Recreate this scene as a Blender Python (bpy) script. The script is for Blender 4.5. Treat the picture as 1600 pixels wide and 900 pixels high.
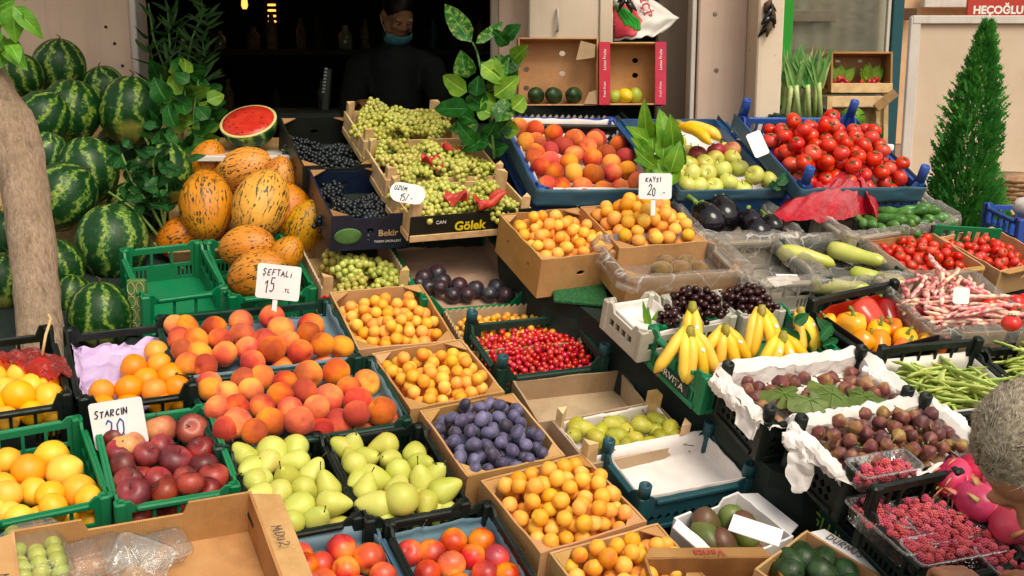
import bpy, math, random
import numpy as np
from mathutils import Vector, Matrix, Quaternion, noise as mnoise
from mathutils.geometry import tessellate_polygon

# ---------------------------------------------------------------- camera, sky, sun, exposure
scene = bpy.context.scene
COL = scene.collection
for o in list(bpy.data.objects):
    bpy.data.objects.remove(o)
R = math.radians
F, PITCH, CAM_H = 1900.0, R(12.0), 1.75          # focal length in photo pixels, downward pitch, eye height
cam = bpy.data.cameras.new('camera')
cam.sensor_width = 36.0
cam.lens = F / 1600 * 36
cam.clip_start, cam.clip_end = 0.05, 500
camo = bpy.data.objects.new('camera', cam)
COL.objects.link(camo)
camo.location = (0, 0, CAM_H)
camo.rotation_euler = (R(90) - PITCH, 0, 0)
scene.camera = camo

SUN_EL, SUN_AZ = R(52), R(150)                    # azimuth measured from +Y towards +X: from behind and to the right
world = bpy.data.worlds.new('World')
scene.world = world
world.use_nodes = True
wn = world.node_tree
bgn = wn.nodes['Background']
skyt = wn.nodes.new('ShaderNodeTexSky')
skyt.sky_type = 'NISHITA'
skyt.sun_disc = False
skyt.sun_elevation = SUN_EL
skyt.sun_rotation = SUN_AZ
skyt.dust_density = 3.0
skyt.air_density = 1.3
skyt.ozone_density = 0.6
# thin bright overcast: the sky's blue is mostly washed out into a warm white
hs = wn.nodes.new('ShaderNodeHueSaturation'); hs.inputs['Saturation'].default_value = 0.35
tint = wn.nodes.new('ShaderNodeMixRGB'); tint.blend_type = 'MULTIPLY'; tint.inputs[0].default_value = 1.0
tint.inputs[2].default_value = (1.05, 1.0, 0.85, 1)
wn.links.new(skyt.outputs[0], hs.inputs['Color']); wn.links.new(hs.outputs[0], tint.inputs[1])
wn.links.new(tint.outputs[0], bgn.inputs[0])
bgn.inputs[1].default_value = 0.106
sun = bpy.data.lights.new('sun', 'SUN')
sun.energy = 1.35
sun.angle = R(28)
sun.color = (1.0, 0.92, 0.76)
suno = bpy.data.objects.new('sun', sun)
COL.objects.link(suno)
sd = Vector((math.sin(SUN_AZ) * math.cos(SUN_EL), math.cos(SUN_AZ) * math.cos(SUN_EL), math.sin(SUN_EL)))
suno.rotation_euler = (-sd).to_track_quat('-Z', 'Y').to_euler()
suno.location = sd * 20
vs = scene.view_settings
vs.view_transform, vs.look, vs.gamma, vs.use_curve_mapping = 'Standard', 'None', 1.0, False
vs.exposure = 0.70
scene.cycles.use_denoising = True
scene.cycles.max_bounces = 8
scene.cycles.transparent_max_bounces = 16
scene.cycles.caustics_reflective = scene.cycles.caustics_refractive = False

# ---------------------------------------------------------------- pixels, planes and frames
YAW, TILT = R(22), R(18)                          # how the stall is turned and how far its tables slope

def ray(px, py):
    cx, cy = (px - 800) / F, (450 - py) / F
    return Vector((cx, math.cos(PITCH) + cy * math.sin(PITCH), cy * math.cos(PITCH) - math.sin(PITCH)))

CAM = Vector((0, 0, CAM_H))

def at(px, py, zc):
    return CAM + ray(px, py) * zc

def pnormal(tilt=TILT, yaw=YAW):
    return Vector((math.sin(yaw) * math.sin(tilt), -math.cos(yaw) * math.sin(tilt), math.cos(tilt)))

N0 = pnormal()
A0 = at(470, 620, 3.17)

class Plane:
    def __init__(s, p, n): s.p, s.n = Vector(p), Vector(n)
    def hit(s, px, py, up=0.0):
        d = ray(px, py)
        t = (s.n.dot(s.p - CAM) + up) / s.n.dot(d)
        return CAM + d * t

def LP(off=0.0): return Plane(A0 + N0 * off, N0)
def UP(px, py, zc, tilt=25, yaw=22): return Plane(at(px, py, zc), pnormal(R(tilt), R(yaw)))

class Frame:
    """rim rectangle of a box from the pixels of its four rim corners (back left, back right, front right, front left)"""
    def __init__(s, plane, bl, br, fr, fl):
        P = [plane.hit(*q) for q in (bl, br, fr, fl)]
        s.plane = plane
        c = sum(P, Vector()) / 4
        ex = ((P[1] - P[0]) + (P[2] - P[3])).normalized()
        ey = plane.n.cross(ex).normalized()
        ex = ey.cross(plane.n)
        s.w = (((P[1] - P[0]) + (P[2] - P[3])) / 2).dot(ex)
        dv = ((P[0] - P[3]) + (P[1] - P[2])) / 2
        # remove shear by leaning the rectangle half way towards its depth edge
        ang = math.atan2(-dv.dot(ex), dv.dot(ey)) * 0.5
        rot = Matrix.Rotation(ang, 3, plane.n)
        ex, ey = rot @ ex, rot @ ey
        s.w = (((P[1] - P[0]) + (P[2] - P[3])) / 2).dot(ex)
        s.d = dv.dot(ey)
        s.M = Matrix((ex, ey, plane.n)).transposed().to_4x4()
        s.M.translation = c
    def local(s, px, py, up=0.0):
        return s.M.inverted() @ s.plane.hit(px, py, up)

# ---------------------------------------------------------------- mesh helpers
class MB:
    def __init__(s): s.v, s.f, s.mi, s.blade = [], [], [], {}
    def add(s, vs_, fs, mi=0, M=None):
        b = len(s.v)
        if M is not None: vs_ = [M @ Vector(q) for q in vs_]
        s.v.extend([tuple(q) for q in vs_])
        s.f.extend([tuple(i + b for i in f) for f in fs])
        s.mi.extend([mi] * len(fs))
        return s
    def box(s, c, sz, M=None, mi=0, taper=1.0):
        x, y, z = c; a, b, h = sz[0] / 2, sz[1] / 2, sz[2] / 2
        k = taper
        V = [(x-a,y-b,z-h),(x+a,y-b,z-h),(x+a,y+b,z-h),(x-a,y+b,z-h),(x-a*k,y-b*k,z+h),(x+a*k,y-b*k,z+h),(x+a*k,y+b*k,z+h),(x-a*k,y+b*k,z+h)]
        return s.add(V, [(0,3,2,1),(4,5,6,7),(0,1,5,4),(1,2,6,5),(2,3,7,6),(3,0,4,7)], mi, M)
    def bbox(s, c, sz, r=0.004, M=None, mi=0):
        """box with chamfered vertical and top edges"""
        x, y, z = c; a, b, h = sz[0] / 2, sz[1] / 2, sz[2] / 2
        r = min(r, a * .9, b * .9, h * .9)
        ring = lambda e, zz: [(x-a+e[0],y-b+e[1],zz),(x+a-e[0],y-b+e[1],zz),(x+a-e[1],y-b+e[0],zz),(x+a-e[1],y+b-e[0],zz),(x+a-e[0],y+b-e[1],zz),(x-a+e[0],y+b-e[1],zz),(x-a+e[1],y+b-e[0],zz),(x-a+e[1],y-b+e[0],zz)]
        V = ring((2*r, r), z-h) + ring((r, 0), z-h+r) + ring((r, 0), z+h-r) + ring((2*r, r), z+h)
        Fs = [tuple(range(7, -1, -1)), tuple(range(24, 32))]
        for k in range(3):
            for i in range(8):
                j = (i + 1) % 8
                Fs.append((k*8+i, k*8+j, k*8+8+j, k*8+8+i))
        return s.add(V, Fs, mi, M)
    def tube(s, path, rad, n=8, mi=0, M=None, cap=True, flat=1.0):
        P = [Vector(p) for p in path]
        if not hasattr(rad, '__len__'): rad = [rad] * len(P)
        V, Fs = [], []
        up = None
        for i, p in enumerate(P):
            t = (P[min(i+1, len(P)-1)] - P[max(i-1, 0)])
            t = t.normalized() if t.length > 1e-9 else Vector((0,0,1))
            if up is None:
                up = t.orthogonal().normalized()
            up = (up - t * up.dot(t))
            up = up.normalized() if up.length > 1e-6 else t.orthogonal().normalized()
            sd_ = t.cross(up)
            for k in range(n):
                a = 2 * math.pi * k / n
                V.append(p + (up * math.cos(a) * flat + sd_ * math.sin(a)) * rad[i])
        for i in range(len(P) - 1):
            for k in range(n):
                q = (k + 1) % n
                Fs.append((i*n+k, i*n+q, (i+1)*n+q, (i+1)*n+k))
        if cap:
            Fs.append(tuple(range(n-1, -1, -1)))
            Fs.append(tuple(range((len(P)-1)*n, len(P)*n)))
        return s.add(V, Fs, mi, M)
    def lathe(s, prof, n=16, mi=0, M=None, fn=None):
        """prof: (radius, z) from bottom to top; fn(x, y, z) may move a point"""
        V, Fs = [], []
        for r, z in prof:
            for k in range(n):
                a = 2 * math.pi * k / n
                q = (r * math.cos(a), r * math.sin(a), z)
                V.append(fn(*q, a) if fn else q)
        m = len(prof)
        for i in range(m - 1):
            for k in range(n):
                q = (k + 1) % n
                Fs.append((i*n+k, i*n+q, (i+1)*n+q, (i+1)*n+k))
        Fs.append(tuple(range(n-1, -1, -1)))
        Fs.append(tuple(range((m-1)*n, m*n)))
        return s.add(V, Fs, mi, M)
    def ball(s, c, r, n=12, m=8, mi=0, M=None, fn=None):
        if not hasattr(r, '__len__'): r = (r, r, r)
        prof = [(max(1e-4, math.sin(math.pi * (i + .02) / (m + .04))), -math.cos(math.pi * (i + .02) / (m + .04))) for i in range(m + 1)]
        T = Matrix.Translation(c) @ Matrix.Diagonal((r[0], r[1], r[2], 1))
        if M is not None: T = M @ T
        return s.lathe(prof, n, mi, T, fn)
    def plate(s, outline, holes=(), t=0.005, M=None, mi=0):
        """flat sheet of thickness t in the xy plane (z from 0 to t) with real holes"""
        loops = [[Vector((a, b, 0)) for a, b in outline]] + [[Vector((a, b, 0)) for a, b in h] for h in holes]
        tris = tessellate_polygon(loops)
        flat = [p for l in loops for p in l]
        n = len(flat)
        V = [(p.x, p.y, 0) for p in flat] + [(p.x, p.y, t) for p in flat]
        Fs = []
        for a, b, c in tris:
            pa, pb, pc = flat[a], flat[b], flat[c]
            ar = (pb.x-pa.x)*(pc.y-pa.y) - (pc.x-pa.x)*(pb.y-pa.y)
            if abs(ar) < 1e-12: continue
            if ar < 0: b, c = c, b
            Fs.append((a+n, b+n, c+n)); Fs.append((a, c, b))
        k = 0
        for li, l in enumerate(loops):
            m = len(l)
            area = sum(l[i].x*l[(i+1)%m].y - l[(i+1)%m].x*l[i].y for i in range(m))
            ccw = (area > 0) == (li == 0)
            for i in range(m):
                a, b = k+i, k+(i+1)%m
                Fs.append((a, b, b+n, a+n) if ccw else (b, a, a+n, b+n))
            k += m
        return s.add(V, Fs, mi, M)
    def grid(s, fn, nu, nv, mi=0, M=None, t=0.0):
        """surface fn(u, v) -> point, u, v in 0..1; t > 0 gives it a second side t away"""
        V = [Vector(fn(i / nu, j / nv)) for j in range(nv + 1) for i in range(nu + 1)]
        w = nu + 1
        Fs = [(j*w+i, j*w+i+1, (j+1)*w+i+1, (j+1)*w+i) for j in range(nv) for i in range(nu)]
        if t:
            m = len(V)
            nor = [Vector() for _ in V]
            for f in Fs:
                q = (V[f[1]]-V[f[0]]).cross(V[f[3]]-V[f[0]])
                for i in f: nor[i] += q
            V2 = [p - (q.normalized() if q.length > 1e-12 else Vector((0,0,1))) * t for p, q in zip(V, nor)]
            F2 = [tuple(i + m for i in reversed(f)) for f in Fs]
            bd = [i for i in range(w)] + [j*w+nu for j in range(1, nv+1)] + [nv*w+i for i in range(nu-1, -1, -1)] + [j*w for j in range(nv-1, 0, -1)]
            F3 = [(bd[(k+1) % len(bd)], bd[k], bd[k]+m, bd[(k+1) % len(bd)]+m) for k in range(len(bd))]
            V, Fs = V + V2, Fs + F2 + F3
        return s.add(V, Fs, mi, M)
    def mesh(s, name, mats, smooth=True):
        me = bpy.data.meshes.new(name)
        me.from_pydata(s.v, [], s.f)
        if not isinstance(mats, (list, tuple)): mats = [mats]
        for m in mats: me.materials.append(m)
        me.polygons.foreach_set('material_index', s.mi)
        if smooth: me.polygons.foreach_set('use_smooth', [True] * len(s.f))
        if s.blade:
            at_ = me.attributes.new('blade', 'FLOAT_VECTOR', 'POINT')
            flat = [0.0] * (3 * len(s.v))
            for i, q in s.blade.items(): flat[3*i:3*i+3] = q
            at_.data.foreach_set('vector', flat)
        me.update()
        return me
    def build(s, name, mats, parent=None, smooth=False, M=None):
        o = bpy.data.objects.new(name, s.mesh(name, mats, smooth))
        COL.objects.link(o)
        if parent is not None: o.parent = parent
        if M is not None: o.matrix_world = M if parent is None else o.matrix_world; 
        if M is not None and parent is not None: o.matrix_local = M
        return o

def tag(o, label=None, cat=None, group=None, kind=None):
    if label: o['label'] = label
    if cat: o['category'] = cat
    if group: o['group'] = group
    if kind: o['kind'] = kind
    return o

def empty(name, M, label=None, cat=None, group=None):
    o = bpy.data.objects.new(name, None)
    o.empty_display_size = 0.05
    COL.objects.link(o)
    o.matrix_world = M if isinstance(M, Matrix) else Matrix.Translation(M)
    return tag(o, label, cat, group)

T = Matrix.Translation
def RX(a): return Matrix.Rotation(a, 4, 'X')
def RY(a): return Matrix.Rotation(a, 4, 'Y')
def RZ(a): return Matrix.Rotation(a, 4, 'Z')
def S(a, b=None, c=None): return Matrix.Diagonal((a, a if b is None else b, a if c is None else c, 1))
def basis(o, ex, ey):
    ex = Vector(ex).normalized(); ez = ex.cross(Vector(ey)).normalized(); ey = ez.cross(ex)
    M = Matrix((ex, ey, ez)).transposed().to_4x4(); M.translation = o
    return M
def randrot(rng):
    return Quaternion((rng.gauss(0,1), rng.gauss(0,1), rng.gauss(0,1), rng.gauss(0,1))).normalized().to_matrix().to_4x4()

# ---------------------------------------------------------------- materials
class Mt:
    def __init__(s, name, rough=.5, spec=.5):
        s.m = bpy.data.materials.new(name); s.m.use_nodes = True
        s.nt = s.m.node_tree; s.b = s.nt.nodes['Principled BSDF']
        s.b.inputs['Roughness'].default_value = rough
        s.b.inputs['Specular IOR Level'].default_value = spec
        s._c = None
    def n(s, typ, out=0, _in=None, **kw):
        nd = s.nt.nodes.new('ShaderNode' + typ)
        for k, v in kw.items(): setattr(nd, k, v)
        for k, v in (_in or {}).items():
            if v is None: continue
            if isinstance(v, bpy.types.NodeSocket): s.nt.links.new(v, nd.inputs[k])
            else:
                if isinstance(v, tuple) and len(v) == 3 and nd.inputs[k].type == 'RGBA': v = v + (1,)
                nd.inputs[k].default_value = v
        return nd.outputs[out]
    def co(s):
        """object coordinates, shifted by a random amount per object"""
        if s._c is None:
            tc = s.n('TexCoord', 3)
            s.rnd = s.n('ObjectInfo', 'Random')
            sh = s.n('Math', 0, {0: s.rnd, 1: 31.7}, operation='MULTIPLY')
            v = s.n('CombineXYZ', 0, {0: sh, 1: sh})
            s._c = s.n('VectorMath', 0, {0: tc, 1: v}, operation='ADD'); s.tc = tc
        return s._c
    def noise(s, scale, detail=3, rough=.55, co=None):
        return s.n('TexNoise', 0, {'Vector': co or s.co(), 'Scale': scale, 'Detail': detail, 'Roughness': rough})
    def ramp(s, fac, stops, interp='LINEAR'):
        nd = s.nt.nodes.new('ShaderNodeValToRGB')
        cr = nd.color_ramp; cr.interpolation = interp
        while len(cr.elements) < len(stops): cr.elements.new(.5)
        for e, (p, c) in zip(cr.elements, stops):
            e.position = p
            e.color = (c, c, c, 1) if not hasattr(c, '__len__') else (*c, 1)
        s.nt.links.new(fac, nd.inputs[0])
        return nd.outputs[0]
    def mix(s, fac, a, b, mode='MIX'):
        return s.n('MixRGB', 0, {'Fac': fac, 'Color1': a, 'Color2': b}, blend_type=mode)
    def math(s, op, a, b=None, c=None, clamp=False):
        return s.n('Math', 0, {0: a, 1: b, 2: c}, operation=op, use_clamp=clamp)
    def vary(s, col, hue=.02, sat=.1, val=.15):
        """small per-object change of hue and lightness"""
        s.co()
        r2 = s.math('FRACT', s.math('MULTIPLY', s.rnd, 17.31))
        h = s.math('MULTIPLY_ADD', s.rnd, 2 * hue, .5 - hue)
        v = s.math('MULTIPLY_ADD', r2, 2 * val, 1 - val)
        sa = s.math('MULTIPLY_ADD', r2, -2 * sat, 1 + sat)
        return s.n('HueSaturation', 0, {'Hue': h, 'Saturation': sa, 'Value': v, 'Color': col})
    def color(s, c): 
        s.nt.links.new(c, s.b.inputs['Base Color']) if isinstance(c, bpy.types.NodeSocket) else setattr(s.b.inputs['Base Color'], 'default_value', (*c, 1))
        return s
    def set(s, **kw):
        for k, v in kw.items():
            k = k.replace('_', ' ')
            if isinstance(v, bpy.types.NodeSocket): s.nt.links.new(v, s.b.inputs[k])
            else: s.b.inputs[k].default_value = v
        return s
    def bump(s, h, strength=.3, dist=.002):
        o = s.n('Bump', 0, {'Height': h, 'Strength': strength, 'Distance': dist})
        s.nt.links.new(o, s.b.inputs['Normal'])
        return s

MATS = {}
def simple(name, c1, c2=None, rough=.5, scale=20, spec=.5, bump=0, bscale=None, hue=.01, val=.1, lo=.35, hi=.65, bdist=.002, **kw):
    """two colours mixed by noise, with a little change from one object to the next"""
    m = Mt(name, rough, spec)
    nz = m.noise(scale)
    col = m.ramp(nz, [(lo, c1), (hi, c2 or c1)])
    m.color(m.vary(col, hue, .05, val))
    if bump: m.bump(m.noise(bscale or scale * 4), bump, bdist)
    if kw: m.set(**kw)
    MATS[name] = m.m
    return m.m
def H(s):
    s = s.lstrip('#')
    c = [int(s[i:i+2], 16) / 255 for i in (0, 2, 4)]
    return tuple(x / 12.92 if x <= .04045 else ((x + .055) / 1.055) ** 2.4 for x in c)

# --- fruit skins
def blush(name, base, mid, dark, scale=14, rough=.55, fuzz=0.0, lo=.34, hi=.66, hue=.012, val=.1, spots=None):
    """skin that turns from one ripe side to a pale side, mottled by noise"""
    m = Mt(name, rough)
    nz = m.noise(scale, 4, .6)
    ax = m.n('SeparateXYZ', 0, {0: m.tc})
    g = m.math('MULTIPLY_ADD', ax, 7.0, nz)
    g = m.math('ADD', g, m.math('MULTIPLY_ADD', m.math('FRACT', m.math('MULTIPLY', m.rnd, 7.77)), .36, -.18))
    col = m.ramp(g, [(lo - .14, base), ((lo + hi) / 2, mid), (hi + .12, dark)])
    fine = m.noise(scale * 9, 3, .7)
    col = m.mix(m.math('MULTIPLY', m.ramp(fine, [(.45, 0.0), (.75, 1.0)]), .25), col, dark)
    if spots:
        vo = m.n('TexVoronoi', 0, {'Vector': m.co(), 'Scale': spots[0]})
        col = m.mix(m.ramp(vo, [(.0, spots[2]), (spots[3], 0.0)]), col, spots[1])
    m.color(m.vary(col, hue, .05, val))
    m.bump(fine, .12, .001)
    if fuzz: m.set(Sheen_Weight=fuzz, Sheen_Roughness=.4)
    MATS[name] = m.m
    return m.m

blush('peach_skin', H('f09a30'), H('dc6028'), H('a8381e'), 13, .78, .12, hue=.016, val=.16)
blush('nectarine_skin', H('f09c34'), H('d8482a'), H('9a2020'), 12, .36, 0, hue=.012, val=.14)
blush('apricot_skin', H('f2b742'), H('efa935'), H('e07636'), 26, .55, .08, .42, .86, val=.1)
blush('apple_red', H('ac3c32'), H('86282a'), H('5c1a1e'), 30, .40, 0, spots=(420, H('c98a6a'), .5, .16))
blush('apple_brown', H('d99a55'), H('b0663a'), H('8a3c2a'), 26, .42, 0, spots=(420, H('d9b080'), .5, .16))
blush('apple_green', H('c9c966'), H('bcc052'), H('cfae5a'), 22, .34, 0, .45, .95, spots=(300, H('dadb9a'), .4, .14))
blush('pear_skin', H('c9c862'), H('b9bc4e'), H('c2a056'), 16, .46, 0, .46, .92, spots=(330, H('7c7a30'), .7, .16))
blush('small_pear_skin', H('bcb43a'), H('a3a034'), H('857c2c'), 40, .45, 0, .45, .9, spots=(420, H('6a6224'), .6, .2))
blush('fig_skin', H('a88a4a'), H('84483c'), H('5a2e34'), 32, .5, .1, .32, .6)
blush('mango_skin', H('6c7a3a'), H('56602e'), H('6a4a38'), 18, .42, 0)
blush('plum_bloom', H('747096'), H('544c70'), H('302838'), 30, .55, .25, .36, .64, spots=(150, H('8f8ba8'), .3, .2))
blush('plum_dark', H('46444e'), H('24222a'), H('40242c'), 24, .3, .1)
blush('pepper_red', H('c41c1c'), H('b01018'), H('7a0c12'), 10, .16)
blush('pepper_yellow', H('f5b414'), H('f0a40c'), H('e58a10'), 10, .16)
blush('pepper_orange', H('ea7a18'), H('e06012'), H('c24a10'), 10, .18)
blush('tomato_skin', H('e2442a'), H('d8331c'), H('c42616'), 14, .22, 0, hue=.004, val=.08)
blush('dragon_skin', H('e25480'), H('d83c6e'), H('b82c58'), 22, .35)

def citrus(name, a, b):
    m = Mt(name, .38)
    nz = m.noise(14)
    m.color(m.vary(m.ramp(nz, [(.3, a), (.7, b)]), .012, .04, .06))
    vo = m.n('TexVoronoi', 0, {'Vector': m.co(), 'Scale': 420.0})
    m.bump(vo, .35, .0012)
    MATS[name] = m.m
citrus('lemon_skin', H('f7c03a'), H('f2ac28'))
citrus('orange_skin', H('f2a028'), H('e88a1e'))
citrus('lime_skin', H('b8b83a'), H('8fa432'))

simple('cherry_red', H('d81c24'), H('b0101a'), .14, 40, val=.2, Coat_Weight=.4)
simple('cherry_yellow', H('f2b440'), H('dd8e28'), .2, 40, val=.1)
simple('cherry_dark', H('3c0e14'), H('1c070a'), .1, 40, val=.3)
simple('grape_green', H('c2be5c'), H('a0a046'), .25, 22, hue=.02, val=.15, Subsurface_Weight=.25, Subsurface_Radius=(.006, .007, .002), Subsurface_Scale=1.0)
simple('grape_dark', H('222a30'), H('0d1014'), .4, 24, hue=.03, val=.3)
simple('raspberry_red', H('dc5a68'), H('c44056'), .6, 60, bump=.3, val=.12, Sheen_Weight=.3)
simple('banana_skin', H('f6cb38'), H('edb92a'), .42, 14, bump=.1)
simple('banana_tip', H('6a5a22'), H('3c3018'), .7, 60)
simple('banana_crown', H('a8a03a'), H('8a7a30'), .6, 60)
simple('bean_green', H('c0ca74'), H('a0b254'), .42, 26, hue=.02, val=.15)
simple('cucumber_skin', H('5a8a38'), H('2e5c24'), .35, 30, bump=.2)
simple('squash_skin', H('ced070'), H('b4bc54'), .3, 14)
simple('aubergine_skin', H('1a141e'), H('0c080e'), .14, 10)
simple('avocado_skin', H('33502a'), H('1c3018'), .4, 40, bump=.5, bscale=220)
simple('kiwi_skin', H('8a6a3c'), H('6c4e2c'), .85, 60, Sheen_Weight=.4)
simple('stem_green', H('7c9440'), H('5a7430'), .6, 40)
simple('stem_brown', H('5c4426'), H('3c2c1a'), .8, 60)
simple('calyx_green', H('4e7a34'), H('34582a'), .6, 40)
simple('dragon_tip', H('a8a04a'), H('d86a70'), .5, 40)
simple('leek_white', H('c8cf9a'), H('9db45e'), .45, 12)
simple('leek_green', H('74a050'), H('44803c'), .45, 12)
simple('radish_red', H('c22434'), H('9a1626'), .3, 30)

def borlotti():
    m = Mt('borlotti_pod', .5)
    nz = m.noise(45, 4, .65)
    col = m.ramp(nz, [(.38, H('eeddb8')), (.50, H('e6aea6')), (.60, H('d0566c'))])
    m.color(m.vary(col, .01, .1, .12))
    MATS['borlotti_pod'] = m.m
borlotti()

def watermelon():
    m = Mt('watermelon_rind', .38, .3)
    m.co()
    sx = m.nt.nodes.new('ShaderNodeSeparateXYZ'); m.nt.links.new(m.tc, sx.inputs[0])
    az = m.math('ARCTAN2', sx.outputs[1], sx.outputs[0])
    wob = m.math('MULTIPLY', m.noise(11, 4, .7), m.math('MULTIPLY_ADD', m.rnd, .8, .8))
    wob2 = m.noise(70, 3, .7)
    a = m.math('MULTIPLY_ADD', wob, 1.1, az)
    st = m.math('SINE', m.math('MULTIPLY', a, 9.0))
    st = m.math('ADD', st, m.math('MULTIPLY_ADD', wob2, 3.4, -1.7))
    col = m.ramp(m.math('MULTIPLY_ADD', st, .25, .5), [(.42, H('0e3814')), (.60, H('174e1c')), (.73, H('6e8c34')), (.90, H('b4b456'))])
    col = m.mix(m.math('MULTIPLY', m.noise(130, 2), .35), col, H('0d3212'))
    gs = m.n('VectorMath', 1, {0: m.tc, 1: (.02, .09, -.075)}, operation='DISTANCE')
    col = m.mix(m.ramp(m.math('ADD', gs, m.math('MULTIPLY', m.noise(30, 3), .03)), [(.04, .55), (.07, 0.0)]), col, H('b0a852'))
    dust = m.noise(45, 5, .8)
    col = m.mix(m.ramp(dust, [(.55, 0.0), (.75, .28)]), col, H('8a9060'))
    m.set(Roughness=m.ramp(dust, [(.35, .30), (.7, .62)]))
    m.color(m.vary(col, .01, .05, .14))
    MATS['watermelon_rind'] = m.m
    m = Mt('melon_rind', .5)
    m.co()
    sx = m.nt.nodes.new('ShaderNodeSeparateXYZ'); m.nt.links.new(m.tc, sx.inputs[0])
    st = m.n('CombineXYZ', 0, {0: sx.outputs[0], 1: sx.outputs[1], 2: m.math('MULTIPLY', sx.outputs[2], .30)})
    co2 = m.n('VectorMath', 0, {0: st, 1: m.n('CombineXYZ', 0, {0: m.math('MULTIPLY', m.rnd, 19.0)})}, operation='ADD')
    n1 = m.noise(140, 2, .5, co2)
    n2 = m.noise(11, 3, .6)
    thr = m.math('MULTIPLY_ADD', n2, .32, m.math('MULTIPLY', n1, .9))
    spots = m.ramp(thr, [(.68, 0.0), (.72, 1.0)])
    base = m.ramp(m.noise(9), [(.3, H('e29a2a')), (.7, H('ce7e1a'))])
    net = m.n('TexVoronoi', 0, {'Vector': co2, 'Scale': 60.0}, feature='DISTANCE_TO_EDGE')
    base = m.mix(m.ramp(net, [(.0, .35), (.10, 0.0)]), base, H('b8742a'))
    az = m.math('ARCTAN2', sx.outputs[1], sx.outputs[0])
    rb = m.math('SINE', m.math('MULTIPLY', m.math('MULTIPLY_ADD', m.noise(14, 3), .35, az), 11.0))
    rib = m.math('MULTIPLY', m.ramp(rb, [(.72, 0.0), (.98, 1.0)]), m.ramp(m.noise(40, 3, .6, co2), [(.45, 0.0), (.62, .8)]))
    base = m.mix(rib, base, H('4c4a1c'))
    m.color(m.vary(m.mix(spots, base, H('3c3a18')), .016, .05, .14))
    m.bump(n1, .2, .002)
    MATS['melon_rind'] = m.m
    m = Mt('watermelon_flesh', .35)
    m.color(m.ramp(m.noise(30, 4), [(.3, H('d43a26')), (.7, H('b82018'))]))
    MATS['watermelon_flesh'] = m.m
watermelon()
simple('rind_white', H('dccb8a'), H('c3c07a'), .5)

# --- boxes, papers, plastics
def cardboard(name, a, b):
    m = Mt(name, .85, .2)
    tc = m.n('TexCoord', 3)
    w = m.n('TexWave', 0, {'Vector': tc, 'Scale': 55.0, 'Distortion': 1.0, 'Detail': 1.0})
    nz = m.noise(9, 4, .6); nf = m.noise(140, 2)
    col = m.ramp(nz, [(.3, a), (.7, b)])
    col = m.mix(m.math('MULTIPLY', w, .10), col, tuple(x * .7 for x in b))
    col = m.mix(m.math('MULTIPLY', nf, .16), col, tuple(x * 1.25 for x in a))
    st = m.noise(3.2, 5, .7); sc2 = m.noise(36, 4, .8)
    col = m.mix(m.ramp(st, [(.50, 0.0), (.66, .45)]), col, tuple(x * .5 for x in b))
    col = m.mix(m.ramp(sc2, [(.60, 0.0), (.72, .35)]), col, tuple(min(1, x * 1.45) for x in a))
    m.color(m.vary(col, .010, .08, .14))
    m.bump(m.math('ADD', m.math('MULTIPLY', w, .15), m.noise(14, 4, .6)), .35, .006)
    MATS[name] = m.m
cardboard('cardboard', H('c69a68'), H('b58556'))
cardboard('cardboard_dark', H('a87c4c'), H('8f6438'))
cardboard('cardboard_grey', H('b89c80'), H('a2866a'))
simple('cardboard_edge', H('d3b28a'), H('b99468'), .9, 80)
simple('cut_board', H('cfae84'), H('b0885a'), .9, 60)
def plastic(name, a, rough=.42):
    m = Mt(name, rough, .3)
    nz = m.noise(30, 4, .65); dirt = m.noise(7, 4, .7)
    b = tuple(x * .72 for x in a)
    dusty = tuple(x * .6 + .045 for x in a)
    col = m.mix(m.ramp(nz, [(.3, 0.0), (.75, .6)]), a, b)
    col = m.mix(m.ramp(dirt, [(.45, 0.0), (.8, .55)]), col, dusty)
    m.color(m.vary(col, .006, .05, .12))
    m.bump(m.noise(160, 2), .08, .001)
    m.set(Roughness=m.ramp(nz, [(.3, rough - .08), (.7, rough + .18)]))
    MATS[name] = m.m
plastic('crate_green', H('0f7a4c'))
plastic('crate_dark', H('13382e'))
plastic('crate_black', H('101a16'))
plastic('crate_blue', H('2c52a6'))
plastic('crate_steel', H('3f6076'))
plastic('crate_teal', H('24505a'))
plastic('crate_white', H('c4bdb0'))
simple('paper_white', H('ece4e2'), H('dcd2d0'), .8, 9, bump=.5, bscale=22, bdist=.006)
simple('paper_brown', H('b99a86'), H('a58470'), .85, 9, bump=.5, bscale=14, bdist=.01)
simple('paper_lilac', H('c6add2'), H('b397c2'), .8, 12, bump=.4, bscale=30, bdist=.006)
simple('paper_blue', H('6f8a98'), H('557282'), .7, 8, bump=.4, bscale=14, bdist=.008)
simple('paper_green', H('4f7a3c'), H('3d6630'), .7, 30)
simple('card_white', H('f0ecee'), H('e6e0e4'), .45, 8, val=.02)
simple('red_paper', H('c83430'), H('a82420'), .5, 16, bump=.5, bscale=40, bdist=.004)
simple('wood_pale', H('d8b888'), H('c39c6a'), .75, 26, bump=.2)
simple('wood_old', H('a8865c'), H('8a6842'), .8, 26, bump=.2)
simple('ink_dark', H('1c2440'), None, .6)
simple('ink_blue', H('26509a'), None, .5)
simple('ink_red', H('c02c34'), None, .5)
simple('ink_grey', H('5a4c44'), None, .7)
simple('ink_white', H('e8e4e0'), None, .6)
simple('ink_yellow', H('e2c02c'), None, .6)
simple('ink_lime', H('a8b83c'), None, .6)
simple('print_navy', H('16223e'), H('101a30'), .4)
simple('print_black', H('161a14'), H('10130e'), .45)
simple('print_pink', H('c62c50'), H('b42248'), .4)
simple('print_blue', H('2c5484'), H('244a78'), .4)
simple('print_red', H('a81a20'), H('8c1218'), .4)
simple('print_dark', H('28130f'), H('1a0d0b'), .5)
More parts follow.
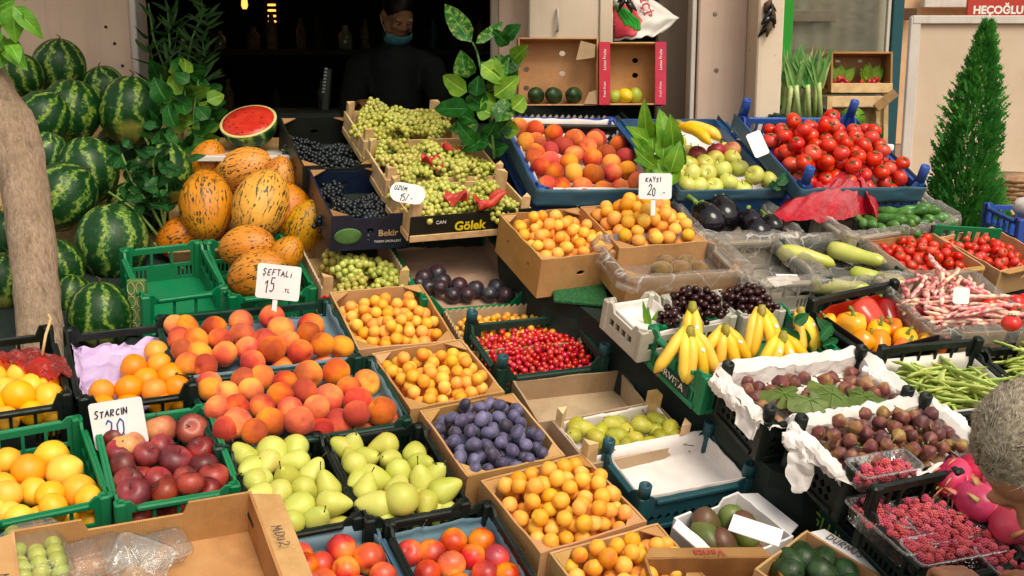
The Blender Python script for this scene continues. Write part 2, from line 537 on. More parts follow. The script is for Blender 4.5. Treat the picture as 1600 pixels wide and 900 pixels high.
simple('curtain_pale', H('eadccb'), H('d8c6b0'), .8, 4)  # pale tone stands for street reflections in the shop window
simple('turf_green', H('2c6a34'), H('1e4c28'), .9, 120, bump=.8, bscale=300)
simple('cloth_dark', H('10221c'), H('0a1612'), .8, 12, bump=.4, bscale=8, bdist=.02)

def film(name, tint=(1, 1, 1), alpha=.22, rough=.12, bs=22):
    """thin clear plastic: mostly see-through with glossy crinkles"""
    m = Mt(name, rough)
    nt = m.nt
    tr = nt.nodes.new('ShaderNodeBsdfTransparent'); tr.inputs[0].default_value = (*tint, 1)
    gl = nt.nodes.new('ShaderNodeBsdfGlossy'); gl.inputs['Roughness'].default_value = rough
    df = nt.nodes.new('ShaderNodeBsdfDiffuse'); df.inputs[0].default_value = (*[x * .8 for x in tint], 1)
    b = m.n('Bump', 0, {'Height': m.noise(bs, 5, .7), 'Strength': .9 if alpha < .5 else .35, 'Distance': .02})
    nt.links.new(b, gl.inputs['Normal'])
    fr = nt.nodes.new('ShaderNodeFresnel'); fr.inputs[0].default_value = 1.5
    nt.links.new(b, fr.inputs['Normal'])
    mx = nt.nodes.new('ShaderNodeMixShader'); mx2 = nt.nodes.new('ShaderNodeMixShader')
    mx.inputs[0].default_value = alpha
    if alpha < .5 and bs > 10:                       # crease lines painted paler to stand for highlights on the film
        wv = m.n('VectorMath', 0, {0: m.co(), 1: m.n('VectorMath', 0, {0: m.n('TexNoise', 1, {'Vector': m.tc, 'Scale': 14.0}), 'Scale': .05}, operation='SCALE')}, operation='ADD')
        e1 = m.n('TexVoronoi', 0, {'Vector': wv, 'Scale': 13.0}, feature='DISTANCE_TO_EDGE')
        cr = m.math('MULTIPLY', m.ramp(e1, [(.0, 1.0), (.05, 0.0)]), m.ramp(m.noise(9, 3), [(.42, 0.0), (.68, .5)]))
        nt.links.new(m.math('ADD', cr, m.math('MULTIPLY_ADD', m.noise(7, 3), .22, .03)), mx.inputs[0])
    nt.links.new(tr.outputs[0], mx.inputs[1]); nt.links.new(df.outputs[0], mx.inputs[2])
    f2 = m.math('MULTIPLY_ADD', fr.outputs[0], .55 if alpha < .5 else .3, .0, True)
    nt.links.new(f2, mx2.inputs[0]); nt.links.new(mx.outputs[0], mx2.inputs[1]); nt.links.new(gl.outputs[0], mx2.inputs[2])
    nt.links.new(mx2.outputs[0], nt.nodes['Material Output'].inputs[0])
    MATS[name] = m.m
film('clear_film', (1, .95, .90), .12, .12, 40)
film('punnet_plastic', (1, 1, 1), .07, .10, 6)
film('red_film', (.62, .006, .028), .93, .24, 30)
film('red_net', (.95, .10, .06), .34, .4, 60)
film('milk_bag', (.95, .9, .86), .8, .3, 20)
film('window_glass', (.8, .82, .8), .02, .02, 1.5)

# --- plants
def leafmat(name, a, b, vein=None, rough=.4, scale=22):
    m = Mt(name, rough, .22)
    nz = m.noise(scale, 4, .6)
    col = m.ramp(nz, [(.3, a), (.7, b)])
    if vein:
        n2 = m.noise(60, 4, .7)
        col = m.mix(m.ramp(n2, [(.50, 0.0), (.62, .85)]), col, vein)
    # veins: a pale midrib and side veins along the blade's own coordinates
    bl = m.n('Attribute', 1, attribute_name='blade')
    sx = m.nt.nodes.new('ShaderNodeSeparateXYZ'); m.nt.links.new(bl, sx.inputs[0])
    ak = m.math('ABSOLUTE', sx.outputs[1])
    sv = m.math('FRACT', m.math('SUBTRACT', m.math('MULTIPLY', sx.outputs[0], 7.0), m.math('MULTIPLY', ak, 1.6)))
    vn = m.math('MAXIMUM', m.ramp(ak, [(.03, 1.0), (.10, 0.0)]), m.math('MULTIPLY', m.ramp(sv, [(.0, .8), (.10, 0.0)]), m.math('SUBTRACT', 1.0, ak)))
    vn = m.math('MULTIPLY', vn, sx.outputs[2])
    col = m.mix(m.math('MULTIPLY', vn, .45), col, tuple(min(1, x * 2.2 + .05) for x in a))
    n4 = m.noise(9, 3, .6)
    col = m.mix(m.ramp(n4, [(.58, 0.0), (.74, .5)]), col, tuple(x * y for x, y in zip(a, (2.6, 1.7, .9))))
    m.color(m.vary(col, .02, .1, .2))
    tr = m.nt.nodes.new('ShaderNodeBsdfTranslucent')
    m.nt.links.new(col, tr.inputs[0])
    mx = m.nt.nodes.new('ShaderNodeMixShader'); mx.inputs[0].default_value = .25
    out = m.nt.nodes['Material Output']
    m.nt.links.new(m.b.outputs[0], mx.inputs[1]); m.nt.links.new(tr.outputs[0], mx.inputs[2])
    m.nt.links.new(mx.outputs[0], out.inputs[0])
    m.bump(m.math('ADD', nz, m.math('MULTIPLY', vn, -.8)), .5, .004)
    MATS[name] = m.m
leafmat('leaf_pothos', H('1f6a28'), H('0f4018'))
leafmat('leaf_bright', H('7aa62e'), H('468420'))
leafmat('leaf_dieffen', H('25742c'), H('154e1e'), H('8aa64a'))
leafmat('leaf_herb', H('1c5e22'), H('0e3a16'))
leafmat('leaf_fern', H('2f5c24'), H('1f4019'))
leafmat('leaf_cypress', H('5aa640'), H('246a26'), None, .6, 12)
leafmat('leaf_fig', H('7c8a4e'), H('66743e'), None, .6)
leafmat('leaf_lettuce', H('8aa83c'), H('5f8a2c'))

def bark():
    m = Mt('bark', .9, .2)
    sc_ = m.n('VectorMath', 0, {0: m.co(), 1: (1, 1, .35)}, operation='MULTIPLY')
    n1 = m.noise(120, 6, .75, sc_); n2 = m.noise(9, 3)
    col = m.ramp(n1, [(.3, H('967c6a')), (.6, H('ccae96'))])
    col = m.mix(m.ramp(n2, [(.4, 0.0), (.7, .4)]), col, H('8c7c5c'))
    n3 = m.noise(26, 4, .6, sc_)
    col = m.mix(m.ramp(n3, [(.30, .55), (.44, 0.0)]), col, H('4e3a2e'))
    m.color(col); m.bump(m.math('ADD', n1, m.math('MULTIPLY', n3, 1.2)), 1.0, .012)
    MATS['bark'] = m.m
bark()

# --- building
def plaster(name, a, b, rough=.8, streak=True):
    m = Mt(name, rough, .3)
    n1 = m.noise(3, 5, .65)
    sc_ = m.n('VectorMath', 0, {0: m.co(), 1: (8, 8, .6)}, operation='MULTIPLY')
    n2 = m.noise(2.2, 4, .6, sc_)
    col = m.ramp(n1, [(.3, a), (.7, b)])
    if streak: col = m.mix(m.ramp(n2, [(.5, 0.0), (.8, .35)]), col, tuple(x * .6 for x in b))
    n3 = m.noise(30, 3, .8)
    col = m.mix(m.ramp(n3, [(.66, 0.0), (.76, .45)]), col, tuple(x * .45 for x in b))
    m.color(col); m.bump(m.noise(60, 3), .12, .003)
    MATS[name] = m.m
plaster('wall_cream', H('dcc0ac'), H('d0b29e'))
plaster('pillar_paint', H('dcc2b2'), H('cfb3a4'))
plaster('cabinet_paint', H('e2ceba'), H('d6c0aa'))
plaster('partition_tan', H('d2bda8'), H('c8b29c'), .7, False)
plaster('frame_white', H('d4ccc6'), H('c4bab4'), .5)
plaster('frame_grey', H('94877a'), H('80756a'), .5)
plaster('green_panel', H('2c9a30'), H('228426'), .5)
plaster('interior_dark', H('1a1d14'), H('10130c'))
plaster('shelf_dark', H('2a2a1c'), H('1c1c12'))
plaster('far_wall', H('d8b590'), H('c9a27a'))
simple('sign_red', H('b83030'), H('a82828'), .5)
simple('asphalt', H('544c44'), H('463f38'), .9, 40, bump=.4, bscale=300)
def paving():
    m = Mt('paving_brick', .85, .2)
    tc = m.n('TexCoord', 3)
    br = m.n('TexBrick', 0, {'Vector': tc, 'Color1': H('a8806a'), 'Color2': H('94705c'), 'Mortar': H('6c5648'), 'Scale': 4.5, 'Mortar Size': .02})
    nz = m.noise(5, 5, .6)
    m.color(m.mix(m.math('MULTIPLY', nz, .4), br, H('7a6454'))); m.bump(br, .4, .004)
    MATS['paving_brick'] = m.m
paving()
simple('skin', H('c8906c'), H('b67c5a'), .5, 30, bump=.15, bscale=200, Subsurface_Weight=.12, Subsurface_Radius=(.01, .004, .002))
simple('hair_grey', H('c8b8a6'), H('857666'), .5, 130, val=.0)
simple('hair_black', H('16120f'), H('0d0b09'), .5, 200)
simple('shirt_dark', H('1c2420'), H('141a17'), .85, 20, bump=.3, bscale=30)
simple('shirt_grey', H('6c6a72'), H('5c5a62'), .85, 20)
simple('mask_teal', H('5aa0a4'), H('4a8c92'), .8, 60)
simple('eye_dark', H('0c0a08'), None, .2)
simple('lip', H('8c4a40'), None, .5)
simple('wicker', H('c3a07a'), H('96744e'), .8, 60)
simple('jar_glass', H('7c7a62'), H('5c5c48'), .15, 10)
simple('metal_dark', H('20241f'), H('161a16'), .4, 20)
simple('metal_pale', H('9aa29c'), H('868e88'), .35, 20)
simple('pot_terracotta', H('8a5030'), H('74401f'), .8, 12)
def lamp():
    m = Mt('lamp_glow'); m.color((1, .5, .1)); m.set(Emission_Color=(1, .36, .06, 1), Emission_Strength=1.6)
    MATS['lamp_glow'] = m.m
lamp()
# ---------------------------------------------------------------- crates and boxes
def slots(L, h, style):
    Hs = []
    rect = lambda a, b, c, d: [(a, c), (b, c), (b, d), (a, d)]
    def rrect(a, b, c, d, r):
        pts = []
        for (x, y, q) in ((b-r, c+r, -90), (b-r, d-r, 0), (a+r, d-r, 90), (a+r, c+r, 180)):
            for k in range(4):
                t = R(q + k * 30); pts.append((x + r*math.cos(t), y + r*math.sin(t)))
        return pts
    m = .028
    if style == 'slot':
        n = max(3, round((L - 2*m) / .055)); wd = (L - 2*m) / n
        for i in range(n):
            Hs.append(rect(m + i*wd + .004, m + (i+1)*wd - .004, h*.52, h - .018))
        k = int((L*.28 - .01) / .013)
        for i in range(k):
            for x in (m + i*.013, L - m - i*.013 - .007):
                Hs.append(rect(x, x + .007, h*.16, h*.44))
    elif style == 'big':
        n = max(3, round((L - 2*m) / .075)); wd = (L - 2*m) / n
        for i in range(n):
            a, b = m + i*wd + .004, m + (i+1)*wd - .004
            if i % 2: Hs.append(rrect(a, b, h*.46, h - .018, .012))
            else:
                c = (a + b) / 2
                Hs.append(rect(a, c - .004, h*.46, h - .018)); Hs.append(rect(c + .004, b, h*.46, h - .018))
        k = int((L - 2*m) / .017)
        for i in range(k): Hs.append(rect(m + i*.017, m + i*.017 + .009, h*.15, h*.36))
    elif style == 'lattice':
        s_ = .024; k = int((L - 2*m) / s_); n = max(1, int((h - .05) / s_))
        for i in range(k):
            for j in range(n):
                cx, cy, q = m + (i+.5)*s_, .022 + (j+.5)*s_, s_*.40
                Hs.append([(cx-q, cy), (cx, cy-q*1.15), (cx+q, cy), (cx, cy+q*1.15)])
    elif style == 'slat':
        k = int((L - 2*m) / .03)
        for i in range(k): Hs.append(rect(m + i*.03, m + i*.03 + .022, h*.42, h - .02))
    return Hs

def sides(w, d, t, z=0.0):
    """frames of the four upright panels: front, back, left, right (length, matrix)"""
    return [(w, basis((-w/2, -d/2 + t, z), (1,0,0), (0,0,1))), (w, basis((w/2, d/2 - t, z), (-1,0,0), (0,0,1))),
            (d - 2*t, basis((-w/2 + t, d/2 - t, z), (0,-1,0), (0,0,1))), (d - 2*t, basis((w/2 - t, -d/2 + t, z), (0,1,0), (0,0,1)))]

def crate(fr, h, mat, style, label, group, ear=0.012, drop=(0,0,0,0), post=None, name='plastic_crate', dz=0.0, rail=True, posth=.035, cat='crate'):
    """ventilated plastic crate: panels with real openings, corner posts, rim rail and floor"""
    w, d, t = fr.w, fr.d, .007
    M = fr.M @ T((0, 0, dz - h))
    root = empty(name, M, label, cat, group)
    mt = MATS[mat]
    for i, (L, PM) in enumerate(sides(w, d, t)):
        hh = h - drop[i]
        e = max(.004, ear + drop[i])
        c, sl = .03, .012 + drop[i] * .8
        ol = [(0, 0), (L, 0), (L, hh+e), (L-c, hh+e), (L-c-sl, hh), (c+sl, hh), (c, hh+e), (0, hh+e)]
        mb = MB().plate(ol, slots(L, hh, style), t, PM)
        if rail:
            mb.bbox((L/2, hh - .006, t + .004), (L - 2*c - 2*sl, .013, .010), .003, PM)
            mb.bbox((L/2, .008, t + .003), (L - .04, .014, .007), .002, PM)
        mb.build('side_panel', mt, root)
    for sx in (-1, 1):
        for sy in (-1, 1):
            hp = h + ear - min(0, drop[(3 + sy)//2 - 1])
            mb = MB().bbox((sx*(w/2 - .008), sy*(d/2 - .008), hp/2), (.026, .026, hp), .004)
            o = mb.build('corner_post', mt, root)
            if post:
                pb = MB().lathe([(.0165, 0), (.0165, posth - .003), (.0135, posth), (.010, posth), (.009, posth - .012)], 14, 0, T((sx*(w/2 - .010), sy*(d/2 - .010), h + ear)))
                pb.build('stacking_peg', MATS[post], root, True)
    fl = [(-w/2 + t, -d/2 + t), (w/2 - t, -d/2 + t), (w/2 - t, d/2 - t), (-w/2 + t, d/2 - t)]
    MB().plate(fl, [], .006, T((0, 0, .006))).build('floor', mt, root)
    fr.root, fr.h = root, h
    return root

def oval(cx, cy, rx, ry, n=12): return [(cx + rx*math.cos(2*math.pi*k/n), cy + ry*math.sin(2*math.pi*k/n)) for k in range(n)]

def box(fr, h, label, group, mat='cardboard', dz=0.0, name='cardboard_box', tabs=True, holes=True, wav=(0,0,0,0), notch=(0,0,0,0), inner=None, t=.006, front=None, flange=None, lowf=0, seed=0, outer=None):
    """carton tray: four board panels, glued corner tabs and floor"""
    rng = random.Random(seed * 7 + int(fr.w * 1e4))
    w, d = fr.w, fr.d
    root = empty(name, fr.M @ T((0, 0, dz - h)), label, 'box', group)
    mt = MATS[mat]
    for i, (L, PM) in enumerate(sides(w, d, t)):
        hh = h - (lowf if i == 0 else 0)
        top = [(L, hh), (0, hh)]
        n = max(2, int(L / .02))
        if wav[i]:
            top = [(L * (1 - k / (2*n)), hh + (.006 if k % 2 else -.004)) for k in range(2*n + 1)]
        elif notch[i]:
            a, b, q = L*.3, L*.7, notch[i]
            top = [(L, hh), (b + .012, hh), (b, hh - q), (a, hh - q), (a - .012, hh), (0, hh)]
        else:
            top = [(L * (1 - k/8), hh + (rng.uniform(-.0022, .0022) if 0 < k < 8 else 0)) for k in range(9)]
        hs = []
        if holes and L > .2: hs = [oval(L*.5, hh*.55, .014, .008)] if i < 2 else [oval(L*.25, hh*.55, .010, .008), oval(L*.75, hh*.55, .010, .008)]
        pm = MATS[front] if (front and i == 0) else (MATS[outer] if outer else mt)
        mb = MB().plate([(0, 0), (L, 0)] + top, hs, t, PM)
        # a slight bow so no panel is perfectly flat
        mb.build('side_panel', pm, root)
        if flange and flange[i]:
            fw = flange[i]
            FM = PM @ T((0, hh, t)) @ RX(R(90))
            MB().plate([(0.004, 0), (L - .004, 0), (L - .02, fw), (.02, fw)], [], .004, FM @ RX(R(rng.uniform(-6, 4)))).build('top_flap', MATS['card_white' if flange[4] == 'w' else mat], root)
    if tabs:
        q = .05
        for sx, sy in ((-1,-1), (1,-1), (1,1), (-1,1)):
            if lowf and sy < 0: continue
            a = [(0, 0), (q, 0), (0, q)]
            TM = T((sx*(w/2 - t - .001), sy*(d/2 - t - .001), h - .004)) @ S(-sx, -sy, 1)
            mb = MB().plate(a, [], .003, TM)
            if sx * sy < 0: mb.f = [tuple(reversed(f)) for f in mb.f]
            mb.build('corner_tab', mt, root)
    fl = [(-w/2 + t, -d/2 + t), (w/2 - t, -d/2 + t), (w/2 - t, d/2 - t), (-w/2 + t, d/2 - t)]
    MB().plate(fl, [], .005, T((0, 0, .003))).build('floor', MATS[inner] if inner else mt, root)
    fr.root, fr.h = root, h
    return root

def woodbox(fr, h, label, group, dz=0.0, liner='cardboard_grey', wav=True, posth=.035, front=None, wood='wood_pale', lowf=0.0):
    """thin-walled wooden tray with triangular corner posts standing above its rim"""
    w, d, t = fr.w, fr.d, .006
    root = empty('wooden_tray', fr.M @ T((0, 0, dz - h)), label, 'crate', group)
    for i, (L, PM) in enumerate(sides(w, d, t)):
        hh = h - (lowf if i == 0 else 0)
        n = max(2, int(L / .02))
        top = [(L * (1 - k / (2*n)), hh + (.004 if k % 2 else -.003) * (1 if wav else 0)) for k in range(2*n + 1)]
        MB().plate([(0, 0), (L, 0)] + top, [], t, PM).build('side_panel', MATS[front] if (front and i == 0) else MATS[liner], root)
        MB().bbox((L/2, .012, t + .003), (L, .022, .005), .001, PM).build('slat', MATS[wood], root)
    for sx in (-1, 1):
        for sy in (-1, 1):
            q = .03
            PMt = T((sx*(w/2 - t - .0005), sy*(d/2 - t - .0005), 0)) @ S(-sx, -sy, 1)
            mb = MB().plate([(0, 0), (q, 0), (0, q)], [], h + posth, PMt)
            if sx * sy < 0: mb.f = [tuple(reversed(f)) for f in mb.f]
            mb.build('corner_post', MATS[wood], root)
    fl = [(-w/2 + t, -d/2 + t), (w/2 - t, -d/2 + t), (w/2 - t, d/2 - t), (-w/2 + t, d/2 - t)]
    MB().plate(fl, [], .005, T((0, 0, .004))).build('floor', MATS[wood], root)
    fr.root, fr.h = root, h
    return root

def liner(fr, z, mat, label, name='paper_liner', cat='paper', rise=.05, over=.0, seed=1, group=None, crumple=.006, sidesup=(1,1,1,1), nu=26, inset=.012):
    """one sheet of paper laid in a crate: flat below, rising along the sides and, where `over` > 0, hanging over the rim"""
    rng = random.Random(seed)
    w, d = fr.w - 2*inset, fr.d - 2*inset
    off = Vector((rng.random()*50, rng.random()*50, 0))
    def fn(u, v):
        x, y = (u - .5), (v - .5)
        X, Y = x * (w + 2*(rise+over)), y * (d + 2*(rise+over))
        dx = max(0, abs(X) - w/2); dy = max(0, abs(Y) - d/2)
        e = max(dx, dy)
        k = (sidesup[2] if X < 0 else sidesup[3]) if dx > dy else (sidesup[0] if Y < 0 else sidesup[1])
        up = min(e, rise) * k
        hang = max(0, e - rise) * k
        px = max(-w/2, min(w/2, X)); py = max(-d/2, min(d/2, Y))
        if hang > 0:
            if dx >= dy: px += math.copysign(min(hang, .03) + .010, X)
            else: py += math.copysign(min(hang, .03) + .010, Y)
            up -= max(0, hang - .02) * .8 - .012
        nz = mnoise.noise(Vector((X, Y, 0)) * 26 + off) * crumple + mnoise.noise(Vector((X, Y, 0)) * 60 + off) * crumple * .5
        return (px + nz * .6, py + nz * .5, z + up + nz + crumple * 1.2)
    mb = MB().grid(fn, nu, nu, t=0 if 'film' in mat else .0012)
    o = mb.build(name, MATS[mat], None, not (mat == 'paper_white' and over > 0), fr.M)
    return tag(o, label, cat, group)

# ---------------------------------------------------------------- lettering
FONT_STROKES = {
 'A': [[(0,0),(.3,1),(.6,0)],[(.12,.38),(.5,.38)]], 'B': [[(0,0),(0,1),(.4,.95),(.45,.7),(0,.52),(.5,.4),(.5,.1),(0,0)]], 'C': [[(.55,.85),(.3,1),(.05,.7),(.05,.3),(.3,0),(.58,.15)]],
 'E': [[(.5,1),(.05,1),(.05,0),(.52,0)],[(.05,.5),(.42,.52)]], 'F': [[(.5,1),(.05,1),(.05,0)],[(.05,.52),(.4,.54)]], 'I': [[(.1,1),(.1,0)]], 'i': [[(.1,.65),(.1,0)],[(.1,.9),(.11,.95)]],
 'K': [[(0,1),(0,0)],[(.5,1),(0,.45),(.55,0)]], 'L': [[(.05,1),(.05,0),(.5,0)]], 'M': [[(0,0),(.1,1),(.35,.3),(.6,1),(.7,0)]], 'N': [[(0,0),(.02,1),(.5,0),(.52,1)]],
 'R': [[(0,0),(0,1),(.45,.9),(.4,.6),(0,.5),(.5,0)]], 'S': [[(.5,.88),(.25,1),(.05,.75),(.45,.35),(.3,.02),(0,.12)]], 'T': [[(0,1),(.6,1)],[(.3,1),(.3,0)]],
 'Y': [[(0,1),(.28,.5),(.55,1)],[(.28,.5),(.25,0)]], 'Z': [[(0,1),(.5,1),(0,0),(.52,0)]], 'U': [[(0,1),(.02,.2),(.25,0),(.48,.2),(.5,1)]], 'O': [[(.3,1),(.03,.7),(.05,.2),(.3,0),(.55,.3),(.52,.8),(.3,1)]],
 'D': [[(0,0),(0,1),(.4,.85),(.5,.5),(.35,.1),(0,0)]], 'P': [[(0,0),(0,1),(.45,.9),(.42,.58),(0,.5)]], 'G': [[(.55,.85),(.3,1),(.05,.7),(.05,.3),(.3,0),(.55,.2),(.55,.45),(.35,.45)]],
 '1': [[(0,.72),(.28,1),(.22,0)]], '2': [[(.02,.75),(.2,1),(.46,.85),(.4,.5),(0,.02),(.25,.1),(.55,0)]], '0': [[(.3,1),(.05,.7),(.06,.2),(.28,0),(.5,.3),(.5,.8),(.3,1)]],
 '5': [[(.5,1),(.12,1),(.08,.58),(.4,.6),(.48,.25),(.25,0),(.02,.1)]], '.': [[(.05,.0),(.1,.03)]], '-': [[(0,.35),(.4,.38)]], '/': [[(0,-.1),(.35,1.1)]], ',': [[(.1,.05),(.04,-.12)]], ' ': [],
 'n': [[(0,.6),(0,0)],[(0,.45),(.2,.6),(.35,.4),(.35,0)]], 'ş': [[(.4,.55),(.2,.62),(.05,.48),(.38,.22),(.2,0),(0,.06)],[(.2,-.05),(.16,-.2)]]}
FONT_STROKES['Ş'] = FONT_STROKES['S'] + [[(.25,-.05),(.28,-.16),(.18,-.24)]]
FONT_STROKES['Ü'] = FONT_STROKES['U'] + [[(.14,1.15),(.15,1.2)], [(.36,1.15),(.37,1.2)]]
FONT_STROKES['O2'] = FONT_STROKES['O']

def scribble(mb, text, x, y, hgt, wid, th, M, mi=0, slant=.0, adv=.78):
    """hand-written strokes as flat ribbons lying on the xy plane of M"""
    cx = x; jr = random.Random(len(text) * 31 + int(hgt * 1e5))
    for ch in text:
        jy, js, ja = jr.uniform(-.10, .10) * hgt, jr.uniform(.86, 1.14), jr.uniform(-.12, .12)
        if ch == ' ': cx += wid * .5; continue
        for st in FONT_STROKES[ch]:
            pts = [(cx + a*wid*js + b*hgt*(slant + ja), y + jy + b*hgt*js + a*wid*ja, .0006) for a, b in st]
            # round the corners a little
            fine = []
            for k in range(len(pts) - 1):
                for q in (0, .33, .67): fine.append(tuple(pts[k][i]*(1-q) + pts[k+1][i]*q for i in range(3)))
            fine.append(pts[-1])
            mb.tube(fine, th, 6, mi, M, flat=.999)
        cx += wid * (.58 if ch == '1' else .35 if ch in 'Ii.' else adv)

def printed(text, size, mat, M, parent, name='lettering', sx=1.0, depth=.0004, align='CENTER', bold=0.0):
    cu = bpy.data.curves.new(name, 'FONT')
    cu.body = text; cu.size = size; cu.extrude = depth; cu.align_x = align; cu.align_y = 'CENTER'; cu.offset = bold
    cu.resolution_u = 3
    tmp = bpy.data.objects.new('tmp_text', cu)
    me = bpy.data.meshes.new_from_object(tmp)
    bpy.data.objects.remove(tmp); bpy.data.curves.remove(cu)
    me.name = name
    me.materials.clear(); me.materials.append(MATS[mat])
    o = bpy.data.objects.new(name, me)
    COL.objects.link(o)
    o.parent = parent
    o.matrix_local = M @ S(sx, 1, 1)
    return o
# ---------------------------------------------------------------- ground and building
def sheet(name, corners, mat, z):
    return tag(MB().add([(x, y, z) for x, y in corners], [tuple(range(len(corners)))]).build(name, MATS[mat]), kind='structure')
sheet('ground', [(-150, -60), (150, -60), (150, 250), (-150, 250)], 'asphalt', 0)
sheet('paving', [(1.5, 8.5), (40, 8.5), (40, 40), (1.5, 40)], 'paving_brick', .004)

def upright(x0, x1, zc, mat, name, label=None, cat=None, depth=.12, z0=0.0, z1=3.2, yaw=0.0, struct=False, bev=.006):
    """a vertical slab between two photo columns at one distance"""
    a, b = at(x0, 90, zc), at(x1, 90, zc)
    w = (b - a).length
    c = (a + b) / 2
    M = T((c.x, c.y, 0)) @ RZ(yaw)
    mb = MB().bbox((0, depth/2, (z0+z1)/2), (w, depth, z1 - z0), bev)
    o = mb.build(name, MATS[mat], None, False, M)
    return tag(o, label, cat, kind='structure' if struct else None), M, w

wall, WM, ww = upright(-260, 206, 5.0, 'wall_cream', 'left_wall', 'cream painted shop wall behind the watermelon pile', 'wall', .25, 0, 3.3)
MB().bbox((ww/2 + .014, .05, 1.65), (.026, .10, 3.3), .004).build('edge_trim', MATS['frame_white'], wall)
for (px, py) in ((180, 68), (190, 103), (168, 42)):
    q = WM.inverted() @ at(px, py, 4.995)
    MB().lathe([(.007, 0), (.006, .004), (.002, .006)], 8, 0, T((q.x, -.0005, q.z)) @ RX(R(90))).build('screw_head', MATS['metal_dark'], wall)

# dark shop room behind the counter
rx0, rx1, ry0, ry1 = -2.2, 0.95, 5.15, 8.6
room = [('back_wall', (( rx0+rx1)/2, ry1, 1.6), (rx1-rx0, .1, 3.2)), ('side_wall', (rx0, (ry0+ry1)/2+.1, 1.6), (.1, ry1-ry0, 3.2)), ('side_wall', (rx1, (ry0+ry1)/2+.25, 1.6), (.1, ry1-ry0-.3, 3.2)),
        ('ceiling', ((rx0+rx1)/2, (ry0+ry1)/2+.1, 3.2), (rx1-rx0, ry1-ry0, .1)), ('shop_floor', ((rx0+rx1)/2, (ry0+ry1)/2, .02), (rx1-rx0, ry1-ry0, .04))]
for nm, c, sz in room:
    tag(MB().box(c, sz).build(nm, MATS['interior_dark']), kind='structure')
# shelves on the room's back wall with dim goods
sh = empty('wall_shelf', T((-.9, 7.3, 0)), 'dark shelf of goods at the back of the unlit shop', 'shelf')
for z in (1.25, 1.62, 2.0):
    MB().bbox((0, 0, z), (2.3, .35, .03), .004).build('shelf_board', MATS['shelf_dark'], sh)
rng = random.Random(3)
for z in (1.265, 1.635):
    for k in range(16):
        if rng.random() < .22: continue
        h_, r_ = rng.uniform(.10, .22), rng.uniform(.028, .045)
        MB().lathe([(r_*.9, 0), (r_, .008), (r_, h_*.62), (r_*.45, h_*.80), (r_*.40, h_*.96), (r_*.46, h_), (.001, h_)], 14, 0, T((-1.05 + k*.135 + rng.uniform(-.03, .03), rng.uniform(-.08, .08), z))).build('bottle', MATS[rng.choice(['shelf_dark', 'crate_dark', 'stem_brown', 'jar_glass', 'shelf_dark', 'banana_tip'])], sh, True)

lp = empty('shop_lamp', at(425, 25, 7.2), 'amber glowing lamp hanging in the dark shop', 'lamp')
mb = MB()
for k in range(5): mb.lathe([(.022, 0), (.026, .006), (.022, .012)], 12, 0, T((0, 0, -.07 + k*.032)))
mb.build('bulb_stack', MATS['lamp_glow'], lp, True)
MB().tube([(0, 0, .08), (0, 0, 1.2)], .006, 6).build('cord', MATS['metal_dark'], lp)
lp2 = empty('shop_lamp', at(382, 6, 7.2), 'small amber lamp at the top edge left of the larger lamp', 'lamp')
MB().lathe([(.012, -.03), (.02, -.01), (.016, .03)], 10).build('bulb', MATS['lamp_glow'], lp2, True)
MB().tube([(0, 0, .03), (0, 0, 1.2)], .006, 6).build('cord', MATS['metal_dark'], lp2)
# things standing inside: pale slatted board, dim cartons
bd = empty('weighing_scale', at(478, 165, 5.3), 'dark shop scale behind the grapes with a pale printed column', 'scale')
MB().bbox((0, 0, -.05), (.34, .22, .07), .01).build('tray', MATS['metal_dark'], bd)
MB().bbox((.085, 0, .03), (.035, .03, .28), .005, RY(R(6))).build('column', MATS['metal_dark'], bd)
mb = MB()
for k in range(8): mb.bbox((.085 + (k-2)*.002, -.017, .06 + k*.014), (.014, .003, .008), .001)
mb.build('display_marks', MATS['metal_pale'], bd)

# door frame, pillars, cabinet
fm, FMx, fw = upright(766, 778, 5.05, 'frame_grey', 'door_jamb', 'narrow grey metal jamb at the right of the dark opening', 'frame', .1)
cp, CM, cw = upright(778, 836, 5.12, 'pillar_paint', 'wall_panel', 'narrow pale wall panel left of the cabinet', 'wall', .12)
cb, CBM, cbw = upright(826, 957, 5.0, 'cabinet_paint', 'cabinet', 'cream metal cabinet with a small handle behind the tilted boxes', 'cabinet', .4, 1.0, 2.6)
q = CBM.inverted() @ at(871, 30, 4.99)
MB().tube([(q.x, -.002, q.z-.045), (q.x, -.022, q.z-.04), (q.x, -.024, q.z+.03), (q.x, -.002, q.z+.04)], .006, 6).build('handle', MATS['frame_white'], cb, True)
MB().bbox((cbw*.34, -.003, 1.8), (.006, .006, 1.5), .001).build('door_seam', MATS['frame_grey'], cb)
tag(upright(1028, 1074, 5.3, 'frame_grey', 'wall_panel', 'grey wall panel beside the door track behind the plastic bag', 'wall', .1)[0])
pn, PM_, pw = upright(957, 1034, 5.9, 'interior_dark', 'doorway', 'dark doorway behind the hanging plastic bag', 'doorway', .06)  # flat dark panel painted as the shade inside the doorway
trk = empty('door_track', at(1074, 300, 5.15).xy.to_3d(), 'vertical aluminium sliding door track beside the pale pillar', 'door frame')
for k, (x, mt, dp) in enumerate(((.0, 'frame_white', .0), (.03, 'frame_grey', .03), (.052, 'metal_dark', .06), (.074, 'frame_grey', .02), (.1, 'frame_white', .0))):
    MB().bbox((x, dp, 1.6), (.018, .1, 3.2), .003).build('rail', MATS[mt], trk)
pl, PLM, plw = upright(1090, 1166, 4.98, 'pillar_paint', 'pillar', 'wide pale pink painted pillar at the right of the shop front', 'pillar', .5)
MB().bbox((plw/2 + .05, .03, 1.6), (.10, .5, 3.2), .006).build('corner_strip', MATS['cabinet_paint'], pl)
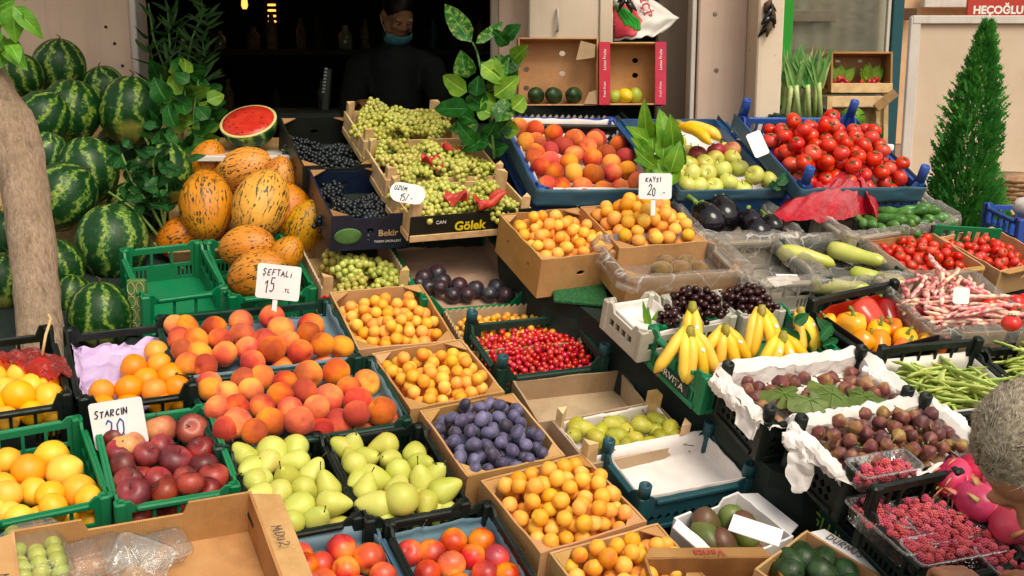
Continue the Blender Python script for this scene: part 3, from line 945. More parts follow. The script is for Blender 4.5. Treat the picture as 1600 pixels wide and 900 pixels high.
for px, py in ((1115, 22), (1120, 110)):
    q = PLM.inverted() @ at(px, py, 4.98)
    MB().lathe([(.010, 0), (.008, .003), (.002, .004)], 8, 0, T((q.x, -.0005, q.z)) @ RX(R(90))).build('stain_plug', MATS['frame_grey'], pl)
gp, GM, gw = upright(1194, 1237, 5.3, 'green_panel', 'door_panel', 'bright green painted panel beside the shop window', 'panel', .05)
# shop window: real pane before blind slats and a pale sheet painted as street reflections
wd, WDM, wdw = upright(1236, 1405, 5.45, 'frame_grey', 'shop_window', 'shop window with pale curtain behind glass', 'window', .03, 0, 1.15)
x0 = -wdw/2
MB().bbox((0, .015, 3.0), (wdw, .03, .06), .004).build('frame', MATS['frame_grey'], wd)
MB().bbox((wdw/2 - .025, -.012, 2.1), (.05, .04, 1.9), .004).build('mullion', MATS['crate_teal'], wd)
MB().bbox((wdw/2 - .062, -.006, 2.1), (.016, .03, 1.9), .003).build('bead', MATS['frame_white'], wd)
def cur(u, v): return (x0 + u*wdw*.96, .12 + .003*math.sin(u*40), 1.15 + v*1.85)
MB().grid(cur, 90, 2).build('curtain', MATS['curtain_pale'], wd, True)  # pale sheet stands for bright reflections in the glass
MB().bbox((-.02, .06, 2.1), (wdw*.94, .006, 1.9), .001).build('glass', MATS['window_glass'], wd)
for k in range(5):
    MB().bbox((-.13, .09, 1.3 + k*.17), (wdw*.42, .012, .05), .002).build('blind_slat', MATS['wall_cream'], wd)
blocker = upright(1236, 1405, 5.75, 'wall_cream', 'inner_wall', None, None, .05, struct=True)

# pale site hoarding and its frame, far to the right
hd = empty('hoarding', at(1405, 300, 11.0).xy.to_3d(), 'tan hoarding board in a white frame behind the cypress', 'hoarding')
gz = 0.40
MB().bbox((1.75, 0, 1.10), (3.5, .05, 1.40), .004).build('board', MATS['partition_tan'], hd)
MB().bbox((.03, -.03, 1.08), (.09, .06, 1.56), .006).build('frame_post', MATS['frame_white'], hd)
MB().bbox((1.75, -.03, 1.835), (3.5, .07, .07), .006).build('top_rail', MATS['frame_white'], hd)
MB().bbox((2.4, -.035, 1.75), (2.2, .05, .022), .004).build('inner_rail', MATS['frame_white'], hd)
MB().bbox((1.75, -.03, .42), (3.5, .07, .10), .006).build('bottom_rail', MATS['frame_white'], hd)
for x in (.05, 1.7, 3.4): MB().bbox((x, 0, .2), (.06, .05, .4), .004).build('foot', MATS['frame_grey'], hd)
# building beyond with a shop sign
fb = empty('far_building', at(1700, 300, 19).xy.to_3d(), 'sand coloured building beyond the hoarding', 'building')
MB().bbox((0, 1.5, 2.6), (7.2, 3, 5.2), .02).build('wall', MATS['far_wall'], fb)
inv = fb.matrix_world.inverted()
q = inv @ at(1373, 22, 18.2)
MB().bbox(q, (1.05, .3, .17), .01).build('ledge', MATS['stem_brown'], fb)
q = inv @ at(1520, -2, 18.2)
MB().bbox(q, (1.5, .2, .26), .01).build('fascia', MATS['frame_white'], fb)
sg = empty('shop_sign', at(1590, 15, 17.6), 'red shop sign with white letters reading HEÇOĞLU', 'sign')
MB().bbox((.12, .03, .02), (1.7, .06, .27), .01).build('sign_board', MATS['sign_red'], sg)
printed('HEÇOĞLU', .155, 'ink_white', T((-.28, -.004, -.01)) @ RX(R(90)), sg, bold=.006)

# ---------------------------------------------------------------- sloping tables under the crates
def table(poly, off, thick, label, mat='cloth_dark', top='turf_green'):
    """solid display bench whose top follows the slope; poly: photo pixels of the top's outline"""
    pl_ = LP(off)
    P = [pl_.hit(*q) for q in poly]
    n = len(P)
    root = empty('display_bench', T((sum((p.x for p in P))/n, sum((p.y for p in P))/n, 0)), label, 'table')
    inv = root.matrix_world.inverted()
    V = [inv @ p for p in P] + [inv @ (p - N0 * thick) for p in P]
    mb = MB().add(V, [tuple(range(n-1, -1, -1)), tuple(range(n, 2*n))] + [(i, (i+1) % n, n + (i+1) % n, n + i) for i in range(n)])
    mb.build('bench_top', MATS[top], root)
    # hanging cloth skirt with folds down to the ground
    sk = MB()
    for i in range(n):
        a, b = V[n+i], V[n+(i+1) % n]
        nrm = (b - a).cross(Vector((0, 0, 1))).normalized()
        L = (b - a).length
        def fn(u, v, a=a, b=b, nrm=nrm, L=L):
            p = a.lerp(b, u)
            f = math.sin(u * L * 40 + i) * .012 * v
            return (p.x + nrm.x * f, p.y + nrm.y * f, p.z * (1 - v) + .01 * v)
        sk.grid(fn, max(4, int(L * 30)), 3)
    sk.build('skirt', MATS[mat], root, True)
    return root

uf = empty('shop_fascia', T((0, 5.05, 0)), 'cream fascia above the dark shop opening', 'wall')  # out of view, set low to keep sun off the shopkeeper
MB().bbox((-.85, .1, 2.78), (2.0, .2, 1.4), .01).build('fascia_board', MATS['wall_cream'], uf)
aw = empty('awning', T((0, 5.0, 0)), 'pale canvas awning over the back of the stall', 'awning')  # out-of-view canopy added to darken the shop opening and the back
def awf(u, v): return (-2.0 + 2.45*u, -1.15*v, 3.05 - .42*v - .03*math.sin(u*math.pi*5)**2*v)
MB().grid(awf, 60, 8, t=.004).build('canvas', MATS['milk_bag'] if False else MATS['wall_cream'], aw, True)
for x in (-1.97, .42): MB().tube([(x, .05, 2.70), (x, -1.14, 2.60)], .014, 6).build('arm', MATS['frame_grey'], aw, True)
# ---------------------------------------------------------------- fruit and vegetables: one set of meshes per kind, shared by every piece
PROTO = {}                                         # kind -> (own radius, [variants]); a variant is (mesh, [(part name, mesh)])
g = lambda x, w: math.exp(-(x / w) ** 2)

def fruit(kind, r, mats, shapes, parts=None):
    """shapes: list of MB; parts: list of (part name, MB list, material)"""
    vs_ = []
    for i, mb in enumerate(shapes):
        ch = [(pn, pm[i % len(pm)].mesh(pn, MATS[mt])) for pn, pm, mt in (parts or [])]
        vs_.append((mb.mesh(kind, [MATS[m] for m in (mats if isinstance(mats, list) else [mats])]), ch))
    PROTO[kind] = (r, vs_)

def spawn(kind, M, label, cat, group, rng, name=None):
    me, ch = rng.choice(PROTO[kind][1])
    o = bpy.data.objects.new(name or kind, me)
    COL.objects.link(o)
    o.matrix_world = M
    tag(o, label, cat, group)
    for pn, pm in ch:
        c = bpy.data.objects.new(pn, pm)
        COL.objects.link(c)
        c.parent = o
    return o

def round_fruit(r, n, m, sq=1.0, crease=.05, top=.2, bot=.08, lump=.03, seed=0, elong=1.0):
    rg = random.Random(seed)
    off = Vector((rg.random() * 9, rg.random() * 9, rg.random() * 9))
    def fn(x, y, z, a):
        a = (a + math.pi) % (2 * math.pi) - math.pi
        rho = math.hypot(x, y)
        k = 1 - crease * g(a, .16) * (1 - abs(z) * .5)
        k *= 1 + lump * mnoise.noise(Vector((x, y, z)) * 1.3 + off)
        zz = z * sq
        zz -= top * g(rho, .28) * (z > 0)
        zz += bot * g(rho, .25) * (z < 0)
        return (x * k * r * elong, y * k * r, zz * k * r)
    return MB().ball((0, 0, 0), 1, n, m, fn=fn)

def stem(p0, p1, r, bend=.3, n=5):
    a, b = Vector(p0), Vector(p1)
    sd_ = (b - a).orthogonal().normalized() * (b - a).length * bend
    return MB().tube([a, a.lerp(b, .5) + sd_ * .4, b + sd_], [r, r * .8, r * 1.2], n)

fruit('peach', .040, 'peach_skin', [round_fruit(.04, 22, 14, .94, .07, .22, .03, .05, s) for s in range(4)])
fruit('nectarine', .038, 'nectarine_skin', [round_fruit(.038, 22, 14, .96, .06, .2, .03, .05, s) for s in range(4)])
fruit('apricot', .022, 'apricot_skin', [round_fruit(.022, 14, 10, 1.05, .07, .12, .02, .05, s) for s in range(4)])
fruit('plum', .021, 'plum_bloom', [round_fruit(.019, 14, 10, 1.3, .07, .1, .02, .04, s) for s in range(3)])
fruit('dark_plum', .026, 'plum_dark', [round_fruit(.026, 16, 10, 1.0, .06, .14, .02, .03, s) for s in range(3)])
fruit('orange', .039, 'orange_skin', [round_fruit(.039, 20, 12, .97, 0, .06, .03, .03, s) for s in range(3)])
fruit('lime', .026, 'lime_skin', [round_fruit(.026, 14, 10, 1.1, 0, -.1, -.06, .03, s) for s in range(2)])
def lemon(s):
    return round_fruit(.037, 20, 14, 1.08, 0, -.12, -.06, .05, s)
fruit('lemon', .038, 'lemon_skin', [lemon(s) for s in range(3)])

MATS['lemon_skin_bright'] = simple('lemon_skin_bright', H('f2d63c'), H('e8c830'), .38, 14)
fruit('yellow_lemon', .027, 'lemon_skin_bright', [round_fruit(.027, 18, 12, 1.1, 0, -.12, -.06, .04, 1)])

def apple(r, s):
    rg = random.Random(s); off = Vector((rg.random()*9,)*3); ph = rg.random() * 6
    def fn(x, y, z, a):
        rho = math.hypot(x, y)
        k = 1 + .035 * mnoise.noise(Vector((x, y, z)) * 1.2 + off) + .02 * math.cos(5 * a + ph) * (z < -.3)
        wd = 1.02 + .08 * z
        zz = z * .92 - .26 * g(rho, .30) * (z > 0) + .16 * g(rho, .25) * (z < 0)
        return (x * wd * k * r, y * wd * k * r, zz * k * r)
    return MB().ball((0, 0, 0), 1, 22, 16, fn=fn)
astem = [stem((0, 0, .019), (.004, .003, .044), .0015)]
acal = []
for q in range(1):
    mb = MB()
    for k in range(5):
        a = k * 1.257
        mb.tube([(0, 0, -.029), (.004*math.cos(a), .004*math.sin(a), -.032), (.008*math.cos(a), .008*math.sin(a), -.033)], [.0015, .002, .0006], 4)
    acal.append(mb)
for nm, mt in (('red_apple', 'apple_red'), ('brown_apple', 'apple_brown'), ('green_apple', 'apple_green')):
    fruit(nm, .038, mt, [apple(.038, s) for s in range(3)], [('stem', astem, 'stem_brown'), ('calyx', acal, 'stem_brown')])

def pear(r, s, neck=.62, n=18):
    rg = random.Random(s); off = Vector((rg.random()*9,)*3); bend = rg.uniform(-.12, .12)
    prof = []
    for i in range(17):
        t = i / 16
        a = math.pi * t
        z = -math.cos(a)                               # -1 .. 1
        rr = math.sin(a) ** .85 * (1.0 if z < -.25 else 1 - neck * .72 * ((z + .25) / 1.25) ** 1.15)
        prof.append((max(rr, .001) * r, z * r * (1.40 if z > 0 else 1.15)))
    def fn(x, y, z, a):
        k = 1 + .05 * mnoise.noise(Vector((x, y, z)) / r * 1.3 + off)
        return (x * k + bend * max(z, 0) * .6, y * k, z)
    return MB().lathe(prof, n, fn=fn)
fruit('pear', .036, 'pear_skin', [pear(.036, s, .55 + .1 * (s % 3)) for s in range(5)],
      [('stem', [stem((0, 0, .049), (.004, .002, .070), .0017)], 'stem_brown')])
fruit('small_pear', .026, 'small_pear_skin', [pear(.026, s, .45, 14) for s in range(3)],
      [('stem', [stem((0, 0, .035), (.004, .002, .060), .0014)], 'stem_brown')])
def fig(s):
    r = .021
    prof = [(max(.001, math.sin(math.pi * t) ** .8 * (1 - .62 * max(0, t - .35) ** .8)) * r * 1.05, (t * 2.15 - 1) * r) for t in [i / 12 for i in range(13)]]
    def fn(x, y, z, a): return (x * (1 + .05 * math.cos(7 * a)), y * (1 + .05 * math.cos(7 * a)), z)
    return MB().lathe(prof, 21, fn=fn)
fruit('fig', .021, 'fig_skin', [fig(0)], [('stem', [stem((0, 0, .022), (.001, .001, .031), .0024)], 'stem_green')])
fruit('cherry', .0115, 'cherry_dark', [round_fruit(.0115, 12, 8, .95, .05, .2, 0, .02, s) for s in range(2)])
fruit('red_cherry', .0095, 'cherry_red', [round_fruit(.009, 10, 8, 1.25, 0, .1, 0, .02, s) for s in range(2)])
fruit('yellow_cherry', .0115, 'cherry_yellow', [round_fruit(.0115, 12, 8, 1.0, .04, .15, 0, .02, s) for s in range(2)],)
def raspberry(s):
    rg = random.Random(s)
    mb = MB()
    for j, (rr, z, k) in enumerate([(.0052, -.008, 6), (.0074, -.003, 8), (.0072, .003, 8), (.0048, .008, 6), (.0, .0105, 1)]):
        for i in range(k):
            a = 2 * math.pi * (i + .5 * (j % 2)) / k
            mb.ball((rr * math.cos(a), rr * math.sin(a), z), .0034, 6, 4)
    return mb
fruit('raspberry', .0105, 'raspberry_red', [raspberry(0)])
def calyx(r, n=5, ln=1.0):
    mb = MB()
    for k in range(n):
        a = k * 2 * math.pi / n
        c, s_ = math.cos(a), math.sin(a)
        mb.tube([(0, 0, r*.78), (c*r*.3*ln, s_*r*.3*ln, r*.86), (c*r*.62*ln, s_*r*.62*ln, r*.80)], [r*.07, r*.10, r*.015], 5, flat=.35)
    mb.tube([(0, 0, r*.76), (0, r*.03, r*1.02)], r*.06, 5)
    return mb
def tomato(r, s, rib=.02):
    rg = random.Random(s); ph = rg.random() * 6
    def fn(x, y, z, a):
        k = 1 + rib * math.cos(5 * a + ph)
        rho = math.hypot(x, y)
        return (x*k*r, y*k*r, (z*.84 - .16*g(rho, .3)*(z > 0) + .05*g(rho, .3)*(z < 0)) * r)
    return MB().ball((0, 0, 0), 1, 20, 12, fn=fn)
fruit('tomato', .034, 'tomato_skin', [tomato(.034, s) for s in range(3)], [('calyx', [calyx(.031)], 'calyx_green')])
fruit('cherry_tomato', .0165, 'tomato_skin', [tomato(.0165, s, 0) for s in range(2)], [('calyx', [calyx(.0155)], 'calyx_green')])
fruit('avocado', .034, 'avocado_skin', [pear(.034, s, .25) for s in range(3)])
fruit('mango', .042, 'mango_skin', [round_fruit(.042, 20, 14, .9, 0, .05, 0, .06, s, 1.35) for s in range(2)])
fruit('kiwi', .026, 'kiwi_skin', [round_fruit(.024, 16, 10, 1.3, 0, .05, .05, .03, s) for s in range(2)])
def radish(s): return MB().lathe([(.001, -.016), (.003, -.012), (.009, -.006), (.0115, 0), (.010, .006), (.004, .010), (.001, .011)], 12)
fruit('radish', .0115, 'radish_red', [radish(0)])

def watermelon_shape(r, s):
    rg = random.Random(s); off = Vector((rg.random()*9,)*3)
    def fn(x, y, z, a):
        k = 1 + .03 * mnoise.noise(Vector((x, y, z)) + off)
        rho = math.hypot(x, y)
        return (x*k*r, y*k*r, (z*1.1 - .05*g(rho, .15)*(z > 0)) * k * r)
    return MB().ball((0, 0, 0), 1, 32, 20, fn=fn)
def curl(r):
    pts = [(0, 0, r*1.03)] + [(math.cos(t*5)*r*.07*t, math.sin(t*5)*r*.07*t, r*(1.05+.16*t)) for t in [.25, .5, .75, 1.0, 1.25]]
    return MB().tube(pts, [.004, .003, .003, .0026, .002, .0015], 6)
fruit('watermelon', .115, 'watermelon_rind', [watermelon_shape(.115, s) for s in range(4)], [('stem', [curl(.115)], 'stem_brown')])
def melon_shape(r, s):
    rg = random.Random(s); off = Vector((rg.random()*9,)*3)
    def fn(x, y, z, a):
        k = 1 + .03 * mnoise.noise(Vector((x, y, z)) + off) + .012 * math.cos(9 * a)
        wd = 1 - .12 * max(z, 0) ** 2
        return (x*k*wd*r, y*k*wd*r, z*1.38*r)
    return MB().ball((0, 0, 0), 1, 36, 20, fn=fn)
fruit('melon', .088, 'melon_rind', [melon_shape(.088, s) for s in range(3)], [('stem', [MB().tube([(0, 0, .108), (.002, 0, .118), (.008, 0, .124)], [.007, .005, .006], 7)], 'stem_green')])

def pod(L, r, s, bumps=5, curve=.25, n=7, flat=.5):
    rg = random.Random(s)
    pts, rad = [], []
    c1, c2 = rg.uniform(-curve, curve), rg.uniform(-curve, curve)
    m = 13
    for i in range(m):
        t = i / (m - 1)
        x = (t - .5) * L
        pts.append((x, L * (c1 * (t - .5) ** 2 + c2 * (t - .5) ** 3 * 2), L * .06 * math.sin(t * 3 + s)))
        e = min(1, t / .1 + .12, (1 - t) / .13 + .06)
        rad.append(r * e * (1 + .16 * math.sin(t * bumps * 2 * math.pi)))
    return MB().tube(pts, rad, n, flat=flat)
fruit('green_bean', .09, 'bean_green', [pod(.155, .0135, s, 5, .6, 7, .34) for s in range(6)])
fruit('borlotti_bean', .08, 'borlotti_pod', [pod(.155, .0085, s, 5, .4, 7, .7) for s in range(6)])
fruit('cucumber', .07, 'cucumber_skin', [pod(.15, .0175, s, 2, .15, 10, 1) for s in range(3)])
fruit('squash', .09, 'squash_skin', [pod(.20, .026, s, 1, .3, 12, 1) for s in range(2)])

def pepper(s):
    rg = random.Random(s); ph = rg.random() * 6
    prof = [(.001, -.055), (.016, -.056), (.026, -.050), (.033, -.03), (.038, 0), (.041, .03), (.036, .048), (.022, .054), (.008, .046), (.001, .045)]
    def fn(x, y, z, a):
        k = 1 + .12 * math.cos(3 * a + ph) * (.6 + .4 * (z < 0))
        return (x*k, y*k, z + .006 * math.cos(3 * a + ph) * (z < -.03))
    return MB().lathe(prof, 24, fn=fn)
for c in ('red', 'yellow', 'orange'):
    fruit(c + '_pepper', .04, 'pepper_' + c, [pepper(s) for s in range(2)],
          [('stem', [MB().tube([(0, 0, .044), (0, 0, .052), (.004, 0, .066), (.014, 0, .074)], [.010, .006, .0045, .006], 8)], 'stem_green')])

def aubergine_shape(s):
    prof = [(.001, -.046), (.022, -.045), (.041, -.034), (.053, -.012), (.054, .014), (.046, .044), (.033, .066), (.02, .076), (.001, .078)]
    return MB().lathe(prof, 22)
acalyx = MB()
for k in range(5):
    a = k * 1.257
    c, s_ = math.cos(a), math.sin(a)
    acalyx.tube([(0, 0, .081), (c*.010, s_*.010, .079), (c*.020, s_*.020, .0745), (c*.0275, s_*.0275, .064)], [.011, .011, .008, .002], 6, flat=.25)
acalyx.tube([(0, 0, .078), (.002, 0, .1), (.012, 0, .122)], [.011, .007, .009], 8)
fruit('aubergine', .05, 'aubergine_skin', [aubergine_shape(0)], [('calyx', [acalyx], 'stem_green')])

def dragonfruit():
    mb = MB().lathe([(.001, -.058), (.018, -.055), (.036, -.04), (.046, -.01), (.045, .02), (.034, .045), (.016, .058), (.001, .06)], 20)
    return mb
dsc = []
rg = random.Random(4)
for j, z in enumerate((-.030, .0, .030, .050, .054)):
    for k in range(3 if j < 3 else 4):
        a = k * (math.pi * 2 / (3 if j < 3 else 4)) + j * .8 + rg.uniform(-.15, .15)
        rr = .047 * math.sqrt(max(.05, 1 - (z / .062) ** 2))
        c, s_ = math.cos(a), math.sin(a)
        ln = .028 + (.012 if j == 4 else 0)
        dsc.append(MB().tube([(c*rr*.93, s_*rr*.93, z), (c*(rr+.006), s_*(rr+.006), z+ln*.5), (c*(rr+.012), s_*(rr+.012), z+ln)], [.011, .007, .0012], 6, flat=.35))
fruit('dragonfruit', .05, 'dragon_skin', [dragonfruit()], [('bract', [b_], 'dragon_tip') for b_ in dsc])

def heapspots(rng, n, r, x0, x1, y0, y1, base=0.0, bias=1.0, fixed=(), zmax=None, tries=26, squash=.9, poly=None):
    """drops n balls one after the other, each to a low place near the middle; returns their centres"""
    P = np.zeros((len(fixed) + n, 4)); k = len(fixed)
    for i, q in enumerate(fixed): P[i] = q
    cx, cy, hx, hy = (x0+x1)/2, (y0+y1)/2, max(1e-6, (x1-x0)/2), max(1e-6, (y1-y0)/2)
    out = []
    for _ in range(n):
        xs = np.array([rng.uniform(x0, x1) for _ in range(tries)]); ys = np.array([rng.uniform(y0, y1) for _ in range(tries)])
        z = np.full(tries, base + r)
        if k:
            d2 = (xs[:, None] - P[:k, 0]) ** 2 + (ys[:, None] - P[:k, 1]) ** 2
            rr = (r + P[:k, 3]) ** 2
            zz = np.where(d2 < rr, P[:k, 2] + np.sqrt(np.maximum(rr - d2, 0)) * squash, -9)
            z = np.maximum(z, zz.max(1))
        cost = z + bias * r * (((xs - cx) / hx) ** 2 + ((ys - cy) / hy) ** 2)
        if zmax is not None: cost = cost + (z > zmax) * 9
        j = int(cost.argmin())
        if zmax is not None and z[j] > zmax: continue
        P[k] = (xs[j], ys[j], z[j], r); k += 1
        out.append((xs[j], ys[j], z[j]))
    return out

def ori(rng, mode):
    if mode == 'lie':
        return RZ(rng.uniform(0, 6.3)) @ RX(R(90) + rng.gauss(0, .25)) @ RZ(rng.uniform(0, 6.3))
    if mode == 'flat':
        return RZ(-.55 + rng.gauss(0, .25)) @ RX(rng.uniform(0, 6.3))
    if mode == 'away':
        return RZ(rng.uniform(-.35, .35)) @ RX(R(-62)) @ RZ(rng.uniform(0, 6.3))
    if mode == 'up':
        return RX(rng.gauss(0, .45)) @ RY(rng.gauss(0, .45)) @ RZ(rng.uniform(0, 6.3))
    return randrot(rng)

def heap(kind, fr, label, cat, group, seed, layers=1.6, base=-.05, bias=1.2, reg=(-.5, .5, -.5, .5), mode='rand', scale=1.0, n=None, fixed=(), zmax=None, spread=.08, r=None, squash=.9):
    rng = random.Random(seed)
    kinds = kind if isinstance(kind, list) else [kind]
    r = r or PROTO[kinds[0]][0] * scale
    x0, x1 = reg[0] * fr.w + r, reg[1] * fr.w - r
    y0, y1 = reg[2] * fr.d + r, reg[3] * fr.d - r
    if n is None: n = int(layers * .8 * (x1 - x0 + r) * (y1 - y0 + r) / (math.pi * r * r) * 1.05)
    sp = heapspots(rng, n, r, x0, x1, y0, y1, base, bias, fixed, zmax, squash=squash)
    return [spawn(rng.choice(kinds), fr.M @ T(q) @ ori(rng, mode) @ S(scale * rng.uniform(1 - spread, 1 + spread)), label, cat, group, rng) for q in sp]

def placed(kind, fr, pts, label, cat, group, seed, up=.0, mode='rand', push=10, fill=0, base=-.06, zmax=None, minr=.86, labels=None, clamp=True, fillreg=(-.5, .5, -.5, .5)):
    """pieces of a heap one by one: (px, py, radius in photo pixels[, kind[, mode]]) on the heap's upper surface, then a few more below them"""
    rng = random.Random(seed)
    Q = []
    for p in pts:
        k = p[3] if len(p) > 3 and p[3] else (kind if isinstance(kind, str) else rng.choice(kind))
        md = p[4] if len(p) > 4 else mode
        c = fr.local(p[0], p[1], up)
        dist = (fr.M @ c - CAM).dot(Vector((0, math.cos(PITCH), -math.sin(PITCH))))
        r = max(p[2] / F * dist, PROTO[k][0] * minr)
        u_ = up
        while c.y < -fr.d/2 + .008 + r * .9 and u_ > base + r * .9:      # a piece seen through the front openings lies deeper
            u_ -= .004; c = fr.local(p[0], p[1], u_)
        Q.append([c, r, k, md])
    for _ in range(push):
        for i in range(len(Q)):
            for j in range(i):
                dv = Q[i][0] - Q[j][0]
                mn = (Q[i][1] + Q[j][1]) * .93
                L = dv.length
                if 1e-6 < L < mn:
                    dv.z += 1e-3 * (1 if i % 2 else -1)
                    s_ = dv.normalized() * (mn - L) * .5
                    Q[i][0] = Q[i][0] + s_; Q[j][0] = Q[j][0] - s_
    for q in Q:
        hx, hy = max(.01, fr.w/2 - .008 - q[1]*.88), max(.01, fr.d/2 - .008 - q[1]*.88)
        if clamp: q[0].x, q[0].y = max(-hx, min(hx, q[0].x)), max(-hy, min(hy, q[0].y))
    out = []
    for n_, (c, r, k, md) in enumerate(Q):
        M = fr.M @ T(c) @ ori(rng, md) @ S(r / PROTO[k][0])
        out.append(spawn(k, M, (labels or {}).get(n_) or label, cat, group, rng))
    if fill:
        k = kind if isinstance(kind, str) else kind[0]
        r = PROTO[k][0]
        zm = up - r * .4 if zmax is None else zmax
        fx = [(c.x, c.y, c.z, r_) for c, r_, _, _ in Q]
        sp = heapspots(rng, fill, r, fillreg[0]*fr.w + r, fillreg[1]*fr.w - r, fillreg[2]*fr.d + r, fillreg[3]*fr.d - r, base, .3, fx, zm, squash=.8, tries=60)
        for q in sp:
            out.append(spawn(kind if isinstance(kind, str) else rng.choice(kind), fr.M @ T(q) @ ori(rng, mode), label, cat, group, rng))
    return out
# ---------------------------------------------------------------- the stall, crate by crate
table([(100, 420), (480, 345), (800, 385), (900, 480), (1090, 640), (1260, 790), (1680, 800), (1900, 1000), (1800, 1080), (-150, 1120), (-260, 560)], -.17, .05, 'low sloping bench under the peaches, pears and apricot boxes', top='cloth_dark')
table([(445, 215), (800, 190), (1370, 205), (1425, 300), (1480, 372), (1640, 440), (1800, 600), (1850, 735), (1262, 752), (1205, 735), (1112, 640), (1000, 556), (905, 478), (850, 456), (785, 385), (775, 325), (640, 330), (485, 320)], .075, .05, 'higher sloping bench with a dark cloth skirt under the bananas and figs', top='cloth_dark')
tm = Frame(LP(.085), (845, 420), (935, 425), (960, 490), (880, 462))
tag(MB().bbox((0, 0, 0), (tm.w, tm.d, .012), .003).build('turf_mat', MATS['turf_green'], None, False, tm.M), 'strip of green artificial turf beside the deep apricot carton', 'mat')

def card(px, py, plane_z, w, h, lines, label, tilt=0, roll=0, yaw=0, mat='card_white', stick=0.0, name='price_card', thick=.0025, rounded=.008):
    """price card facing the street, standing or leaning; lines: (text, x, y, letter height, letter width, thickness, ink)"""
    c = at(px, py, plane_z)
    root = empty(name, T(c) @ RZ(R(yaw)) @ RX(R(90 - tilt)) @ RZ(R(roll)), label, 'price card' if lines else 'card', None)
    pts = []
    for (x, y, q) in ((w/2, -h/2, -90), (w/2, h/2, 0), (-w/2, h/2, 90), (-w/2, -h/2, 180)):
        for k in range(4):
            t = R(q + k*30); pts.append((x - math.copysign(rounded, x) + rounded*math.cos(t), y - math.copysign(rounded, y) + rounded*math.sin(t)))
    MB().plate(pts, [], thick, T((0, 0, -thick))).build('card', MATS[mat], root)
    if stick: MB().bbox((-.005, -h/2 - stick/2, -.004), (.014, stick, .003), .001).build('stick', MATS['card_white'], root)
    for k, (tx, x, y, lh, lw, th, ink) in enumerate(lines):
        mb = MB(); scribble(mb, tx, x, y, lh, lw, th, Matrix.Identity(4), slant=.12)
        mb.build('handwriting', MATS[ink], root)
    return root

# ---- left front: lemons and apples in green crates
f_lem = Frame(LP(0), (-70, 686), (117, 657), (181, 784), (-25, 815))
crate(f_lem, .13, 'crate_green', 'slot', 'green plastic crate of yellow lemons at the left edge', 'green plastic crates')
placed('lemon', f_lem, [(82,717,25),(100,742,28),(107,768,27),(50,773,23),(43,743,28,'orange'),(18,787,20),(5,728,18),(4,760,22),(0,800,18),(75,782,18),(37,800,20),(78,797,20),(133,783,15),(107,810,16),(133,808,15),(-8,740,24),(60,800,18),(20,812,16)],
       'yellow lemon heaped in the green crate left of the red apples', 'lemon', 'lemons in the green crate', 11, -.035, fill=14, base=-.12, labels={4: 'deep orange coloured citrus among the yellow lemons in the green crate'})
f_app = Frame(LP(.005), (138, 655), (315, 643), (388, 766), (193, 788))
crate(f_app, .13, 'crate_green', 'slot', 'green plastic crate holding the red apples', 'green plastic crates')
placed(['red_apple'], f_app, [(167,695,20),(168,715,18),(185,733,24),(197,755,25),(210,773,27),(208,703,28,'brown_apple'),(207,673,23,'brown_apple'),(252,677,26,'brown_apple'),(293,672,25),(308,705,22),(273,718,27),(233,717,15),(227,737,17),(245,750,23),(282,755,15),(313,735,23),(333,748,25),(260,770,23),(298,768,17),(230,797,15),(260,797,15),(290,787,16),(240,700,16),(318,765,14)],
       'dark red apple heaped in the green crate', 'apple', 'red apples in the green crate', 12, -.02, fill=14, base=-.12, mode='up',
       labels={5: 'large brownish apple lying in front on the red apple heap', 6: 'pale brown apple leaning on the STARCIN price card', 7: 'brown apple right of the price card on the red apple heap'})
card(185, 662, 2.93, .128, .115, [('STARCIN', -.054, .020, .017, .0165, .0016, 'ink_dark'), ('20', -.030, -.028, .040, .030, .0019, 'ink_blue')], 'white price card reading STARCIN 20 behind the red apples', 8, 8, 4)

# ---- citrus in black crates, far left
f_cl = Frame(LP(.01), (-112, 540), (72, 527), (122, 632), (-70, 652))
crate(f_cl, .13, 'crate_black', 'slot', 'black crate of netted lemons cut by the left edge of the photo', 'black plastic crates', ear=.03)
placed('lemon', f_cl, [(23,622,24),(72,617,23),(8,612,22),(20,650,20),(53,648,20),(77,650,20),(97,643,17),(50,603,22),(78,600,18),(30,596,18),(-12,625,24),(-10,600,20),(100,620,15),(-30,600,22),(-40,630,22)],
       'yellow lemon under red netting in the black crate', 'lemon', 'netted lemons in the black crate', 13, -.03, fill=10, base=-.10)
f_or = Frame(LP(.015), (90, 522), (258, 512), (320, 617), (137, 632))
crate(f_or, .13, 'crate_black', 'slot', 'black crate holding oranges on lilac tissue paper', 'black plastic crates', ear=.03)
liner(f_or, -.075, 'paper_lilac', 'crumpled lilac tissue paper lining the orange crate', rise=.02, crumple=.022, seed=4, inset=.02)
placed('orange', f_or, [(210,575,22),(245,553,19),(252,573,20),(265,590,23),(227,597,18),(160,617,20),(207,613,22),(247,618,20),(277,610,20),(165,637,14),(200,632,14),(290,627,13),(250,634,13)],
       'orange lying on lilac tissue in the black crate', 'orange', 'oranges in the black crate', 14, -.02, fill=4, base=-.06)
def net(name, pts, r, label, mat='red_film', seed=0):
    rg = random.Random(seed)
    P = [Vector(p) for p in pts]
    def fn(u, v):
        i = min(len(P)-2, int(u*(len(P)-1))); q = u*(len(P)-1) - i
        c = P[i].lerp(P[i+1], q)
        w = r * (.55 + .45*math.sin(math.pi*u))
        a = (v - .5) * math.pi
        n_ = mnoise.noise(Vector((u*9, v*9, seed))) * .02
        return (c.x + math.sin(a)*w, c.y + math.sin(a)*w*.3, c.z + math.cos(a)*w*.45 + n_)
    return tag(MB().grid(fn, 24, 10, t=.0008).build(name, MATS['red_net'], None, True), label, 'net')
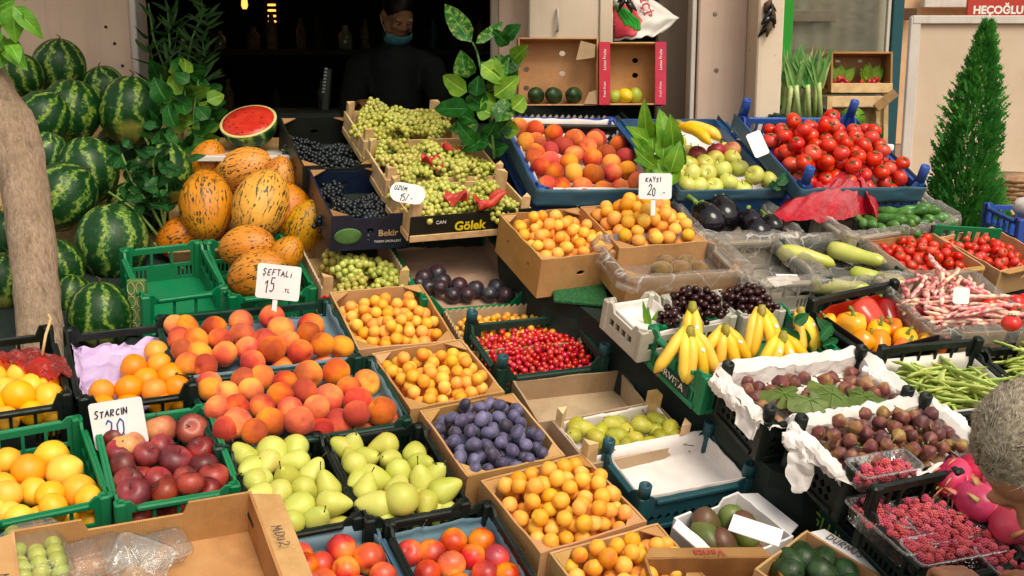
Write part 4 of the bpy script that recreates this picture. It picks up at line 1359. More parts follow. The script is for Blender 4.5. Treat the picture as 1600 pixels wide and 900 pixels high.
net('fruit_net', [f_cl.M @ Vector((.02, .10, -.01)), f_cl.M @ Vector((.09, .02, .01)), f_cl.M @ Vector((.135, -.06, -.005))], .055, 'red plastic net lying on the lemons in the black crate', seed=2)
tie = MB().tube([f_cl.M @ Vector((.10, .02, .03)), f_cl.M @ Vector((.115, .05, .07)), f_cl.M @ Vector((.135, .10, .085)), f_cl.M @ Vector((.13, .11, .095))], .004, 6)
tag(tie.build('net_tie', MATS['wood_pale'], None, True), 'straw coloured tie closing the red fruit net', 'tie')

# ---- peaches
f_pu = Frame(LP(.01), (236, 497), (517, 472), (563, 566), (285, 592))
crate(f_pu, .11, 'crate_dark', 'slot', 'dark green crate of peaches, upper of the two peach crates', 'black plastic crates')
liner(f_pu, -.05, 'paper_blue', 'bluish paper lining the upper peach crate', rise=.05, sidesup=(1, .15, .6, 1))
placed('peach', f_pu, [(252,513,18),(292,517,22),(335,513,20),(377,505,20),(303,535,22),(342,532,20),(382,523,20),(310,555,22),(350,550,21),(383,548,20),(270,533,16),(280,552,18),(283,567,18),(318,567,18),(427,499,20),(438,515,22),(445,532,20),(482,522,20),(425,552,22),(467,552,21),(503,547,18),(540,542,20),(408,533,18),(395,565,18),(505,566,15),(440,570,16)],
       'ripe peach heaped in the upper dark crate behind the ŞEFTALİ card', 'peach', 'peaches in the upper crate', 21, .012, fill=14, base=-.06)
f_pl = Frame(LP(.0), (288, 592), (578, 568), (655, 667), (342, 695))
crate(f_pl, .11, 'crate_dark', 'slot', 'dark green crate of peaches, lower of the two peach crates', 'black plastic crates')
liner(f_pl, -.05, 'paper_blue', 'bluish paper lining the lower peach crate', rise=.05, sidesup=(.4, .15, .6, 1))
placed('peach', f_pl, [(322,588,21),(372,572,21),(410,592,22),(473,590,24),(525,582,23),(350,615,20),(388,610,20),(440,622,22),(507,622,24),(545,610,20),(335,640,21),(375,640,20),(408,635,20),(457,640,22),(425,660,25),(365,664,25),(475,657,24),(497,645,18),(532,658,25),(563,633,24),(582,652,24),(607,663,18),(325,612,18),(475,612,20),(345,670,18),(400,672,16),(555,655,18),(500,665,18),(450,600,18),(570,672,14),(620,672,12)],
       'ripe peach heaped in the lower dark crate above the pears', 'peach', 'peaches in the lower crate', 22, .012, fill=14, base=-.06)
card(435, 441, 3.42, .122, .098, [('ŞEFTALİ'.replace('İ', 'i'), -.046, .018, .016, .0165, .0013, 'ink_dark'), ('15', -.036, -.030, .038, .022, .0015, 'ink_dark'), ('.T L'.replace(' ', ''), .014, -.026, .010, .012, .0011, 'ink_dark')],
     'white card on a stick reading ŞEFTALİ 15 TL above the peaches', 6, -7, 4, stick=.05)

# ---- pears
f_p1 = Frame(LP(-.005), (343, 699), (495, 683), (572, 815), (420, 836))
crate(f_p1, .13, 'crate_black', 'big', 'black crate of pale green pears beside the red apples', 'black plastic crates')
placed('pear', f_p1, [(417,688,26,None,'lie'),(460,700,22,None,'lie'),(420,723,21),(463,723,21),(448,747,23),(478,742,21),(500,763,22,None,'up'),(410,752,18),(425,775,22),(462,790,26,None,'lie'),(432,803,20),(403,780,18),(518,798,23),(493,817,22,None,'up'),(453,823,20),(533,820,20),(375,712,18),(373,738,22),(350,710,14),(377,760,20),(395,792,18),(480,775,20),(440,828,14),(510,825,14)],
       'pale green pear heaped in the left pear crate', 'pear', 'pears in the left crate', 31, -.005, fill=14, base=-.11)
f_p2 = Frame(LP(.0), (499, 686), (658, 668), (735, 792), (583, 815))
crate(f_p2, .13, 'crate_black', 'big', 'black crate of pale green pears beside the plum box', 'black plastic crates')
placed('pear', f_p2, [(545,697,22,None,'up'),(518,712,20),(530,728,22,None,'up'),(573,717,20),(603,705,21,None,'lie'),(613,723,18),(648,720,20,None,'lie'),(622,737,19),(577,743,27,None,'lie'),(658,748,23),(617,758,21),(647,732,17),(545,758,17),(562,773,19),(573,788,25,None,'lie'),(630,787,28,None,'lie'),(687,773,23),(663,790,20),(597,803,19),(682,803,17),(715,797,16),(653,777,18),(640,812,14),(600,780,18),(680,745,14),(545,735,18)],
       'pale green pear heaped in the right pear crate', 'pear', 'pears in the right crate', 32, -.005, fill=14, base=-.11,
       labels={8: 'ochre tinged pear lying across the right pear crate', 9: 'pear with a red cheek at the right of the pear crates'})

# ---- nectarines
f_n1 = Frame(LP(-.03), (428, 852), (582, 822), (668, 962), (505, 995))
crate(f_n1, .10, 'crate_steel', 'slot', 'steel blue crate of nectarines at the bottom edge', None)
liner(f_n1, -.045, 'paper_blue', 'bluish paper lining the steel blue nectarine crate', rise=.04)
placed('nectarine', f_n1, [(455,867,18),(523,872,25),(502,885,22),(470,890,22),(573,873,26),(500,905,24),(535,897,18),(470,912,22),(545,915,22),(600,900,22),(440,880,14),(600,930,22),(530,940,22)],
       'red nectarine in the steel blue crate', 'nectarine', 'nectarines in the blue crate', 41, -.01, fill=6, base=-.05)
f_n2 = Frame(LP(-.01), (590, 815), (763, 792), (855, 925), (682, 955))
crate(f_n2, .12, 'crate_black', 'big', 'black crate of nectarines at the bottom edge', 'black plastic crates')
liner(f_n2, -.06, 'paper_blue', 'bluish paper lining the black nectarine crate', rise=.03)
placed('nectarine', f_n2, [(638,867,23),(685,873,24),(712,853,23),(747,848,20),(733,877,23),(705,890,23),(782,882,23),(675,897,20),(757,890,23),(793,897,16),(720,905,20),(680,925,23),(740,925,23),(790,920,23)],
       'red nectarine in the black crate at the bottom edge', 'nectarine', 'nectarines in the black crate', 42, -.04, fill=6, base=-.07)

# ---- apricot column
UNDER = MB()
def under(kind, fr, seed, n, base, reg=(-.5, .5, -.5, .5)):
    rg = random.Random(seed); r, vs_ = PROTO[kind]
    sp = heapspots(rg, n, r, reg[0]*fr.w + r, reg[1]*fr.w - r, reg[2]*fr.d + r, reg[3]*fr.d - r, base, .6, squash=.85)
    me = vs_[0][0]
    V = [v.co for v in me.vertices]; Fs = [tuple(p.vertices) for p in me.polygons]
    for q in sp: UNDER.add(V, Fs, 0, fr.M @ T(q) @ randrot(rg))
    return [(q[0], q[1], q[2], r) for q in sp]
AP = [('A1', (507,455), (657,446), (716,533), (567,544), 'upper apricot box of the middle column', .006, 50),
      ('A2', (567,547), (717,537), (801,614), (648,634), 'second apricot box of the middle column', .004, 55),
      ('A3', (733,742), (908,722), (1028,815), (850,857), 'large apricot box below the purple plums', .002, 88),
      ('A4', (850,860), (1028,822), (1112,906), (930,948), 'apricot box half hidden at the bottom edge', .0, 38)]
for k, (_, a, b, c, d, lab, off, n) in enumerate(AP):
    f = Frame(LP(off), a, b, c, d)
    box(f, .105, 'brown cardboard tray, the ' + lab, 'apricot boxes', seed=k)
    sc_ = (.78, .80, .88, .90)[k]
    n = (57, 55, 79, 34)[k]
    fx = under('apricot', f, 50 + k, int(f.w*f.d / .0021 * 1.3), -.10, (-.5, .5, -.5, .44))
    heap('apricot', f, 'small orange apricot in the ' + lab, 'apricot', 'apricots in cardboard trays', 60 + k, n=n, base=-.06, bias=1.5, fixed=fx, reg=(-.5, .5, -.5, .44), scale=sc_)
f_plum = Frame(LP(.003), (645, 641), (801, 616), (890, 716), (736, 738))
box(f_plum, .105, 'brown cardboard tray heaped with purple plums', 'apricot boxes', seed=9)
heap('plum', f_plum, 'bloomy purple plum heaped in the cardboard tray', 'plum', 'purple plums', 70, layers=2.5, base=-.09, bias=1.1, reg=(-.5, .5, -.5, .48), scale=.86)

# ---- second column
f_dp = Frame(LP(-.005), (593, 368), (755, 361), (845, 464), (667, 463))
crate(f_dp, .12, 'crate_green', 'slot', 'green crate with brown paper and a row of dark plums', 'green plastic crates', drop=(.035, 0, 0, 0))
liner(f_dp, -.055, 'paper_brown', 'brown paper sheet lining the dark plum crate', rise=.05, crumple=.004, sidesup=(0, .1, .5, .8))
placed('dark_plum', f_dp, [(665,437,14),(683,430,15),(698,442,15),(715,448,15),(675,448,14),(745,453,14),(760,455,12),(772,452,14),(790,460,13),(700,456,13),(725,458,12),(655,445,12),(808,464,12),(686,452,12)], 'dark purple plum at the front of the green crate', 'plum', 'dark plums in the green crate', 71, -.02)
f_yc = Frame(LP(-.022), (688, 484), (868, 474), (910, 535), (735, 550))
box(f_yc, .08, 'brown tray with a wavy edge full of yellow cherries', None, mat='cardboard_grey', wav=(0,1,1,1), holes=False, tabs=False)
heap('yellow_cherry', f_yc, 'small yellow cherry in the wavy edged tray', 'cherry', 'yellow cherries', 72, n=140, base=-.04, bias=1.5)
f_rc = Frame(LP(.005), (719, 505), (890, 497), (956, 568), (784, 581))
crate(f_rc, .085, 'crate_dark', 'slat', 'dark green crate heaped with bright red cherries', 'black plastic crates', ear=.02, drop=(.012, 0, 0, 0), post='crate_teal')
heap('red_cherry', f_rc, 'shiny bright red cornelian cherry in the dark crate', 'cherry', 'red cherries', 73, n=298, base=-.05, bias=1.8, scale=.95)
f_eb = Frame(LP(-.02), (790, 592), (976, 581), (1014, 641), (850, 658))
box(f_eb, .075, 'empty shallow brown cardboard tray', None, mat='cardboard_grey', holes=False, tabs=False)
f_sp = Frame(LP(.0), (850, 652), (1023, 634), (1096, 693), (914, 710))
woodbox(f_sp, .085, 'wooden tray of small green pears with corner posts', 'wooden trays', liner='cardboard_grey', wav=False, posth=.045, lowf=.015)
liner(f_sp, -.055, 'paper_white', 'white paper sheet under the small pears', rise=.05, crumple=.004)
placed('small_pear', f_sp, [(897,660,16),(917,672,14),(933,676,14),(960,672,13),(980,673,14),(1004,671,15),(1025,673,13),(1045,675,14),(1066,678,14),(950,690,14),(975,692,14),(995,688,13),(1028,685,14),(900,678,12),(1050,690,12),(938,682,13),(1010,690,12),(965,680,14)], 'small green pear in the wooden tray', 'pear', 'small green pears', 74, -.01, mode='lie', fill=8, base=-.06)
f_we = Frame(LP(.0), (926, 700), (1107, 686), (1190, 757), (1003, 776))
crate(f_we, .095, 'crate_teal', 'lattice', 'teal lattice crate, empty and lined with white paper', None, post='crate_teal', ear=.012)
liner(f_we, -.055, 'paper_white', 'clean white paper lining the empty teal crate', rise=.055, crumple=.003)
f_mg = Frame(LP(.0), (1022, 800), (1160, 786), (1262, 842), (1143, 868))
box(f_mg, .10, 'open carton of green mangoes with white flaps', None, flange=(0, 0, .028, .045, 'w'), outer='card_white', tabs=False, notch=(0, .02, 0, 0))
placed('mango', f_mg, [(1107,826,26),(1098,842,24),(1140,818,20),(1158,845,22),(1165,862,20),(1130,845,22)], 'green brown mango in the white flapped carton', 'mango', 'mangoes in the carton', 75, -.02, fill=4, base=-.09)
f_av = Frame(LP(.05), (1170, 886), (1262, 836), (1398, 906), (1306, 970))
box(f_av, .11, 'open carton of dark avocados with a white flap', None, flange=(0, 0, 0, .035, 'w'), tabs=False, holes=False)
placed('avocado', f_av, [(1243,873,25),(1290,873,20),(1235,892,22),(1283,895,24),(1325,895,22),(1215,862,18),(1330,920,24),(1250,920,24),(1290,925,24)], 'dark green avocado in the front carton', 'avocado', 'avocados in the front carton', 76, -.02, mode='lie', fill=3, base=-.08)
f_ct = Frame(LP(.04), (1005, 872), (1212, 868), (1250, 960), (1040, 965))
box(f_ct, .10, 'brown corrugated carton with torn top edge at the bottom edge', None, mat='cardboard_dark', tabs=False, holes=False, flange=(0, .028, 0, 0, 'b'))
printed('Verita', .030, 'ink_red', T((0, f_ct.d/2 + .008, .10 + .0062)) @ RZ(R(180)), f_ct.root)
m_ = MB(); scribble(m_, 'DURNUS', -.060, -.010, .020, .020, .0011, T((f_av.w/2 + .018, .0, .11 + .0045)) @ RZ(R(-90)))
m_.build('handwriting', MATS['ink_grey'], f_av.root)
# blank white card lying over the mangoes
for px, py, zc, r_, lab in ((1181, 829, 2.60, -42, 'blank white card lying flat over the mango carton'),):
    o = MB().plate([(-.055, -.03), (.055, -.03), (.055, .03), (-.055, .03)], [], .002).build('blank_card', MATS['card_white'], None, False, T(at(px, py, zc)) @ LP().n.to_track_quat('Z', 'Y').to_matrix().to_4x4() @ RZ(R(r_)))
    tag(o, lab, 'card')

# ---- big cardboard box bottom left with clamshells
f_bc = Frame(LP(.05), (3, 820), (388, 778), (462, 930), (50, 990))
box(f_bc, .12, 'large brown carton with plastic tubs at the bottom left', None, notch=(0, .03, 0, 0), flange=(0, 0, .045, .06, 'b'), tabs=False, holes=False, seed=5)
for sx in (-1, 1):
    m_ = MB(); scribble(m_, 'M.DU2', -.07, -.010, .020, .020, .0012, T((sx * (f_bc.w/2 + .022), -.05, f_bc.h + .012)) @ RZ(R(-90)))
    m_.build('handwriting', MATS['ink_grey'], f_bc.root)
def punnet(M, w, d, h, label, group, lid=False, name='plastic_punnet'):
    root = empty(name, M, label, 'punnet', group)
    def ring(z, e, r): 
        return [((w/2 - e - r) * (1 if c in (0, 3) else -1) + r*math.cos(R(q)), (d/2 - e - r) * (1 if c in (0, 1) else -1) + r*math.sin(R(q)), z) for c, q0 in enumerate((0, 90, 180, 270)) for q in (q0, q0+45, q0+90)]
    def ring2(z, e, r):
        pts = []
        for c, (sx, sy, q0) in enumerate(((1, 1, 0), (-1, 1, 90), (-1, -1, 180), (1, -1, 270))):
            for q in (q0, q0+30, q0+60, q0+90): pts.append((sx*(w/2-e-r) + r*math.cos(R(q)), sy*(d/2-e-r) + r*math.sin(R(q)), z))
        return pts
    L = [ring2(.0, .012, .012), ring2(.004, .008, .014), ring2(h, .002, .014), ring2(h, -.006, .018), ring2(h - .004, -.006, .018)]
    V = [p for l in L for p in l]; m = 16
    Fs = [tuple(range(m-1, -1, -1))] + [(k*m+i, k*m+(i+1) % m, (k+1)*m+(i+1) % m, (k+1)*m+i) for k in range(4) for i in range(m)]
    MB().add(V, Fs).build('tub', MATS['punnet_plastic'], root, True)
    if lid:
        L = [ring2(h + .001, -.004, .018), ring2(h + lid * .8, .010, .014), ring2(h + lid, .018, .012)]
        V = [p for l in L for p in l]
        Fs = [tuple(range(2*m, 3*m))] + [(k*m+i, k*m+(i+1) % m, (k+1)*m+(i+1) % m, (k+1)*m+i) for k in range(2) for i in range(m)]
        MB().add(V, Fs).build('lid', MATS['punnet_plastic'], root, True)
    return root
FM = f_bc.M
def in_bc(px, py, up, rz, rx=0, ry=0): return FM @ T(f_bc.local(px, py, up)) @ RZ(R(rz)) @ RX(R(rx)) @ RY(R(ry))
Mp = in_bc(60, 888, -.085, 4)
punnet(Mp, .115, .17, .045, 'clear clamshell tub filled with pale green plums', 'clear clamshell tubs', .03)
rng = random.Random(8)
for i in range(16):
    q = (-.036 + .036*(i % 3) , -.058 + .028*(i // 3), .025 + .012*(i % 2) + (.010 if i % 4 == 0 else 0))
    spawn('lime', Mp @ T(q) @ randrot(rng) @ S(.72), 'pale green plum inside the clear clamshell tub', 'plum', 'pale green plums in the tub', rng, 'green_plum')
punnet(in_bc(148, 888, -.10, 12, 8), .13, .10, .04, 'empty clear clamshell tub lying left of the upright one', 'clear clamshell tubs', .02)
punnet(in_bc(222, 885, -.085, -38, 28, 10), .12, .09, .04, 'empty clear clamshell tub tilted upward in the brown carton', 'clear clamshell tubs', .015)
punnet(in_bc(252, 872, -.10, 10), .11, .09, .035, 'empty clear clamshell tub flat behind the tilted tub', 'clear clamshell tubs', .015)
punnet(in_bc(205, 868, -.105, -5), .11, .08, .03, 'empty clear clamshell tub at the back of the brown carton', 'clear clamshell tubs', .012)

# ---- right bench: apricots and kiwis
RO = .20
f_r1 = Frame(LP(RO), (777, 337), (910, 322), (965, 393), (852, 406))
box(f_r1, .13, 'deep brown carton of apricots on the upper bench', None, seed=12)
fx = under('apricot', f_r1, 81, 56, -.09)
heap('apricot', f_r1, 'small orange apricot in the deep upper carton', 'apricot', 'apricots on the upper bench', 82, n=41, base=-.055, bias=1.2, fixed=fx, scale=.82)
f_r2 = Frame(LP(RO + .02), (915, 325), (1040, 312), (1098, 374), (965, 392))
box(f_r2, .10, 'carton of apricots behind the film wrapped kiwi box', None, seed=13)
fx = under('apricot', f_r2, 83, 46, -.05)
heap('apricot', f_r2, 'orange apricot heaped behind the film wrapped kiwi box', 'apricot', 'apricots behind the kiwi box', 84, n=34, base=-.01, bias=1.5, fixed=fx, scale=.95)
tag(UNDER.build('apricots', simple('apricot_plain', H('eeaa3a'), H('e58e34'), .5, 26), None, True), 'lower layers of orange apricots filling the cardboard trays', 'apricots', kind='stuff')
card(1024, 291, 3.66, .100, .078, [('KAYSI', -.030, .014, .014, .014, .0013, 'ink_dark'), ('20', -.024, -.028, .030, .019, .0014, 'ink_dark'), ('.-', .018, -.024, .014, .014, .0012, 'ink_dark')], 'white price card reading KAYSI 20 standing in the apricots', 6, -1, 3, stick=.05)
f_kw = Frame(LP(RO + .01), (930, 377), (1112, 372), (1172, 426), (983, 432))
box(f_kw, .10, 'brown kiwi carton wrapped in clear film', None, holes=False, seed=14)
liner(f_kw, -.06, 'clear_film', 'clear plastic film wrapped over the kiwi carton', 'plastic_film', 'film', .06, .08, crumple=.004, seed=6, nu=40, inset=.008)
placed('kiwi', f_kw, [(1035,421,15),(1058,419,16),(1090,421,16),(1075,412,14),(1045,412,13)], 'brown kiwi seen through the clear film', 'kiwi', 'kiwis in the wrapped carton', 85, -.03, mode='lie')
# cherries in small white crates
def cherry_crate(px, lab, cl, n, reg, seed, liner_=True):
    f = Frame(LP(RO - .02), *px)
    crate(f, .075, 'crate_white', 'slat', 'small white crate ' + lab, 'small white crates', ear=.022, rail=False)
    if liner_: liner(f, -.03, 'paper_white' if liner_ == 1 else 'paper_brown', 'paper sheet lining the small white crate ' + lab, rise=.035, crumple=.002)
    heap('cherry', f, cl, 'cherry', 'dark cherries', seed, n=n, base=-.03, bias=1.2, reg=reg)
    return f
cherry_crate(((945, 476), (1020, 465), (1076, 515), (1003, 532)), 'half empty with a few dark cherries', 'dark cherry in the half empty white crate', 22, (.05, .5, -.5, .05), 91)
cherry_crate(((1031, 470), (1098, 462), (1150, 503), (1082, 513)), 'full of dark cherries beside the kiwi carton', 'dark cherry in the middle white crate', 110, (-.5, .5, -.5, .5), 92)
cherry_crate(((1108, 463), (1172, 455), (1228, 495), (1162, 503)), 'full of dark cherries, right of another full one', 'dark cherry in the right white crate', 100, (-.5, .5, -.5, .5), 93)
# bananas
f_bn = Frame(LP(RO - .01), (993, 507), (1225, 487), (1330, 562), (1106, 584))
crate(f_bn, .105, 'crate_green', 'slot', 'green plastic crate of banana hands', 'green plastic crates')
SM = sides(f_bn.w, f_bn.d, .007)[2]
MB().bbox((SM[0]/2, .105*.32, .010), (SM[0]*.62, .034, .004), .001, SM[1]).build('name_plate', MATS['crate_dark'], f_bn.root)
printed('ORVITA', .030, 'ink_white', SM[1] @ T((SM[0]*.5, .105*.32, .0128)), f_bn.root, sx=1.15)
def banana(L, r, curve, tw, rg):
    pts, rad = [], []
    for i in range(15):
        t = i / 14
        a = curve * (t - .08)
        pts.append((0, math.sin(a) * L / curve, -(1 - math.cos(a)) * L / curve))
        rad.append(r * ((.30 + .3 * (t / .14)) if t < .14 else min(1, .6 + (t - .14) * 2.4) if t < .31 else 1 if t < .78 else max(.22, 1 - ((t - .78) / .22) ** 1.8 * .8)))
    return pts, rad
def bananas(c, n, label, yaw, pitch, L=.15, fan=.42, r=.0165, seed=0, group='banana hands in the green crate', stickers=(0,)):
    """a hand of bananas hanging from its crown: each banana a part, its blackish tip a sub-part"""
    rg = random.Random(seed)
    root = empty('banana_hand', T(c) @ RZ(R(yaw)) @ RX(R(pitch)), label, 'bananas', group)
    MB().tube([(0, -.012, .016), (0, .0, .004), (0, .012, -.004)], [.009, .013, .014], 8).build('crown', MATS['banana_crown'], root, True)
    for k in range(n):
        a = (k - (n-1)/2) * fan + rg.uniform(-.05, .05)
        pts, rad = banana(L * rg.uniform(.92, 1.06), r, 1.0 + rg.uniform(-.1, .15), 0, rg)
        M = RZ(-a) @ T(((k - (n-1)/2) * .010, 0, -.004 * abs(k - (n-1)/2)))
        b = MB().tube(pts, rad, 6, 0, RY(R(rg.uniform(-20, 20)))).build('banana', MATS['banana_skin'], root, True, M)
        e = Vector(pts[-1]); e2 = Vector(pts[-2])
        MB().tube([e2.lerp(e, .8), e + (e - e2) * .5], [r*.34, r*.22], 6).build('tip', MATS['banana_tip'], b, True)
        if k in stickers:
            p = Vector(pts[6])
            MB().ball(p + Vector((0, .001, r*.80)), (.006, .009, .0035), 10, 6).build('sticker', MATS['card_white'], b, True)
    return root
def bn_at(px, py, up): return f_bn.M @ f_bn.local(px, py, up)
bananas(bn_at(1082, 482, .085), 2, 'banana hand with a brown crown at the back left of the crate', 168, -48, .16, .3, seed=1)
bananas(bn_at(1078, 520, .07), 5, 'largest banana hand fanned out at the front left of the crate', 196, -52, .15, .30, seed=2, stickers=(1,))
bananas(bn_at(1133, 517, .06), 4, 'short banana hand in the middle of the green crate', 190, -58, .13, .36, seed=3)
bananas(bn_at(1190, 487, .08), 4, 'upright banana hand right of the middle one', 182, -50, .16, .26, seed=4, stickers=(0,))
bananas(bn_at(1223, 528, .045), 4, 'lowest banana hand spread beside the green herbs', 186, -48, .12, .42, seed=5, stickers=(1, 2))
bananas(bn_at(1250, 490, .05), 3, 'banana hand half hidden behind the green herbs', 210, -40, .13, .3, seed=6)

# ---- figs
f_f1 = Frame(LP(RO - .005), (1127, 583), (1336, 566), (1436, 634), (1186, 662))
crate(f_f1, .11, 'crate_black', 'lattice', 'black crate of figs under fig leaves', 'black plastic crates', post='crate_black')
liner(f_f1, -.045, 'paper_white', 'crumpled white paper hanging over the leafy fig crate', rise=.05, over=.03, crumple=.009, seed=11, nu=56, sidesup=(.35,1,1,1))
placed('fig', f_f1, [(1168,606,13),(1168,602,11),(1220,600,15),(1240,597,12),(1205,612,14),(1290,594,13),(1352,600,14),(1385,608,13),(1365,615,12),(1180,620,12),(1240,640,13),(1280,645,13),(1315,640,13),(1400,625,12),(1190,635,12),(1350,640,12),(1225,632,12),(1260,620,12),(1330,612,12)],
       'purple brown fig peeping out around the fig leaves', 'fig', 'figs under leaves', 101, .0, mode='lie', fill=30, base=-.045)
f_f2 = Frame(LP(RO - .005), (1224, 668), (1446, 641), (1545, 722), (1325, 748))
crate(f_f2, .11, 'crate_black', 'lattice', 'black crate heaped with purple figs', 'black plastic crates', post='crate_black')
liner(f_f2, -.045, 'paper_white', 'crumpled white paper hanging over the fig crate behind the raspberries', rise=.05, over=.035, crumple=.010, seed=12, nu=56, sidesup=(.5,1,1,1))
heap('fig', f_f2, 'purple brown fig heaped behind the raspberries', 'fig', 'figs in the crate behind the raspberries', 102, n=92, base=-.04, bias=.8, mode='lie', reg=(-.44, .46, -.48, .46), scale=.9)
def leaf_lobed(r, s):
    pts = []
    for k in range(44):
        a = 2*math.pi*k/44
        rr = r * (.55 + .45 * abs(math.cos(2.5 * a / 1.0 * .5 + 0)) ** .7) * (1 + .05 * math.sin(9 * a))
        if abs(a - math.pi) < .25: rr *= .35
        pts.append((rr * math.cos(a), rr * math.sin(a)))
    mb = MB()
    V = [(0, 0, .006)] + [(x*.5, y*.5, .004) for x, y in pts] + [(x, y, -.008 + .006 * math.sin(k*.9 + s)) for k, (x, y) in enumerate(pts)]
    n = len(pts)
    Fs = [(0, 1+i, 1+(i+1) % n) for i in range(n)] + [(1+i, 1+n+i, 1+n+(i+1) % n, 1+(i+1) % n) for i in range(n)]
    mb.add(V, Fs)
    for a in (0, 1.1, -1.1, 2.1, -2.1):
        mb.tube([(0, 0, .007), (r*.4*math.cos(a), r*.4*math.sin(a), .006), (r*.8*math.cos(a), r*.8*math.sin(a), -.002)], [.0018, .0014, .0006], 5, 1)
    return mb
def paper_roll(fr, pts, r, label, seed, flap=()):
    """twisted, crumpled edge of a paper sheet, with a torn flap hanging from it"""
    off = Vector((seed * 7.3, 0, 0))
    P = [fr.M @ fr.local(*q) for q in pts]
    path = []
    for i in range(len(P) - 1):
        for k in range(10): path.append(P[i].lerp(P[i+1], k / 10))
    path.append(P[-1])
    mb = MB().tube(path, [r * (.55 + .5 * math.sin(math.pi * min(1, .12 + i / len(path)))) for i in range(len(path))], 18)
    V = []
    for p in mb.v:
        q = Vector(p); n_ = Vector((mnoise.noise(q*38 + off), mnoise.noise(q*38 + off + Vector((9, 0, 0))), mnoise.noise(q*38 + off + Vector((0, 9, 0)))))
        n2 = (.5 - abs(mnoise.noise(q*80 + off)))
        V.append(tuple(q + n_ * r * .55 + Vector((0, 0, n2 * r * .5))))
    mb.v = V
    for (a, b, dx, dz) in flap:
        A, B = P[0].lerp(P[-1], a), P[0].lerp(P[-1], b)
        def fn(u, v):
            p = A.lerp(B, u) + Vector((dx*v, -.02*v, -dz*v*(1 - .5*abs(u - .5))))
            return p + Vector((mnoise.noise(p*30 + off), mnoise.noise(p*30 - off), mnoise.noise(p*44 + off))) * .012
        mb.grid(fn, 14, 12, t=.0012)
    return tag(mb.build('crumpled_paper', MATS['paper_white'], None, False), label, 'paper')
paper_roll(f_f1, [(1112, 596), (1128, 606), (1160, 636), (1186, 664)], .022, 'crumpled white paper twisted over the left rim of the leafy fig crate', 1, ((.55, .95, -.01, .05),))
paper_roll(f_f1, [(1130, 574), (1230, 568), (1330, 560)], .017, 'white paper edge rolled along the back rim of the leafy fig crate', 2)
paper_roll(f_f1, [(1348, 582), (1385, 602), (1428, 632)], .019, 'crumpled white paper along the right rim of the leafy fig crate', 3)
paper_roll(f_f2, [(1222, 686), (1250, 694), (1285, 722), (1318, 748)], .026, 'crumpled white paper bunched over the left rim of the purple fig crate', 4, ((.15, .55, -.015, .10),))
paper_roll(f_f2, [(1232, 662), (1330, 652), (1438, 636)], .018, 'white paper edge rolled along the back rim of the purple fig crate', 5)
paper_roll(f_f2, [(1462, 640), (1490, 660), (1515, 682)], .020, 'crumpled white paper along the right rim of the purple fig crate', 6)
for k, (px, py, r, a, lab) in enumerate(((1225, 618, .065, 20, 'grey green fig leaf at the left on the figs'), (1300, 618, .075, 170, 'wide grey green fig leaf in the middle on the figs'), (1350, 622, .06, 60, 'grey green fig leaf at the right on the figs'), (1265, 628, .06, 250, 'grey green fig leaf near the front paper on the figs'))):
    o = leaf_lobed(r, k).build('fig_leaf', [MATS['leaf_fig'], MATS['stem_green']], None, True, f_f1.M @ T(f_f1.local(px, py, .018 + .004*k)) @ RZ(R(a)))
    tag(o, lab, 'leaf', 'fig leaves')
# ---- raspberries
f_rb = Frame(LP(RO - .03), (1325, 790), (1487, 778), (1622, 882), (1470, 898))
crate(f_rb, .10, 'crate_black', 'big', 'black crate of raspberry punnets with high back corners', 'black plastic crates', ear=.012, drop=(0, -.062, 0, 0))
for k, (px, py, up, w, d, n, lab, rz) in enumerate(((1392, 818, -.03, .095, .20, 40, 'clear punnet of raspberries along the left side of the crate', 4), (1437, 800, -.03, .155, .085, 38, 'clear punnet of raspberries at the back of the crate', -2), (1475, 822, -.028, .155, .095, 46, 'clear punnet of raspberries in the middle of the crate', -2),
        (1490, 853, -.028, .235, .085, 50, 'long clear punnet of raspberries nearest the gloved hand', -3), (1575, 872, -.03, .12, .09, 20, 'clear punnet of raspberries at the right front corner', -2), (1382, 726, .075, .17, .07, 26, 'clear punnet of raspberries resting on the fig crate', -1))):
    Mp = f_rb.M @ T(f_rb.local(px, py, up + (.028 if k < 5 else 0)) - Vector((0, 0, .05))) @ RZ(R(rz))
    punnet(Mp, w, d, .055, lab.replace('the gloved hand', 'the shopper hand'), 'raspberry punnets')
    class Q: pass
    q = Q(); q.M, q.w, q.d = Mp @ T((0, 0, .055)), w - .006, d - .006
    heap('raspberry', q, 'raspberry in the ' + lab.replace('the gloved hand', 'the shopper hand'), 'raspberry', 'raspberries in punnets', 110 + k, n=int(n*1.3), base=-.030 if k < 5 else -.042, bias=.4, scale=.9)
# crates stacked underneath
for k, (f, lab) in enumerate(((f_rb, 'black crate under the raspberries with raised lettering'),)):
    f3 = Frame(LP(.03), (1252, 760), (1415, 745), (1560, 855), (1400, 876))
    crate(f3, .12, 'crate_black', 'lattice', lab, 'black plastic crates')
    f4 = Frame(LP(.03), (1252, 760), (1415, 745), (1560, 855), (1400, 876)); f4.M = f3.M @ T((0, 0, -.135))
    crate(f4, .10, 'crate_black', 'lattice', 'lowest black crate of the stack under the raspberries', 'black plastic crates')
    f5 = Frame(LP(RO - .03), (1490, 742), (1650, 728), (1775, 830), (1625, 850)); f5.M = f5.M @ T((0, 0, -.112))
    crate(f5, .24, 'crate_black', 'slat', 'deep black crate under the dragon fruit crate', 'black plastic crates')
    SM = sides(f3.w, f3.d, .007)[2]
    MB().bbox((SM[0]*.5, .06, .010), (SM[0]*.8, .075, .006), .001, SM[1]).build('name_plate', MATS['crate_dark'], f3.root)
    printed('GLUNEK·19', .052, 'ink_lime', SM[1] @ T((SM[0]*.5, .06, .0136)), f3.root)
